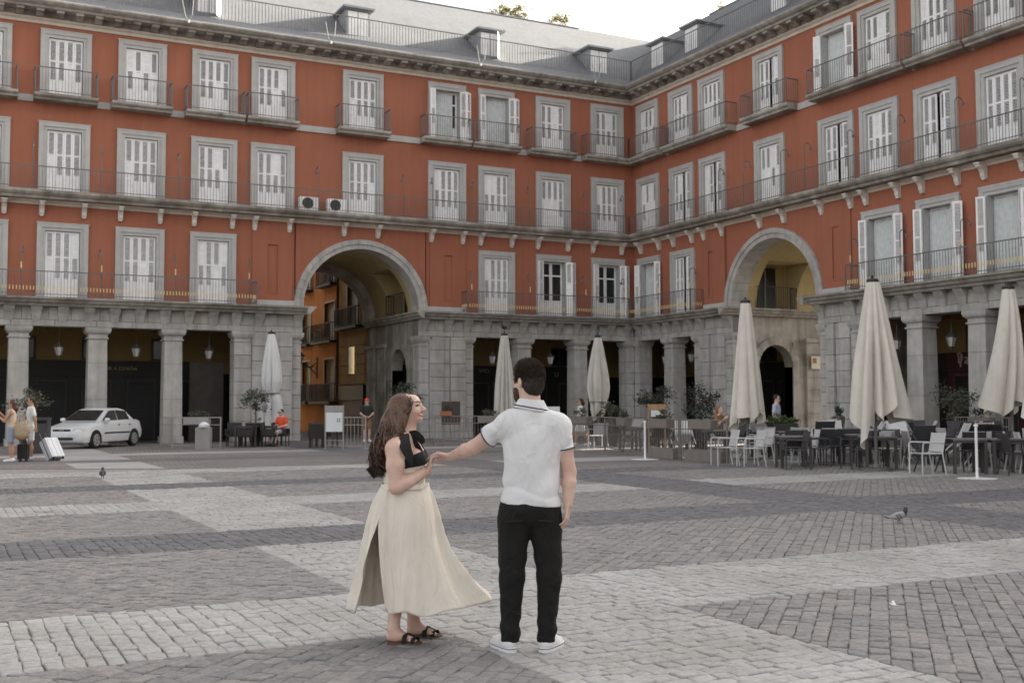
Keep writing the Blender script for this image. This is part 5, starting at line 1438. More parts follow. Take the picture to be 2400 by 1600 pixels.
class SDF:
    def __init__(s): s.p = []; s.cuts = []; s.noise = None
    def cap(s, a, b, ra, rb=None, k=0.03): s.p.append(('c', np.array(a, float), np.array(b, float), ra, ra if rb is None else rb, k)); return s
    def chain(s, pts, rs, k=0.03):
        for i in range(len(pts) - 1): s.cap(pts[i], pts[i + 1], rs[i], rs[i + 1], k)
        return s
    def ell(s, c, r, rot=None, k=0.03):
        M = np.array(rot.to_matrix()) if rot is not None else np.eye(3)
        s.p.append(('e', np.array(c, float), np.array(r, float), M, k)); return s
    def cut(s, pt, n): s.cuts.append((np.array(pt, float), np.array(n, float) / np.linalg.norm(n))); return s
    def bounds(s):
        lo, hi = np.full(3, 1e9), np.full(3, -1e9)
        for q in s.p:
            if q[0] == 'c':
                for a, r_ in ((q[1], q[3]), (q[2], q[4])): lo = np.minimum(lo, a - r_); hi = np.maximum(hi, a + r_)
            else:
                r_ = q[2].max(); lo = np.minimum(lo, q[1] - r_); hi = np.maximum(hi, q[1] + r_)
        return lo, hi
    def field(s, h, inflate=0.0):
        lo, hi = s.bounds(); pad = 3 * h + abs(inflate) + 0.01
        lo, hi = lo - pad, hi + pad
        n = np.ceil((hi - lo) / h).astype(int) + 1
        ax = [lo[i] + h * np.arange(n[i]) for i in range(3)]
        v = np.full(tuple(n), 0.2)
        for q in s.p:
            k = q[-1]; m = k + inflate + 3 * h
            if q[0] == 'c': r_ = max(q[3], q[4]); a0, a1 = np.minimum(q[1], q[2]) - r_ - m, np.maximum(q[1], q[2]) + r_ + m
            else: r_ = q[2].max(); a0, a1 = q[1] - r_ - m, q[1] + r_ + m
            i0 = np.maximum(0, np.floor((a0 - lo) / h).astype(int)); i1 = np.minimum(n, np.ceil((a1 - lo) / h).astype(int) + 1)
            X_, Y_, Z_ = np.meshgrid(ax[0][i0[0]:i1[0]], ax[1][i0[1]:i1[1]], ax[2][i0[2]:i1[2]], indexing='ij')
            if q[0] == 'c':
                ba = q[2] - q[1]; L2 = max(1e-12, ba @ ba)
                px, py, pz = X_ - q[1][0], Y_ - q[1][1], Z_ - q[1][2]
                t = np.clip((px * ba[0] + py * ba[1] + pz * ba[2]) / L2, 0, 1)
                d = np.sqrt((px - ba[0] * t) ** 2 + (py - ba[1] * t) ** 2 + (pz - ba[2] * t) ** 2) - (q[3] + (q[4] - q[3]) * t)
            else:
                M = q[3]; px, py, pz = X_ - q[1][0], Y_ - q[1][1], Z_ - q[1][2]
                u = [M[0, i] * px + M[1, i] * py + M[2, i] * pz for i in range(3)]
                k0 = np.sqrt(sum((u[i] / q[2][i]) ** 2 for i in range(3))); k1 = np.sqrt(sum((u[i] / q[2][i] ** 2) ** 2 for i in range(3))) + 1e-9
                d = k0 * (k0 - 1) / k1
            sl = v[i0[0]:i1[0], i0[1]:i1[1], i0[2]:i1[2]]
            hh = np.maximum(k - np.abs(sl - d), 0) / k
            v[i0[0]:i1[0], i0[1]:i1[1], i0[2]:i1[2]] = np.minimum(sl, d) - hh * hh * k * 0.25
        v -= inflate
        if s.noise is not None or s.cuts:
            X_, Y_, Z_ = np.meshgrid(*ax, indexing='ij')
            if s.noise is not None: v = v + s.noise(X_, Y_, Z_)
            for pt, nn in s.cuts: v = np.maximum(v, (X_ - pt[0]) * nn[0] + (Y_ - pt[1]) * nn[1] + (Z_ - pt[2]) * nn[2])
        return v, lo, h
    def at(s, p):
        v = 0.2
        for q in s.p:
            if q[0] == 'c':
                ba = q[2] - q[1]; t = min(1, max(0, (p - q[1]) @ ba / max(1e-12, ba @ ba))); d = np.linalg.norm(p - q[1] - ba * t) - (q[3] + (q[4] - q[3]) * t)
            else:
                u = q[3].T @ (p - q[1]); k0 = np.linalg.norm(u / q[2]); d = k0 * (k0 - 1) / (np.linalg.norm(u / q[2] ** 2) + 1e-9)
            k = q[-1]; hh = max(k - abs(v - d), 0) / k; v = min(v, d) - hh * hh * k * 0.25
        return v
    def surf(s, p, d):
        """first surface point met when coming from p + 0.12 d back along -d"""
        p, d = np.array(p, float), np.array(d, float); d /= np.linalg.norm(d)
        t = 0.12
        while t > -0.12:
            v = s.at(p + d * t)
            if v < 0.0005: break
            t -= max(0.0008, v * 0.6)
        return Vector(p + d * t)
    def net(s, h, inflate=0.0):
        v, lo, h = s.field(h, inflate)
        ins = v < 0
        nx, ny, nz = v.shape
        cnt = np.zeros((nx - 1, ny - 1, nz - 1), np.int8)
        for dx in (0, 1):
            for dy in (0, 1):
                for dz in (0, 1): cnt += ins[dx:nx - 1 + dx, dy:ny - 1 + dy, dz:nz - 1 + dz]
        act = (cnt > 0) & (cnt < 8)
        idx = np.full(act.shape, -1, np.int64); cells = np.argwhere(act); idx[act] = np.arange(len(cells))
        P = np.zeros((len(cells), 3)); W_ = np.zeros(len(cells))
        i, j, k = cells.T
        for ax in range(3):
            for a in (0, 1):
                for b in (0, 1):
                    o0 = [0, 0, 0]; o1 = [0, 0, 0]; oth = [q for q in range(3) if q != ax]
                    o0[oth[0]] = o1[oth[0]] = a; o0[oth[1]] = o1[oth[1]] = b; o1[ax] = 1
                    v0 = v[i + o0[0], j + o0[1], k + o0[2]]; v1 = v[i + o1[0], j + o1[1], k + o1[2]]
                    m = (v0 < 0) != (v1 < 0)
                    t = np.where(m, v0 / np.where(m, v0 - v1, 1), 0)
                    pt = np.stack([np.full(len(i), o0[q], float) for q in range(3)], 1); pt[:, ax] += t
                    P += pt * m[:, None]; W_ += m
        P = (P / W_[:, None] + cells) * h + lo
        faces = []
        for ax in range(3):
            sl0 = [slice(None)] * 3; sl1 = [slice(None)] * 3; sl0[ax] = slice(0, -1); sl1[ax] = slice(1, None)
            a, b = ins[tuple(sl0)], ins[tuple(sl1)]
            e = np.argwhere(a != b); o1, o2 = [q for q in range(3) if q != ax]
            e = e[(e[:, o1] > 0) & (e[:, o2] > 0) & (e[:, o1] < v.shape[o1] - 1) & (e[:, o2] < v.shape[o2] - 1)]
            inside0 = a[e[:, 0], e[:, 1], e[:, 2]]
            q = []
            for d1, d2 in ((1, 1), (0, 1), (0, 0), (1, 0)):
                c = e.copy(); c[:, o1] -= d1; c[:, o2] -= d2; q.append(idx[c[:, 0], c[:, 1], c[:, 2]])
            q = np.stack(q, 1)
            flip = inside0 if ax != 1 else ~inside0
            q[~flip] = q[~flip][:, ::-1]
            faces.append(q)
        return P, np.concatenate(faces)
    def build(s, name, m, parent, h, inflate=0.0, extra=None, smooth=True):
        P, F = s.net(h, inflate)
        if extra is not None and extra.f:
            o = len(P); P = np.concatenate([P, np.array(extra.v, float)]) ; F = [tuple(map(int, f)) for f in F] + [tuple(q + o for q in f) for f in extra.f]
        else: F = F.tolist()
        me = bpy.data.meshes.new(name); me.from_pydata(P.tolist(), [], F)
        me.materials.append(MATS[m])
        me.polygons.foreach_set('use_smooth', [True] * len(me.polygons)); me.update()
        return put(name, me, parent)

def V(*a): return Vector(a)
TIPS = []
def hand_sdf(S_, w, d, n, side, size=1.0, curl=0.35, spread=0.10, thumb_in=0.3, k=0.006):
    """five-fingered hand: w wrist, d pointing direction, n = palm normal (palm faces n), side = direction of the thumb"""
    w, d, n = Vector(w), Vector(d).normalized(), Vector(n); n = (n - d * n.dot(d)).normalized(); sd = Vector(side); sd = (sd - d * sd.dot(d) - n * sd.dot(n)).normalized()
    L = 0.092 * size; del TIPS[:]
    for j in range(4):
        o = (0.030 - 0.020 * j) * size
        S_.cap(w + d * 0.012 * size + sd * o * 0.6, w + d * L * (0.97, 1.0, 0.97, 0.90)[j] + sd * o, 0.0135 * size, 0.0105 * size, 0.012)
    for j in range(4):
        o = (0.030 - 0.020 * j) * size
        p = w + d * L * (0.97, 1.0, 0.97, 0.90)[j] + sd * o
        ln = (0.072, 0.080, 0.074, 0.058)[j] * size
        ang = curl * (1.0 + 0.1 * j); dir_ = (d + sd * spread * (1.5 - j) * 0.5).normalized(); r_ = (0.0088, 0.009, 0.0086, 0.0076)[j] * size
        for seg, fr in enumerate((0.45, 0.32, 0.23)):
            dir_ = (dir_ * math.cos(ang) + n * math.sin(ang)).normalized()
            n2 = (n - dir_ * n.dot(dir_)).normalized() if abs(n.dot(dir_)) < 0.98 else n
            q = p + dir_ * ln * fr; S_.cap(p, q, r_, r_ * 0.9, k); p = q; r_ *= 0.9
        TIPS.append((p, dir_, n2))
    p = w + d * 0.022 * size + sd * 0.022 * size
    q = p + (d * 0.62 + sd * 0.75 + n * thumb_in).normalized() * 0.044 * size; S_.cap(p, q, 0.0135 * size, 0.0105 * size, 0.012)
    q2 = q + (d * 0.85 + sd * 0.40 + n * thumb_in).normalized() * 0.032 * size; S_.cap(q, q2, 0.0105 * size, 0.009 * size, k)
    q3 = q2 + (d * 0.95 + sd * 0.15 + n * (thumb_in + 0.1)).normalized() * 0.026 * size; S_.cap(q2, q3, 0.009 * size, 0.0075 * size, k)

# ---------------------------------------------------------------- small figures in the background
def figure(label, loc, rz, J=None, skin='skin_fair', hair='hair_dark', top=('shirt_white', 'short'), bottom=('denim', 'shorts'), shoes='sneaker', hairlen=0.0, scale=1.0, hat=None, res=0.014, glasses=False, turn=0.0):
    j = {'head': (0, -0.015, 1.63), 'neck': (0, 0.01, 1.47), 'chest': (0, 0, 1.28), 'pelvis': (0, 0, 0.96),
         'sh': [(-0.18, 0.01, 1.42), (0.18, 0.01, 1.42)], 'el': [(-0.235, 0.03, 1.14), (0.235, 0.03, 1.14)], 'wr': [(-0.24, -0.05, 0.91), (0.24, -0.05, 0.91)],
         'hp': [(-0.09, 0, 0.93), (0.09, 0, 0.93)], 'kn': [(-0.10, -0.01, 0.50), (0.10, -0.01, 0.50)], 'an': [(-0.10, 0.03, 0.085), (0.10, 0.03, 0.085)], 'toe': [(-0.13, -0.15, 0.03), (0.13, -0.15, 0.03)]}
    if J: j.update(J)
    t = thing('person', label, 'person', loc, rz)
    hd, nk, ch, pv = (Vector(j[q]) for q in ('head', 'neck', 'chest', 'pelvis'))
    b = SDF()
    b.ell(hd + V(0, 0.01, 0.03), (0.076, 0.094, 0.098), k=0.02).ell(hd + V(0, -0.02, -0.045), (0.058, 0.07, 0.075), k=0.03).ell(hd + V(0, -0.098, -0.012), (0.014, 0.02, 0.024), k=0.015)
    for s_ in (-1, 1): b.ell(hd + V(s_ * 0.078, 0.01, -0.005), (0.012, 0.022, 0.03), k=0.01)
    b.cap(hd + V(0, 0.02, -0.06), nk, 0.052, 0.058, 0.03)
    tor = SDF()
    def torso(S_, e):
        S_.ell(ch + V(0, 0, 0.03), (0.165 + e, 0.105 + e, 0.20), k=0.05); S_.ell((ch + pv) / 2, (0.145 + e, 0.10 + e, 0.17), k=0.06); S_.ell(pv, (0.165 + e, 0.115 + e, 0.13), k=0.06)
        S_.cap(Vector(j['sh'][0]) + V(0.02, 0, -0.01), Vector(j['sh'][1]) + V(-0.02, 0, -0.01), 0.058 + e, None, 0.05); S_.cap(nk, ch, 0.055 + e, 0.07, 0.05)
    torso(b, 0.0)
    hm = MB()
    for i in (0, 1):
        sh, el, wr, hp, kn, an, toe = (Vector(j[q][i]) for q in ('sh', 'el', 'wr', 'hp', 'kn', 'an', 'toe'))
        b.chain([sh, el, wr], [0.052, 0.041, 0.028], 0.025)
        b.chain([hp, kn, an], [0.085, 0.056, 0.036], 0.03)
        b.ell(kn * 0.6 + an * 0.4 + V(0, 0.02, 0), (0.05, 0.055, 0.11), k=0.03)
        d = (wr - el).normalized(); nn = V(-1 if i else 1, 0, 0.1)
        hs = SDF(); hand_sdf(b, wr, d, nn, V(0, -1, 0.1), 1.0, 0.3)
    body = b.build('body', skin, t, res)
    # top
    if top:
        c = SDF(); torso(c, 0.014)
        for i in (0, 1):
            sh, el = Vector(j['sh'][i]), Vector(j['el'][i])
            if top[1] == 'short': c.cap(sh, sh.lerp(el, 0.62), 0.068, 0.064, 0.03)
            elif top[1] == 'long': c.chain([sh, el, Vector(j['wr'][i])], [0.066, 0.055, 0.042], 0.03)
        c.noise = lambda x, y, z: 0.005 * np.sin(31 * z + 17 * x) * np.sin(23 * x + 9 * y)
        c.cut(nk + V(0, 0, 0.012), (0, 0, 1)); c.cut(pv + V(0, 0, -0.10), (0, 0, -1))
        c.build('shirt', top[0], t, res)
    if bottom:
        c = SDF(); c.ell(pv, (0.178, 0.128, 0.14), k=0.05)
        for i in (0, 1):
            hp, kn, an = (Vector(j[q][i]) for q in ('hp', 'kn', 'an'))
            if bottom[1] == 'shorts': c.cap(hp, hp.lerp(kn, 0.78), 0.105, 0.095, 0.02)
            elif bottom[1] == 'skirt': c.cap(hp, hp.lerp(kn, 0.6), 0.12, 0.125, 0.08)
            else: c.chain([hp, kn, an + V(0, 0, 0.03)], [0.105, 0.08, 0.062], 0.02)
        c.cut(pv + V(0, 0, 0.085), (0, 0, 1))
        c.build('shorts' if bottom[1] == 'shorts' else 'trousers' if bottom[1] != 'skirt' else 'skirt', bottom[0], t, res)
    for i in (0, 1):
        an, toe = Vector(j['an'][i]), Vector(j['toe'][i])
        c = SDF(); c.cap(V(an.x, an.y + 0.03, toe.z + 0.025), toe + V(0, 0, 0.012), 0.05, 0.042, 0.02).cap(an + V(0, 0, 0.01), V(an.x, an.y, toe.z + 0.03), 0.047, 0.045, 0.02); c.cut((0, 0, toe.z - 0.028), (0, 0, -1))
        c.build('shoe', shoes, t, res)
    c = SDF(); c.ell(hd + V(0, 0.03, 0.045), (0.088, 0.095, 0.098), k=0.02)
    if hairlen: c.chain([hd + V(0, 0.07, 0.0), hd + V(0.0, 0.10, -hairlen * 0.5), hd + V(0, 0.11, -hairlen)], [0.085, 0.08, 0.04], 0.04)
    c.noise = lambda x, y, z: 0.006 * np.sin(70 * x + 20 * z) * np.sin(60 * y)
    c.cut(hd + V(0, -0.05, 0.05), (0, -1.0, -0.55))
    c.build('hair', hair, t, res * 0.8)
    if glasses: MB().box(-0.072, 0.072, -0.112, -0.09, -0.005, 0.035).build('sunglasses', 'shop_black', t, hd)
    if hat:
        c = SDF(); c.ell(hd + V(0, 0.02, 0.075), (0.095, 0.105, 0.075), k=0.02).ell(hd + V(0, -0.13, 0.055), (0.07, 0.075, 0.012), k=0.02); c.cut(hd + V(0, 0, 0.045), (0, 0, -1)); c.build('cap', hat, t, res)
    t.scale = (scale, scale, scale)
    return t
# travellers by the arcade, local frame faces -y; they face camera-left / each other
CY = -YAW
tw = figure('woman in peach top and denim shorts holding up a phone, carrying a straw bag', (-28.42, -13.0, 0), CY + R(-75),
    {'el': [(-0.22, -0.16, 1.20), (0.20, -0.16, 1.16)], 'wr': [(-0.10, -0.36, 1.42), (0.08, -0.34, 1.30)], 'toe': [(-0.12, -0.15, 0.03), (0.12, -0.15, 0.03)]},
    skin='skin_tan', hair='hair_brown', top=('shirt_peach', 'none'), bottom=('denim', 'shorts'), hairlen=0.24, scale=0.95, glasses=True)
tm = figure('man in white shirt and shorts holding a suitcase handle behind him', (-27.9, -12.3, 0), CY + R(-60),
    {'el': [(-0.23, 0.05, 1.15), (0.24, 0.08, 1.15)], 'wr': [(-0.22, -0.10, 0.95), (0.26, 0.10, 0.90)]},
    skin='skin_tan', hair='hair_dark', top=('shirt_white', 'short'), bottom=('shirt_white', 'shorts'), scale=1.0, glasses=True)
ph = thing('phone', 'white phone held up by the woman with the straw bag', 'phone', (-28.78, -13.02, 1.42), CY); MB().box(-0.035, 0.035, -0.006, 0.006, 0, 0.15).build('phone_body', 'paper_white', ph); MB().box(-0.031, 0.031, -0.008, -0.0062, 0.008, 0.142).build('screen', 'glass_dark', ph)
tb = thing('straw_bag', 'large straw tote bag with a brown base on the woman holding a phone', 'bag', (-28.18, -13.22, 0.62), CY + R(-10))
c = SDF(); c.ell((0, 0, 0.24), (0.25, 0.10, 0.22), k=0.02).ell((0, 0, 0.10), (0.21, 0.09, 0.12), k=0.05); c.build('bag_body', 'straw', tb, 0.014)
c = SDF(); c.ell((0, 0, 0.10), (0.218, 0.098, 0.125), k=0.05); c.cut((0, 0, 0.12), (0, 0, 1)); c.build('bag_base', 'tan_wood', tb, 0.014)
b = MB()
for s_ in (-1, 1): b.tube([(-0.14, s_ * 0.07, 0.40), (-0.09, s_ * 0.05, 0.62), (0.09, s_ * 0.05, 0.62), (0.14, s_ * 0.07, 0.40)], 0.012, 6)
b.build('handles', 'tan_wood', tb)
def suitcase(lab, x, y, rz, lean, m, w=0.42, h=0.62):
    t = thing('suitcase', lab, 'suitcase', (x, y, 0), rz); t.rotation_euler = (R(lean), 0, rz)
    c = MB(); c.box(-w / 2, w / 2, -0.13, 0.13, 0.07, 0.07 + h); o = c.build('shell', m, t)
    for q in (-0.10, 0.0, 0.10): MB().box(q * w / 0.3 - 0.015, q * w / 0.3 + 0.015, -0.138, 0.138, 0.09, 0.05 + h).build('rib', m, t)
    MB().box(-w / 2 - 0.004, w / 2 + 0.004, -0.012, 0.012, 0.066, 0.074 + h).build('zip_band', 'shop_black', t)
    for sx in (-1, 1):
        for sy in (-1, 1): MB().tube([(sx * (w / 2 - 0.05) - 0.012, sy * 0.09, 0.035), (sx * (w / 2 - 0.05) + 0.012, sy * 0.09, 0.035)], 0.034, 10).build('wheel', 'shop_black', t)
    b = MB(); b.tube([(-0.10, 0.10, 0.07 + h), (-0.10, 0.10, 0.35 + h), (0.10, 0.10, 0.35 + h), (0.10, 0.10, 0.07 + h)], 0.01, 6); b.build('pull_handle', 'iron', t)
suitcase('silver hard-shell suitcase leaning behind the man in white', -27.25, -12.75, CY + R(62), -33, 'suitcase_silver', 0.42, 0.60)
suitcase('small black suitcase standing between the two travellers', -28.1, -12.75, CY + R(10), 0, 'shop_black', 0.26, 0.40)
# seated man in orange
figure('man in orange shirt and sunglasses sitting on a terrace chair', (-18.9, -5.2, -0.0), CY + R(-28),
    {'head': (0, -0.02, 1.22), 'neck': (0, 0.02, 1.06), 'chest': (0, 0.03, 0.87), 'pelvis': (0, 0.02, 0.56), 'sh': [(-0.18, 0.03, 1.01), (0.18, 0.03, 1.01)], 'el': [(-0.26, 0.0, 0.76), (0.26, 0.0, 0.76)],
     'wr': [(-0.16, -0.22, 0.70), (0.14, -0.22, 0.70)], 'hp': [(-0.10, -0.02, 0.53), (0.10, -0.02, 0.53)], 'kn': [(-0.17, -0.42, 0.52), (0.15, -0.42, 0.52)], 'an': [(-0.15, -0.40, 0.09), (0.08, -0.44, 0.09)], 'toe': [(-0.17, -0.58, 0.03), (0.09, -0.62, 0.03)]},
    skin='skin_fair', hair='hair_dark', top=('shirt_orange', 'short'), bottom=('denim', 'shorts'), shoes='chair_dark', glasses=True)
figure('man in black shirt, brown shorts and an orange cap standing by the street archway', (-14.75, -2.9, 0), CY + R(15),
    {'el': [(-0.25, -0.02, 1.14), (0.25, -0.02, 1.14)], 'wr': [(-0.06, -0.20, 1.02), (0.06, -0.20, 1.02)]}, skin='skin_fair', top=('shirt_black', 'short'), bottom=('khaki', 'shorts'), hat='cap_orange')
figure('woman in white shirt and white shorts walking behind the taupe fence', (-9.45, -10.85, 0), CY + R(-80),
    {'kn': [(-0.09, -0.14, 0.50), (0.09, 0.08, 0.50)], 'an': [(-0.09, -0.20, 0.085), (0.09, 0.30, 0.11)], 'toe': [(-0.09, -0.37, 0.03), (0.09, 0.14, 0.03)], 'wr': [(-0.16, -0.26, 1.0), (0.2, -0.2, 1.0)]},
    skin='skin_tan', hair='hair_dark', top=('shirt_white', 'short'), bottom=('shirt_white', 'shorts'), hairlen=0.12, glasses=True, scale=0.97)
figure('man in pale blue shirt walking past the hedge planter', (-7.2, -18.9, 0), CY + R(62), {'kn': [(-0.09, -0.12, 0.50), (0.09, 0.08, 0.50)], 'an': [(-0.09, -0.16, 0.085), (0.09, 0.25, 0.1)], 'toe': [(-0.09, -0.33, 0.03), (0.09, 0.09, 0.03)]},
    skin='skin_fair', hair='hair_dark', top=('shirt_blue', 'short'), bottom=('denim', 'trousers'), glasses=True)
SIT = {'head': (0, -0.06, 1.22), 'neck': (0, 0.0, 1.06), 'chest': (0, 0.02, 0.87), 'pelvis': (0, 0.02, 0.56), 'sh': [(-0.17, 0.0, 1.00), (0.17, 0.0, 1.00)], 'el': [(-0.22, -0.16, 0.80), (0.22, -0.16, 0.80)],
       'wr': [(-0.10, -0.32, 0.98), (0.08, -0.30, 1.02)], 'hp': [(-0.09, -0.02, 0.53), (0.09, -0.02, 0.53)], 'kn': [(-0.11, -0.42, 0.52), (0.11, -0.42, 0.52)], 'an': [(-0.11, -0.40, 0.09), (0.11, -0.42, 0.09)], 'toe': [(-0.11, -0.58, 0.03), (0.11, -0.60, 0.03)]}
figure('red-haired woman sitting at a table behind the terrace fence', (-9.1, -18.5, 0.08), CY + R(40), SIT, skin='skin_fair', hair='hair_red', top=('khaki', 'short'), bottom=('shirt_black', 'trousers'), hairlen=0.34)
figure('waiter in purple shirt and dark red apron in the shade of the arcade', (-21.5, 1.9, 0), CY + R(-20), {'wr': [(-0.12, -0.25, 1.02), (0.1, -0.25, 1.02)]}, skin='skin_fair', top=('shirt_purple', 'long'), bottom=('apron_red', 'skirt'), shoes='shop_black')

# ---------------------------------------------------------------- pigeons
mat('pigeon_grey', (0.24, 0.245, 0.26), 0.7, 0.12, 30)
mat('pigeon_pale', (0.33, 0.325, 0.32), 0.7, 0.1, 30)
mat('pigeon_dark', (0.035, 0.035, 0.042), 0.5, 0.15, 30)
def pigeon(lab, x, y, z, rz, s=1.0, body='pigeon_pale', pose=0.0):
    t = thing('pigeon', lab, 'pigeon', (x, y, z), rz, None)
    b = SDF()                                       # faces +x
    b.ell((0, 0, 0.115), (0.095, 0.052, 0.055), Matrix.Rotation(R(-14), 3, 'Y').to_quaternion(), k=0.02)
    b.chain([(0.065, 0, 0.135), (0.092, 0, 0.175), (0.098, 0, 0.205)], [0.04, 0.026, 0.02], 0.02); b.ell((0.104, 0, 0.215), (0.024, 0.019, 0.02), k=0.01)
    b.cap((-0.07, 0, 0.105), (-0.17, 0, 0.085), 0.028, 0.012, 0.02)
    b.cap((0.122, 0, 0.213), (0.142, 0, 0.206), 0.006, 0.003, 0.004)
    o = b.build('body', body, t, 0.006)
    n_ = SDF(); n_.chain([(0.072, 0, 0.14), (0.094, 0, 0.178), (0.099, 0, 0.205)], [0.038, 0.027, 0.021], 0.02); n_.ell((0.105, 0, 0.215), (0.0245, 0.0195, 0.0205), k=0.01); n_.build('neck', 'pigeon_dark', t, 0.005, 0.002)
    for s_ in (-1, 1):
        w = SDF(); w.ell((-0.015, s_ * 0.045, 0.118), (0.085, 0.012, 0.04), Matrix.Rotation(R(-18), 3, 'Y').to_quaternion(), k=0.01); w.cap((-0.06, s_ * 0.042, 0.10), (-0.135, s_ * 0.02, 0.088), 0.018, 0.006, 0.015); wo = w.build('wing', body, t, 0.006)
        for q in (0.0, 0.035):
            MB().tube([(-0.02 - q, s_ * 0.058, 0.145 - q * 0.3), (0.005 - q, s_ * 0.0605, 0.115 - q * 0.2), (0.022 - q, s_ * 0.056, 0.088 - q * 0.1)], 0.0055, 5).build('wing_bar', 'pigeon_dark', wo)
        MB().tube([(0.0 + 0.02 * s_, s_ * 0.02, 0.075), (0.005 + 0.02 * s_, s_ * 0.02, 0.006), (0.035 + 0.02 * s_, s_ * 0.02, 0.004)], [0.008, 0.005, 0.003], 5).build('leg', 'pigeon_dark', t)
    MB().obox((-0.155, 0, 0.088), (0.04, 0, -0.006), (0, 0.022, 0), (0, 0, 0.006)).build('tail', 'pigeon_dark', t)
    t.scale = (s, s, s)
pigeon('pale grey pigeon with two black wing bars walking on the setts', -19.55, -35.75, 0.003, CY, 0.88)
pigeon('small dark pigeon seen from behind on the pale paving band', -27.16, -21.55, 0.003, R(80), 1.0, 'pigeon_dark')
pigeon('dark pigeon perched on a pale closed parasol', -11.12, -8.05, 4.255, R(200), 1.3, 'pigeon_dark')
pigeon('light grey pigeon perched on the bulging closed parasol', -8.22, -10.09, 4.135, R(240), 1.3, 'pigeon_grey')
# litter on the paving
for i, (x, y, s_) in enumerate(((-22.75, -40.65, 0.04), (-18.0, -37.0, 0.05), (-23.9, -39.9, 0.035))):
    lab = ('folded white paper scrap on the grey setts', 'white paper scrap on the setts beyond the pale band', 'thin pale paper strip at the edge of the pale band')[i]
    t = thing('paper_scrap', lab, 'litter', (x, y, 0.012), R(40 * i)); MB().add([(-s_, -s_ * 0.5, 0), (s_, -s_ * 0.4, 0.004), (s_ * 0.9, s_ * 0.5, 0.012), (-s_ * 0.6, s_ * 0.6, 0.003)], [(0, 1, 2, 3)]).build('sheet', 'paper_white', t); MB().add([(-s_ * 0.5, -s_ * 0.45, 0.002), (s_ * 0.2, -s_ * 0.4, 0.03), (0, s_ * 0.4, 0.028), (-s_ * 0.55, s_ * 0.4, 0.004)], [(0, 1, 2, 3)]).build('fold', 'paper_white', t)
# ---------------------------------------------------------------- the couple in front: local x = to the right of their line, y = away from the viewer, z up
def net_mb(S_, h, inflate=0.0):
    P, F = S_.net(h, inflate); b = MB(); b.v = [tuple(p) for p in P.tolist()]; b.f = [tuple(f) for f in F.tolist()]; b.m = [0] * len(b.f); return b
def merge(*bs):
    o = MB()
    for b in bs: o.add(b.v, b.f)
    return o
def ribbon(pts, widths, side, th=0.003):
    """flat cloth band through pts; side = direction of its width"""
    b = MB(); P = [Vector(p) for p in pts]; vv = []
    sides = side if isinstance(side, list) else [side] * len(P)
    for i, p in enumerate(P):
        d = (P[min(i + 1, len(P) - 1)] - P[max(i - 1, 0)]).normalized(); s_ = Vector(sides[i]); s_ = (s_ - d * s_.dot(d)).normalized(); n_ = d.cross(s_)
        w = widths[i] / 2
        vv += [p - s_ * w - n_ * th, p + s_ * w - n_ * th, p + s_ * w + n_ * th, p - s_ * w + n_ * th]
    k = len(P)
    ff = [(4 * i + j, 4 * i + (j + 1) % 4, 4 * i + 4 + (j + 1) % 4, 4 * i + 4 + j) for i in range(k - 1) for j in range(4)]
    ff += [(3, 2, 1, 0), tuple(4 * (k - 1) + j for j in range(4))]
    b.add(vv, ff); return b
def catmull(pts, n):
    P = [Vector(p) for p in pts]; P = [P[0] * 2 - P[1]] + P + [P[-1] * 2 - P[-2]]; out = []
    for i in range(1, len(P) - 2):
        for k in range(n):
            t = k / n; a, b, c, d = P[i - 1], P[i], P[i + 1], P[i + 2]
            out.append(0.5 * ((2 * b) + (c - a) * t + (2 * a - 5 * b + 4 * c - d) * t * t + (3 * b - a - 3 * c + d) * t ** 3))
    out.append(P[-2]); return out
CY = -YAW

# ======================= the man
MAN = thing('person', 'bearded man in white polo shirt and black trousers, seen from behind, holding the woman\'s hand', 'person', (-26.99, -40.0, 0.0), CY)
fd = V(-0.67, 0.742, 0.0)                                   # where his face points
fs = V(-0.742, -0.67, 0.0)                                  # his left cheek side, towards the viewer
hc = V(-0.004, 0.01, 1.655)
qh = Matrix(((fd.x, fs.x, 0), (fd.y, fs.y, 0), (0, 0, 1))).to_quaternion()
LSH, LEL, LWR = V(-0.148, 0.0, 1.378), V(-0.350, 0.10, 1.232), V(-0.500, 0.285, 1.168)
RSH, REL, RWR = V(0.186, 0.0, 1.362), V(0.242, 0.02, 1.085), V(0.232, -0.03, 0.895)
b = SDF()
b.ell(hc, (0.098, 0.078, 0.100), qh, 0.02).ell(hc + fd * 0.03 + V(0, 0, -0.065), (0.068, 0.058, 0.07), qh, 0.03).ell(hc + fd * 0.075 + V(0, 0, -0.115), (0.026, 0.028, 0.022), qh, 0.03)
b.cap(hc + fd * 0.09 + V(0, 0, 0.0), hc + fd * 0.118 + V(0, 0, -0.035), 0.010, 0.014, 0.015).ell(hc + fd * 0.088 + V(0, 0, 0.022), (0.02, 0.05, 0.014), qh, 0.02).ell(hc + fd * 0.095 + V(0, 0, -0.072), (0.014, 0.024, 0.012), qh, 0.015)
for s_ in (1, -1):
    e = hc + fs * 0.079 * s_ + fd * -0.004 + V(0, 0, -0.022)
    b.ell(e, (0.021, 0.010, 0.032), qh @ Matrix.Rotation(R(-18 * s_), 3, 'Z').to_quaternion(), 0.008)
b.cap(hc + V(0.008, 0.0, -0.07), V(0.012, 0.0, 1.44), 0.058, 0.068, 0.03)
b.ell((0.015, 0, 1.22), (0.165, 0.10, 0.20), k=0.05).ell((0.012, 0, 1.02), (0.155, 0.10, 0.20), k=0.05).ell((0.0, 0, 0.86), (0.165, 0.11, 0.13), k=0.05)
b.cap(LSH + V(0.03, 0, 0), RSH + V(-0.03, 0, 0), 0.055, 0.055, 0.05)
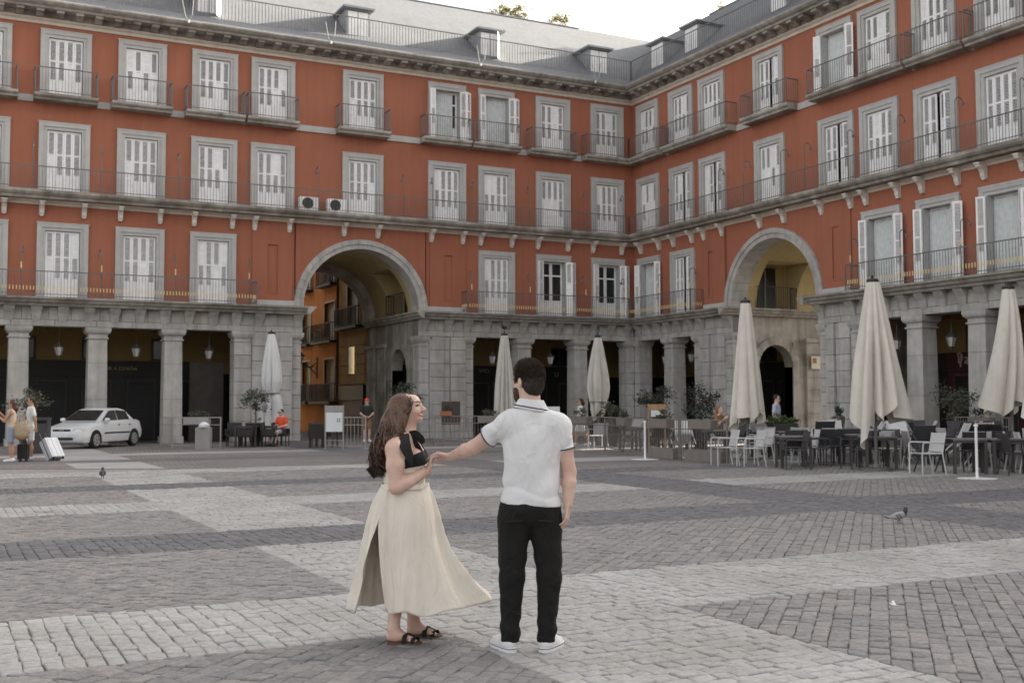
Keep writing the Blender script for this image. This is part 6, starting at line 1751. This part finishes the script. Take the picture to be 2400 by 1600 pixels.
b.chain([LSH, LSH.lerp(LEL, 0.5), LEL, LEL.lerp(LWR, 0.35), LWR], [0.055, 0.051, 0.0425, 0.043, 0.0285], 0.02)
b.chain([RSH, RSH.lerp(REL, 0.5), REL, REL.lerp(RWR, 0.35), RWR], [0.055, 0.050, 0.0425, 0.043, 0.029], 0.02)
for hp, kn, an in (((-0.10, 0, 0.82), (-0.115, 0, 0.46), (-0.126, 0.02, 0.08)), ((0.095, 0, 0.82), (0.115, 0, 0.46), (0.094, 0.02, 0.08))): b.chain([hp, kn, an], [0.085, 0.055, 0.038], 0.03)
hand_sdf(b, LWR, V(-0.93, 0.10, 0.16), V(-0.35, -0.25, -0.9), V(0, 1, 0), 1.02, 0.42, 0.16)
hand_sdf(b, RWR, V(-0.10, -0.06, -1.0), V(-1.0, 0.25, 0), V(0.05, 1.0, 0), 1.02, 0.30, 0.05)
b.build('body', 'skin_fair', MAN, 0.0052)
# hair: close crop plus tufts
c = SDF(); c.ell(hc + V(0, 0, 0.012) - fd * 0.012, (0.099, 0.080, 0.099), qh, 0.02).ell(hc - fd * 0.045 + V(0, 0, -0.045), (0.055, 0.066, 0.065), qh, 0.03).ell(hc + fd * 0.05 + V(0, 0, 0.075), (0.055, 0.062, 0.032), qh, 0.03)
c.cut(hc + fd * 0.035 + V(0, 0, -0.005), fd * 0.82 + V(0, 0, -0.42)); c.cut(hc + V(0, 0, -0.098), fd * 0.25 + V(0, 0, -1)); c.cut(hc + fd * 0.012 + V(0, 0, -0.055), fd * 1.0 + V(0, 0, -0.35))
c.noise = lambda x, y, z: 0.0018 * np.sin(190 * x + 70 * y + 40 * z) * np.sin(170 * y + 130 * z + 40 * x)
hb = net_mb(c, 0.005)
rng = random.Random(5); tf = MB()
for _ in range(6500):
    u, a = rng.uniform(-0.25, 1), rng.uniform(0, 6.283); s_ = math.sqrt(max(0, 1 - u * u))
    n_ = qh @ V(s_ * math.cos(a), s_ * math.sin(a), 0) + V(0, 0, u)
    if n_.dot(fd) > 0.62 and u < 0.45: continue
    p = hc + V(0, 0, 0.010) - fd * 0.010 + qh @ V(0.100 * s_ * math.cos(a), 0.081 * s_ * math.sin(a), 0) + V(0, 0, 0.100 * u)
    L = 0.010 + 0.018 * max(0, u) + (0.012 if n_.dot(fd) > 0.2 else 0)
    d = (n_ * 0.6 + V(0.15, 0, 0.45 * max(0, u)) + fd * 0.5 * max(0, u) + V(rng.gauss(0, 0.35), rng.gauss(0, 0.35), rng.gauss(0, 0.35)) - V(0, 0, 0.8 * max(0, 0.35 - u))).normalized()
    q = d.cross(V(rng.gauss(0, 1), rng.gauss(0, 1), rng.gauss(0, 1))).normalized() * 0.0021
    q2 = d.cross(q).normalized() * 0.0021
    tf.add([p - q, p + q * 0.5 + q2, p + q * 0.5 - q2, p + d * L], [(0, 1, 3), (1, 2, 3), (2, 0, 3)])
merge(hb, tf).build('hair', 'hair_dark', MAN, smooth=60, fix=False)
c = SDF(); c.ell(hc + fd * 0.035 + V(0, 0, -0.075), (0.077, 0.069, 0.074), qh, 0.03).ell(hc + fd * 0.075 + V(0, 0, -0.120), (0.036, 0.036, 0.033), qh, 0.03)
c.cut(hc + V(0, 0, -0.030), fd * 0.30 + V(0, 0, 1)); c.cut(hc + fd * 0.012, fd * -1.0 + V(0, 0, -0.15)); c.noise = lambda x, y, z: 0.002 * np.sin(300 * x) * np.sin(280 * z + 100 * y)
c.build('beard', 'beard_brown', MAN, 0.005)
# polo shirt
def wr_man(x, y, z):
    return 0.011 * (1 - np.abs(np.sin(13 * (z - 0.55 * x) + 1.5 * np.sin(9 * x)))) ** 3 * np.exp(-((z - 0.98) / 0.10) ** 2) + 0.010 * (1 - np.abs(np.sin(16 * (x + 0.25 * z)))) ** 3 * np.exp(-((z - 1.22) / 0.16) ** 2) + 0.010 * np.sin(21 * z - 30 * x) * np.exp(-((x - 0.10) / 0.07) ** 2 - ((z - 1.02) / 0.12) ** 2) + 0.005 * np.sin(24 * x + 20 * np.abs(x) * z) * np.exp(-((z - 1.2) / 0.2) ** 2) + 0.0045 * np.sin(16 * z + 26 * x) * np.exp(-((z - 1.0) / 0.16) ** 2) + 0.004 * np.sin(38 * (x * 0.6 + z)) * np.exp(-((z - 0.96) / 0.08) ** 2) + 0.003 * np.sin(30 * x - 12 * z) * np.exp(-((z - 1.3) / 0.12) ** 2) + 0.0035 * np.sin(22 * x + 8 * z + 1.0)
sh = SDF()
sh.ell((0.016, 0, 1.235), (0.183, 0.118, 0.20), k=0.05).ell((0.013, 0.0, 1.05), (0.176, 0.120, 0.20), k=0.06).ell((0.012, 0.0, 0.90), (0.184, 0.132, 0.14), k=0.06)
sh.cap(LSH + V(0.02, 0, 0.0), RSH + V(-0.015, 0, 0.0), 0.066, 0.066, 0.05).chain([V(0.012, 0.0, 1.445), V(-0.08, 0, 1.415)], [0.066, 0.062], 0.04).chain([V(0.012, 0.0, 1.445), V(0.11, 0, 1.405)], [0.066, 0.062], 0.04)
sh.noise = wr_man
sh.cut((0.0, 0, 0.888), (-0.07, 0.0, -1)); sh.cut((0.012, 0, 1.475), (0, 0, 1))
def sleeve(a, bb, r0, r1, t):
    S_ = SDF(); d = (Vector(bb) - Vector(a)).normalized(); e = Vector(a).lerp(Vector(bb), t)
    S_.cap(Vector(a) - d * 0.02, e + d * 0.05, r0, r1, 0.02); S_.noise = lambda x, y, z: 0.003 * np.sin(60 * z + 30 * x); S_.cut(e, d); return S_, e, d
s1, e1, d1 = sleeve(LSH, LEL, 0.062, 0.066, 0.56); s2, e2, d2 = sleeve(RSH, REL, 0.060, 0.063, 0.50)
sh.cap(LSH, LSH.lerp(LEL, 0.34), 0.064, 0.060, 0.07); sh.cap(RSH, RSH.lerp(REL, 0.30), 0.063, 0.058, 0.07)
shirt = merge(net_mb(sh, 0.008), net_mb(s1, 0.006), net_mb(s2, 0.006)).build('polo_shirt', 'polo_white', MAN, smooth=60, fix=False)
for e, d, r_ in ((e1, d1, 0.0675), (e2, d2, 0.0640)):
    a = d.cross(V(0, 1, 0.2)).normalized(); bb = d.cross(a)
    MB().tube([e - d * 0.004 + a * r_ * math.cos(q * math.pi / 14) + bb * r_ * math.sin(q * math.pi / 14) for q in range(29)], 0.0042, 6).build('sleeve_trim', 'navy', shirt, smooth=True)
col = MB(); n = 36; vv = []
for (r_, z, k) in ((0.066, 1.462, 1), (0.070, 1.528, 1), (0.074, 1.531, 1), (0.108, 1.470, 1), (0.105, 1.464, 1)):
    for i in range(n):
        a = 2 * math.pi * i / n; x, y = math.cos(a), math.sin(a)
        vv.append((0.012 + r_ * x * 1.02, 0.004 + r_ * y * 0.80, z - 0.018 * x * (1 if z < 1.5 else 0.4) - (0.02 * max(0, y))))
col.add(vv, [(j * n + i, j * n + (i + 1) % n, (j + 1) * n + (i + 1) % n, (j + 1) * n + i) for j in range(4) for i in range(n)]); col.build('collar', 'polo_white', shirt, smooth=50)
MB().tube([(0.012 + 0.1035 * math.cos(a) * 1.02, 0.004 + 0.1035 * math.sin(a) * 0.80, 1.4795 - 0.018 * math.cos(a) - 0.02 * max(0, math.sin(a))) for a in [2 * math.pi * i / 40 for i in range(41)]], 0.0042, 6).build('collar_trim', 'navy', shirt, smooth=True)
b = MB()
for sgn, x0, x1 in ((-1, 0.0, -0.13), (1, 0.02, 0.16)):
    P_ = [sh.surf((lerp(x0, x1, t), 0.0, 1.375 - 0.02 * t), V(0, -1, 0.15)) for t in [i / 10 for i in range(11)]]
    b.tube([q + V(0, -0.0004, 0) for q in P_], 0.0011, 4)
b.build('yoke_seam', 'polo_white', shirt)
# trousers
tr = SDF(); tr.ell((0.0, 0.0, 0.865), (0.190, 0.128, 0.13), k=0.05)
tr.chain([(-0.098, 0, 0.80), (-0.112, -0.004, 0.46), (-0.124, 0.008, 0.12), (-0.124, 0.012, 0.06)], [0.104, 0.079, 0.057, 0.058], 0.02).chain([(0.094, 0, 0.80), (0.116, -0.004, 0.46), (0.098, 0.008, 0.12), (0.096, 0.012, 0.06)], [0.104, 0.077, 0.055, 0.056], 0.02)
tr.noise = lambda x, y, z: 0.004 * (1 - np.abs(np.sin(20 * z + 14 * np.abs(x)))) ** 3 * np.exp(-((z - 0.45) / 0.3) ** 2) + 0.006 * np.sin(55 * z + 22 * x) * np.exp(-((z - 0.14) / 0.08) ** 2) + 0.004 * np.sin(42 * z - 30 * np.abs(x)) * np.exp(-((z - 0.5) / 0.1) ** 2) + 0.003 * np.sin(34 * z + 20 * x) * np.exp(-((z - 0.68) / 0.08) ** 2)
tr.cut((0, 0, 0.945), (0, 0, 1)); tr.cut((0, 0, 0.058), (0, 0, -1))
tro = tr.build('trousers', 'trousers_black', MAN, 0.008)
for s_ in (-1, 1): MB().obox((s_ * 0.095, -0.124, 0.80), (0.05, 0, -0.004 * s_), (0, 0.004, 0.001), (0, 0, 0.003)).build('pocket_welt', 'cloth_black', tro)
def sneaker(hx, hy, tx, ty):
    h_, t_ = V(hx, hy, 0), V(tx, ty, 0); d = (t_ - h_).normalized(); s_ = V(-d.y, d.x, 0)
    c = SDF(); c.chain([h_ + d * 0.035 + V(0, 0, 0.052), h_ + d * 0.14 + V(0, 0, 0.045), t_ - d * 0.05 + V(0, 0, 0.030)], [0.040, 0.040, 0.034], 0.03).cap(h_ + d * 0.05 + V(0, 0, 0.06), h_ + d * 0.075 + V(0, 0, 0.082), 0.040, 0.042, 0.03); c.cut((0, 0, 0.016), (0, 0, -1))
    o = c.build('shoe', 'sneaker', MAN, 0.006)
    pts = [(0.0, 0.0), (0.012, 0.030), (0.06, 0.041), (0.15, 0.046), (0.22, 0.044), (0.265, 0.030), (0.285, 0.0)]
    pts = pts + [(a, -q) for a, q in pts[-2:0:-1]]
    ring = [h_ + d * (a - 0.012) + s_ * q for a, q in pts]
    MB().prism([(p.x, p.y) for p in ring], 0.002, 0.030, 'z').build('sole', 'sneaker', o, smooth=40)
    MB().tube([(p.x + (p - (h_ + t_) / 2).normalized().x * 0.001, p.y + (p - (h_ + t_) / 2).normalized().y * 0.001, 0.0235) for p in ring + ring[:1]], 0.0022, 5).build('sole_line', 'navy', o)
sneaker(-0.112, -0.035, -0.235, 0.21); sneaker(0.075, -0.035, 0.195, 0.21)

# ======================= the woman
WO = thing('person', 'smiling woman with long wavy brown hair, black halter top and cream wrap skirt', 'person', (-27.555, -39.36, 0.0), CY)
b = SDF()
hq = Matrix.Rotation(R(6), 3, 'Z').to_quaternion()
H = V(0.0, 0.0, 1.483)
b.ell(H + V(0, 0, 0.004), (0.094, 0.074, 0.086), k=0.02).ell((0.040, 0, 1.440), (0.060, 0.054, 0.060), k=0.03).ell((0.058, 0, 1.512), (0.036, 0.050, 0.045), k=0.03)
b.ell((0.088, 0.0, 1.409), (0.024, 0.026, 0.020), k=0.022)                                   # chin
b.cap((0.090, 0, 1.500), (0.125, 0, 1.471), 0.0085, 0.0108, 0.014).ell((0.114, 0, 1.464), (0.012, 0.016, 0.009), k=0.010)   # nose
b.ell((0.095, 0, 1.443), (0.014, 0.022, 0.008), k=0.010).ell((0.092, 0, 1.427), (0.013, 0.020, 0.007), k=0.010)           # lips
for s_ in (-1, 1): b.ell((0.066, s_ * 0.040, 1.458), (0.027, 0.022, 0.022), k=0.022)            # cheeks
b.ell((0.078, 0, 1.512), (0.014, 0.045, 0.010), k=0.014)                                      # brow ridge
b.cap((0.012, 0, 1.43), (0.004, 0, 1.29), 0.047, 0.052, 0.03).cap((0.045, 0, 1.40), (0.03, 0, 1.30), 0.025, 0.03, 0.03)
tq = Matrix.Rotation(R(-22), 3, 'Z').to_quaternion()
def torsoW(S_, e):
    S_.ell((-0.01, 0, 1.19), (0.112 + e, 0.150 + e, 0.13), tq, 0.05).ell((-0.005, 0, 1.05), (0.122 + e, 0.138 + e, 0.13), tq, 0.06).ell((0.0, 0, 0.94), (0.118 + e, 0.134 + e, 0.10), tq, 0.06)
    for s_ in (-1, 1): S_.ell(V(0.078, -0.03 + s_ * 0.066, 1.160), (0.058 + e, 0.060 + e, 0.060 + e), tq, 0.035)
torsoW(b, 0.0)
SH, EL, WR = V(-0.052, -0.145, 1.225), V(-0.040, -0.190, 0.985), V(0.150, -0.050, 1.080)
SH2, EL2, WR2 = V(0.01, 0.150, 1.235), V(-0.02, 0.225, 1.00), V(0.0, 0.265, 0.78)
b.cap(SH, SH2, 0.052, 0.050, 0.05).cap((0.004, 0, 1.30), SH + V(0.02, 0.03, 0.01), 0.046, 0.046, 0.05)
b.chain([SH, SH.lerp(EL, 0.45), EL, EL.lerp(WR, 0.35), WR], [0.057, 0.0535, 0.040, 0.041, 0.0255], 0.025)
b.chain([SH2, SH2.lerp(EL2, 0.45), EL2, EL2.lerp(WR2, 0.35), WR2], [0.058, 0.057, 0.044, 0.042, 0.026], 0.025)
for (hp, kn, an, hl, to) in (((-0.02, -0.055, 0.84), (-0.030, -0.045, 0.47), (-0.066, -0.068, 0.095), (-0.080, -0.070, 0.047), (0.072, -0.083, 0.032)), ((0.02, 0.06, 0.84), (0.03, 0.10, 0.47), (0.042, 0.145, 0.095), (0.028, 0.145, 0.047), (0.182, 0.130, 0.032))):
    b.chain([hp, kn, an], [0.075, 0.058, 0.036], 0.03); b.ell(V(*kn).lerp(V(*an), 0.35) + V(-0.012, 0, 0), (0.046, 0.046, 0.12), k=0.03)
    b.chain([an, V(*hl).lerp(V(*to), 0.25) + V(0, 0, 0.012), V(*to) + V(-0.02, 0, 0.0)], [0.035, 0.034, 0.024], 0.025).cap(hl, V(*hl) + V(0.03, 0, 0.0), 0.030, 0.030, 0.02)
    for i in range(5):
        q = V(*to) + V(-0.022 - 0.010 * abs(i - 1), (i - 2) * 0.0135, -0.004); b.cap(q, q + V(0.034 - 0.004 * i, 0, -0.003), 0.0095 - 0.0006 * i, 0.0085 - 0.0006 * i, 0.004)
hand_sdf(b, WR, V(0.22, 0.22, 0.95), V(0.95, 0.05, -0.1), V(0, 1, 0), 0.90, 0.55, 0.14); NAILS = list(TIPS)
hand_sdf(b, WR2, V(0.05, 0.05, -1.0), V(0, -1.0, 0), V(1, 0, 0), 0.88, 0.3, 0.06)
FACE = b
b.build('body', 'skin_fair', WO, 0.0048)
for p, dr_, nn_ in NAILS:
    s_ = SDF(); s_.ell(p - nn_ * 0.004 + dr_ * 0.002, (0.0055, 0.0055, 0.0045), k=0.004); s_.build('nail', 'nail_red', WO, 0.0025)
# face details, set on the surface of the face
for s_ in (-1, 1):
    dd = V(0.75, s_ * 0.66, 0)
    p = FACE.surf((0.045, s_ * 0.020, 1.4935), dd)
    c = SDF(); c.ell(p, (0.0045, 0.0135, 0.0050), Matrix.Rotation(R(s_ * 41), 3, 'Z').to_quaternion(), k=0.004); c.build('eye', 'eye_dark', WO, 0.0025)
    def line(name, m, zs, a0, a1, r_, n=7):
        P = []
        for i in range(n):
            t = i / (n - 1); ang = R(lerp(a0, a1, t)); q = FACE.surf((0.040, 0.0, zs(t)), V(math.cos(ang), s_ * math.sin(ang), 0)); P.append(q)
        MB().tube(P, [r_ * (0.5 + 0.8 * math.sin(math.pi * min(1, 0.15 + 0.8 * i / (n - 1)))) for i in range(n)], 5).build(name, m, WO, smooth=True)
    line('eyebrow', 'hair_dark', lambda t: 1.5135 + 0.007 * math.sin(t * 2.8), 22, 68, 0.0030)
    line('eyelash', 'eye_dark', lambda t: 1.4985 + 0.0025 * math.sin(t * 3.1) - 0.003 * t, 26, 62, 0.0022)
MP = []
for i in range(13):
    t = i / 6 - 1; ang = R(52 * t); MP.append((t, V(math.cos(ang), math.sin(ang), 0)))
for nm, m, z, dz_, r_, push in (('teeth', 'teeth', 1.4365, 0.008, 0.0050, 0.0), ('lips', 'lips', 1.4440, 0.006, 0.0036, 0.001), ('lips', 'lips', 1.4285, 0.012, 0.0042, 0.001)):
    P = [FACE.surf((0.055, 0, z + dz_ * t * t), d_) + d_ * push for t, d_ in MP]
    MB().tube(P, [0.0010 + r_ * max(0.0, 1 - abs(t) ** 2.2) for t, d_ in MP], 6).build(nm, m, WO, smooth=True)
# halter top
tp = SDF(); torsoW(tp, 0.008)
tp.cut((0.11, 0, 1.115), (0.18, 0.0, -1.0)); tp.cut((0.11, 0, 1.205), (-0.42, 0, 1.0))
top = tp.build('halter_top', 'cloth_black', WO, 0.006)
def strap(name, pts, ws, side, parent=top, m='cloth_black', n=6):
    P = catmull(pts, n); k = len(P); w = [np.interp(i / (k - 1), np.linspace(0, 1, len(ws)), ws) for i in range(k)]
    return ribbon(P, w, side).build(name, m, parent, smooth=50)
strap('strap', [(0.108, -0.10, 1.15), (0.098, -0.095, 1.215), (0.062, -0.075, 1.275), (0.030, -0.052, 1.312)], [0.06, 0.042, 0.03, 0.03], V(0.8, -0.5, 0.2))
strap('strap', [(0.128, 0.03, 1.15), (0.112, 0.03, 1.215), (0.075, 0.03, 1.275), (0.050, 0.02, 1.315)], [0.06, 0.042, 0.03, 0.03], V(0.3, 0.9, 0.0))
MB().tube([(0.006 + 0.056 * math.cos(a), 0.056 * math.sin(a), 1.312 + 0.012 * math.cos(a)) for a in [2 * math.pi * i / 28 for i in range(29)]], 0.013, 8).build('neck_band', 'cloth_black', top, smooth=True)
strap('bow_tail', [(0.012, -0.062, 1.315), (0.008, -0.125, 1.305), (0.018, -0.190, 1.245), (0.046, -0.205, 1.175), (0.060, -0.200, 1.118)], [0.028, 0.060, 0.072, 0.052, 0.010], V(1.0, 0.1, 0.15))
strap('bow_tail', [(0.025, -0.055, 1.318), (0.070, -0.075, 1.312), (0.105, -0.085, 1.285), (0.118, -0.075, 1.255)], [0.026, 0.055, 0.05, 0.03], V(0.2, -0.2, 1.0))
strap('bow_loop', [(0.010, -0.060, 1.315), (-0.03, -0.085, 1.335), (-0.065, -0.09, 1.310), (-0.055, -0.085, 1.27), (0.0, -0.070, 1.30)], [0.025, 0.05, 0.06, 0.05, 0.025], V(0.1, -0.5, 0.9))
strap('back_ribbon', [(-0.11, -0.02, 1.115), (-0.150, -0.05, 1.11), (-0.190, -0.07, 1.085), (-0.215, -0.08, 1.062)], [0.04, 0.07, 0.075, 0.085], V(0.3, 0, 1.0))
# cream bodice and wrap skirt
bd = SDF(); torsoW(bd, 0.007); bd.cut((0.11, 0, 1.118), (-0.18, 0, 1.0)); bd.cut((0, 0, 0.965), (0, 0, -1)); bd.build('bodice', 'linen', WO, 0.007)
def skirt():
    keyA = [-132, -95, -60, -25, -2, 25, 60, 95, 130, 160, 196]        # angle round the body (0 = her front, -90 = towards the viewer)
    keyR = [0.205, 0.235, 0.285, 0.420, 0.555, 0.460, 0.310, 0.270, 0.310, 0.350, 0.362]
    keyZ = [0.215, 0.212, 0.200, 0.235, 0.300, 0.270, 0.210, 0.200, 0.205, 0.205, 0.205]
    n, k = 190, 56; vv = []
    for j in range(k + 1):
        s_ = j / k
        for i in range(n + 1):
            t = i / n
            A = -132 + t * 328
            # above the slit the two edges close over each other
            close = max(0.0, 1 - max(0.0, (s_ - 0.26)) / 0.50)
            a = R(A + close * t * 34)
            rw = 1 / math.sqrt((math.cos(a - R(-22)) / 0.150) ** 2 + (math.sin(a - R(-22)) / 0.166) ** 2)
            rh = float(np.interp(A, keyA, keyR)); zh = float(np.interp(A, keyA, keyZ))
            e = s_ ** (1.35 + 1.15 * max(0.0, math.cos(a + R(2))) ** 1.5)
            hip = 0.055 * math.sin(min(1, s_ / 0.35) * math.pi / 2) * (1 - 0.5 * s_)
            r_ = rw * (1 - e) + rh * e + hip * (1 - e)
            am = 0.030 * s_ ** 0.7 + 0.005 * min(1, s_ * 8)
            fo = 1 - abs(math.sin(4.6 * a + 0.9 * math.sin(2 * a) + 1.1 * s_)); r_ += am * (1.5 * fo ** 1.5 - 0.5 + 0.45 * math.sin(17 * a + 4 * s_ + 1.0)) * (0.65 + 0.35 * math.sin(2.2 * a + 1))
            drift = 0.02 * s_ ** 2
            z = 0.985 + (zh - 0.985) * s_ + 0.012 * s_ ** 3 * math.sin(7 * a)
            if t < 0.03: r_ += 0.006
            vv.append((r_ * math.cos(a) + 0.0 + drift, r_ * math.sin(a) * 0.86, z))
    ff = [(j * (n + 1) + i, (j + 1) * (n + 1) + i, (j + 1) * (n + 1) + i + 1, j * (n + 1) + i + 1) for j in range(k) for i in range(n)]
    o = MB().add(vv, ff).build('skirt', 'linen', WO, smooth=True, fix=False)
    md = o.modifiers.new('thickness', 'SOLIDIFY'); md.thickness = 0.003
    return o
skirt()
wbn = MB(); n = 40
for z0, z1, e in ((0.968, 1.0, 0.0125),):
    vv = []
    for z in (z0, z1):
        for r_ in (e, e + 0.004):
            for i in range(n):
                a = 2 * math.pi * i / n; rw = 1 / math.sqrt((math.cos(a - R(-22)) / 0.134) ** 2 + (math.sin(a - R(-22)) / 0.152) ** 2) + r_
                vv.append((rw * math.cos(a), rw * math.sin(a), z))
    wbn.add(vv, [(n + i, n + (i + 1) % n, 3 * n + (i + 1) % n, 3 * n + i) for i in range(n)] + [(i, 2 * n + i, 2 * n + (i + 1) % n, (i + 1) % n) for i in range(n)] + [(2 * n + i, 3 * n + i, 3 * n + (i + 1) % n, 2 * n + (i + 1) % n) for i in range(n)])
wbn.build('waistband', 'linen', WO, smooth=40)
# sandals
for hl, to in ((V(-0.105, -0.075, 0), V(0.118, -0.090, 0)), (V(0.005, 0.146, 0), V(0.230, 0.130, 0))):
    d = (to - hl).normalized(); s_ = V(-d.y, d.x, 0); L = (to - hl).length
    pts = [(0.0, 0.0), (0.01, 0.024), (0.05, 0.033), (0.12, 0.034), (0.17, 0.043), (0.205, 0.038), (L, 0.0)]; pts = pts + [(a, -q) for a, q in pts[-2:0:-1]]
    ring = [hl + d * a + s_ * q for a, q in pts]
    o = MB().prism([(p.x, p.y) for p in ring], 0.001, 0.016, 'z').build('sandal', 'sole_brown', WO, smooth=40)
    def arc(a0, wd, hgt, wid):
        P = [hl + d * (a0 + 0.012 * math.cos(t)) + s_ * (wd * math.cos(t)) + V(0, 0, 0.010 + hgt * math.sin(t)) for t in [math.pi * i / 12 for i in range(13)]]
        return ribbon(P, [wid] * 13, [d] * 13, 0.002)
    arc(0.125, 0.040, 0.058, 0.030).build('strap', 'cloth_black', o, smooth=50); arc(0.178, 0.043, 0.036, 0.026).build('strap', 'cloth_black', o, smooth=50)
    ribbon([hl + d * 0.125 + V(0, 0, 0.070), hl + d * 0.152 + V(0, 0, 0.058), hl + d * 0.178 + V(0, 0, 0.047)], [0.03, 0.026, 0.03], s_, 0.002).build('strap', 'cloth_black', o, smooth=50)
# hair: soft volume plus wavy locks
hv = SDF(); hv.ell(H + V(-0.014, 0, 0.012), (0.096, 0.081, 0.077), k=0.02)
hv.chain([(-0.030, 0, 1.47), (-0.075, 0, 1.38), (-0.115, -0.01, 1.27), (-0.150, -0.02, 1.17), (-0.175, -0.03, 1.10)], [0.080, 0.078, 0.072, 0.055, 0.028], 0.04)
hv.chain([(0.005, -0.062, 1.47), (-0.010, -0.070, 1.40), (-0.045, -0.085, 1.30)], [0.034, 0.035, 0.040], 0.04).chain([(0.005, 0.062, 1.47), (-0.010, 0.070, 1.40), (-0.045, 0.085, 1.30)], [0.034, 0.035, 0.040], 0.04)
hv.cut((0.054, 0, 1.50), (1.0, 0, -0.30))
hvm = net_mb(hv, 0.008)
rng = random.Random(11); lk = MB()
for q in range(950):
    side = rng.choice((-1, -1, -1, 1)); u = rng.random()
    # root along the parting, then round the head, then down the back
    x0 = lerp(0.060, -0.085, u ** 0.9)
    root = V(x0, side * rng.uniform(0.0, 0.012), 1.483 + 0.096 * math.sqrt(max(0.02, 1 - ((x0 + 0.012) / 0.112) ** 2)))
    f = rng.random()                                            # 0 = front lock, 1 = back lock
    wy = side * rng.uniform(0.070, 0.096); back = rng.uniform(0, 1)
    m1 = V(lerp(0.046, -0.085, f) + rng.gauss(0, 0.004), wy * (1.0 - 0.55 * f), 1.500 + rng.gauss(0, 0.008))
    m2 = V(lerp(0.000, -0.115, f) + rng.gauss(0, 0.008), wy * (1.05 - 0.45 * f), 1.415 + rng.gauss(0, 0.012))
    m3 = V(lerp(-0.035, -0.160, f) + rng.gauss(0, 0.012), wy * (1.1 - 0.5 * f) + rng.gauss(0, 0.01), 1.30 + rng.gauss(0, 0.02))
    m4 = V(lerp(-0.095, -0.180, f) + rng.gauss(0, 0.016), wy * (1.0 - 0.4 * f) + rng.gauss(0, 0.012), 1.19 + rng.gauss(0, 0.025))
    tip = V(lerp(-0.135, -0.190, f) + rng.gauss(0, 0.018), wy * (0.8 - 0.4 * f) + rng.gauss(0, 0.015), rng.uniform(1.035, 1.14))
    P = catmull([root, m1, m2, m3, m4, tip], 8); k = len(P); ph_ = round(rng.uniform(0, 6.28) * 1.5) / 1.5 + rng.gauss(0, 0.3); fr = rng.uniform(19, 25)
    Q = []
    for i, p in enumerate(P):
        t = i / (k - 1); amp = 0.024 * max(0.0, (t - 0.22) / 0.78) ** 0.7
        Q.append(p + V(math.cos(fr * t + ph_), 0.8 * math.sin(fr * t + ph_), 0.25 * math.sin(fr * t)) * amp)
    r0 = rng.uniform(0.0032, 0.0068)
    lk.tube(Q, [r0 * (0.75 + 0.5 * math.sin(math.pi * min(1, (i / (k - 1)) * 1.15))) * (1 if i < k - 4 else (k - i) / 5) for i in range(k)], 4, flat=0.6)
merge(hvm, lk).build('hair', 'hair_brown', WO, smooth=80, fix=False)
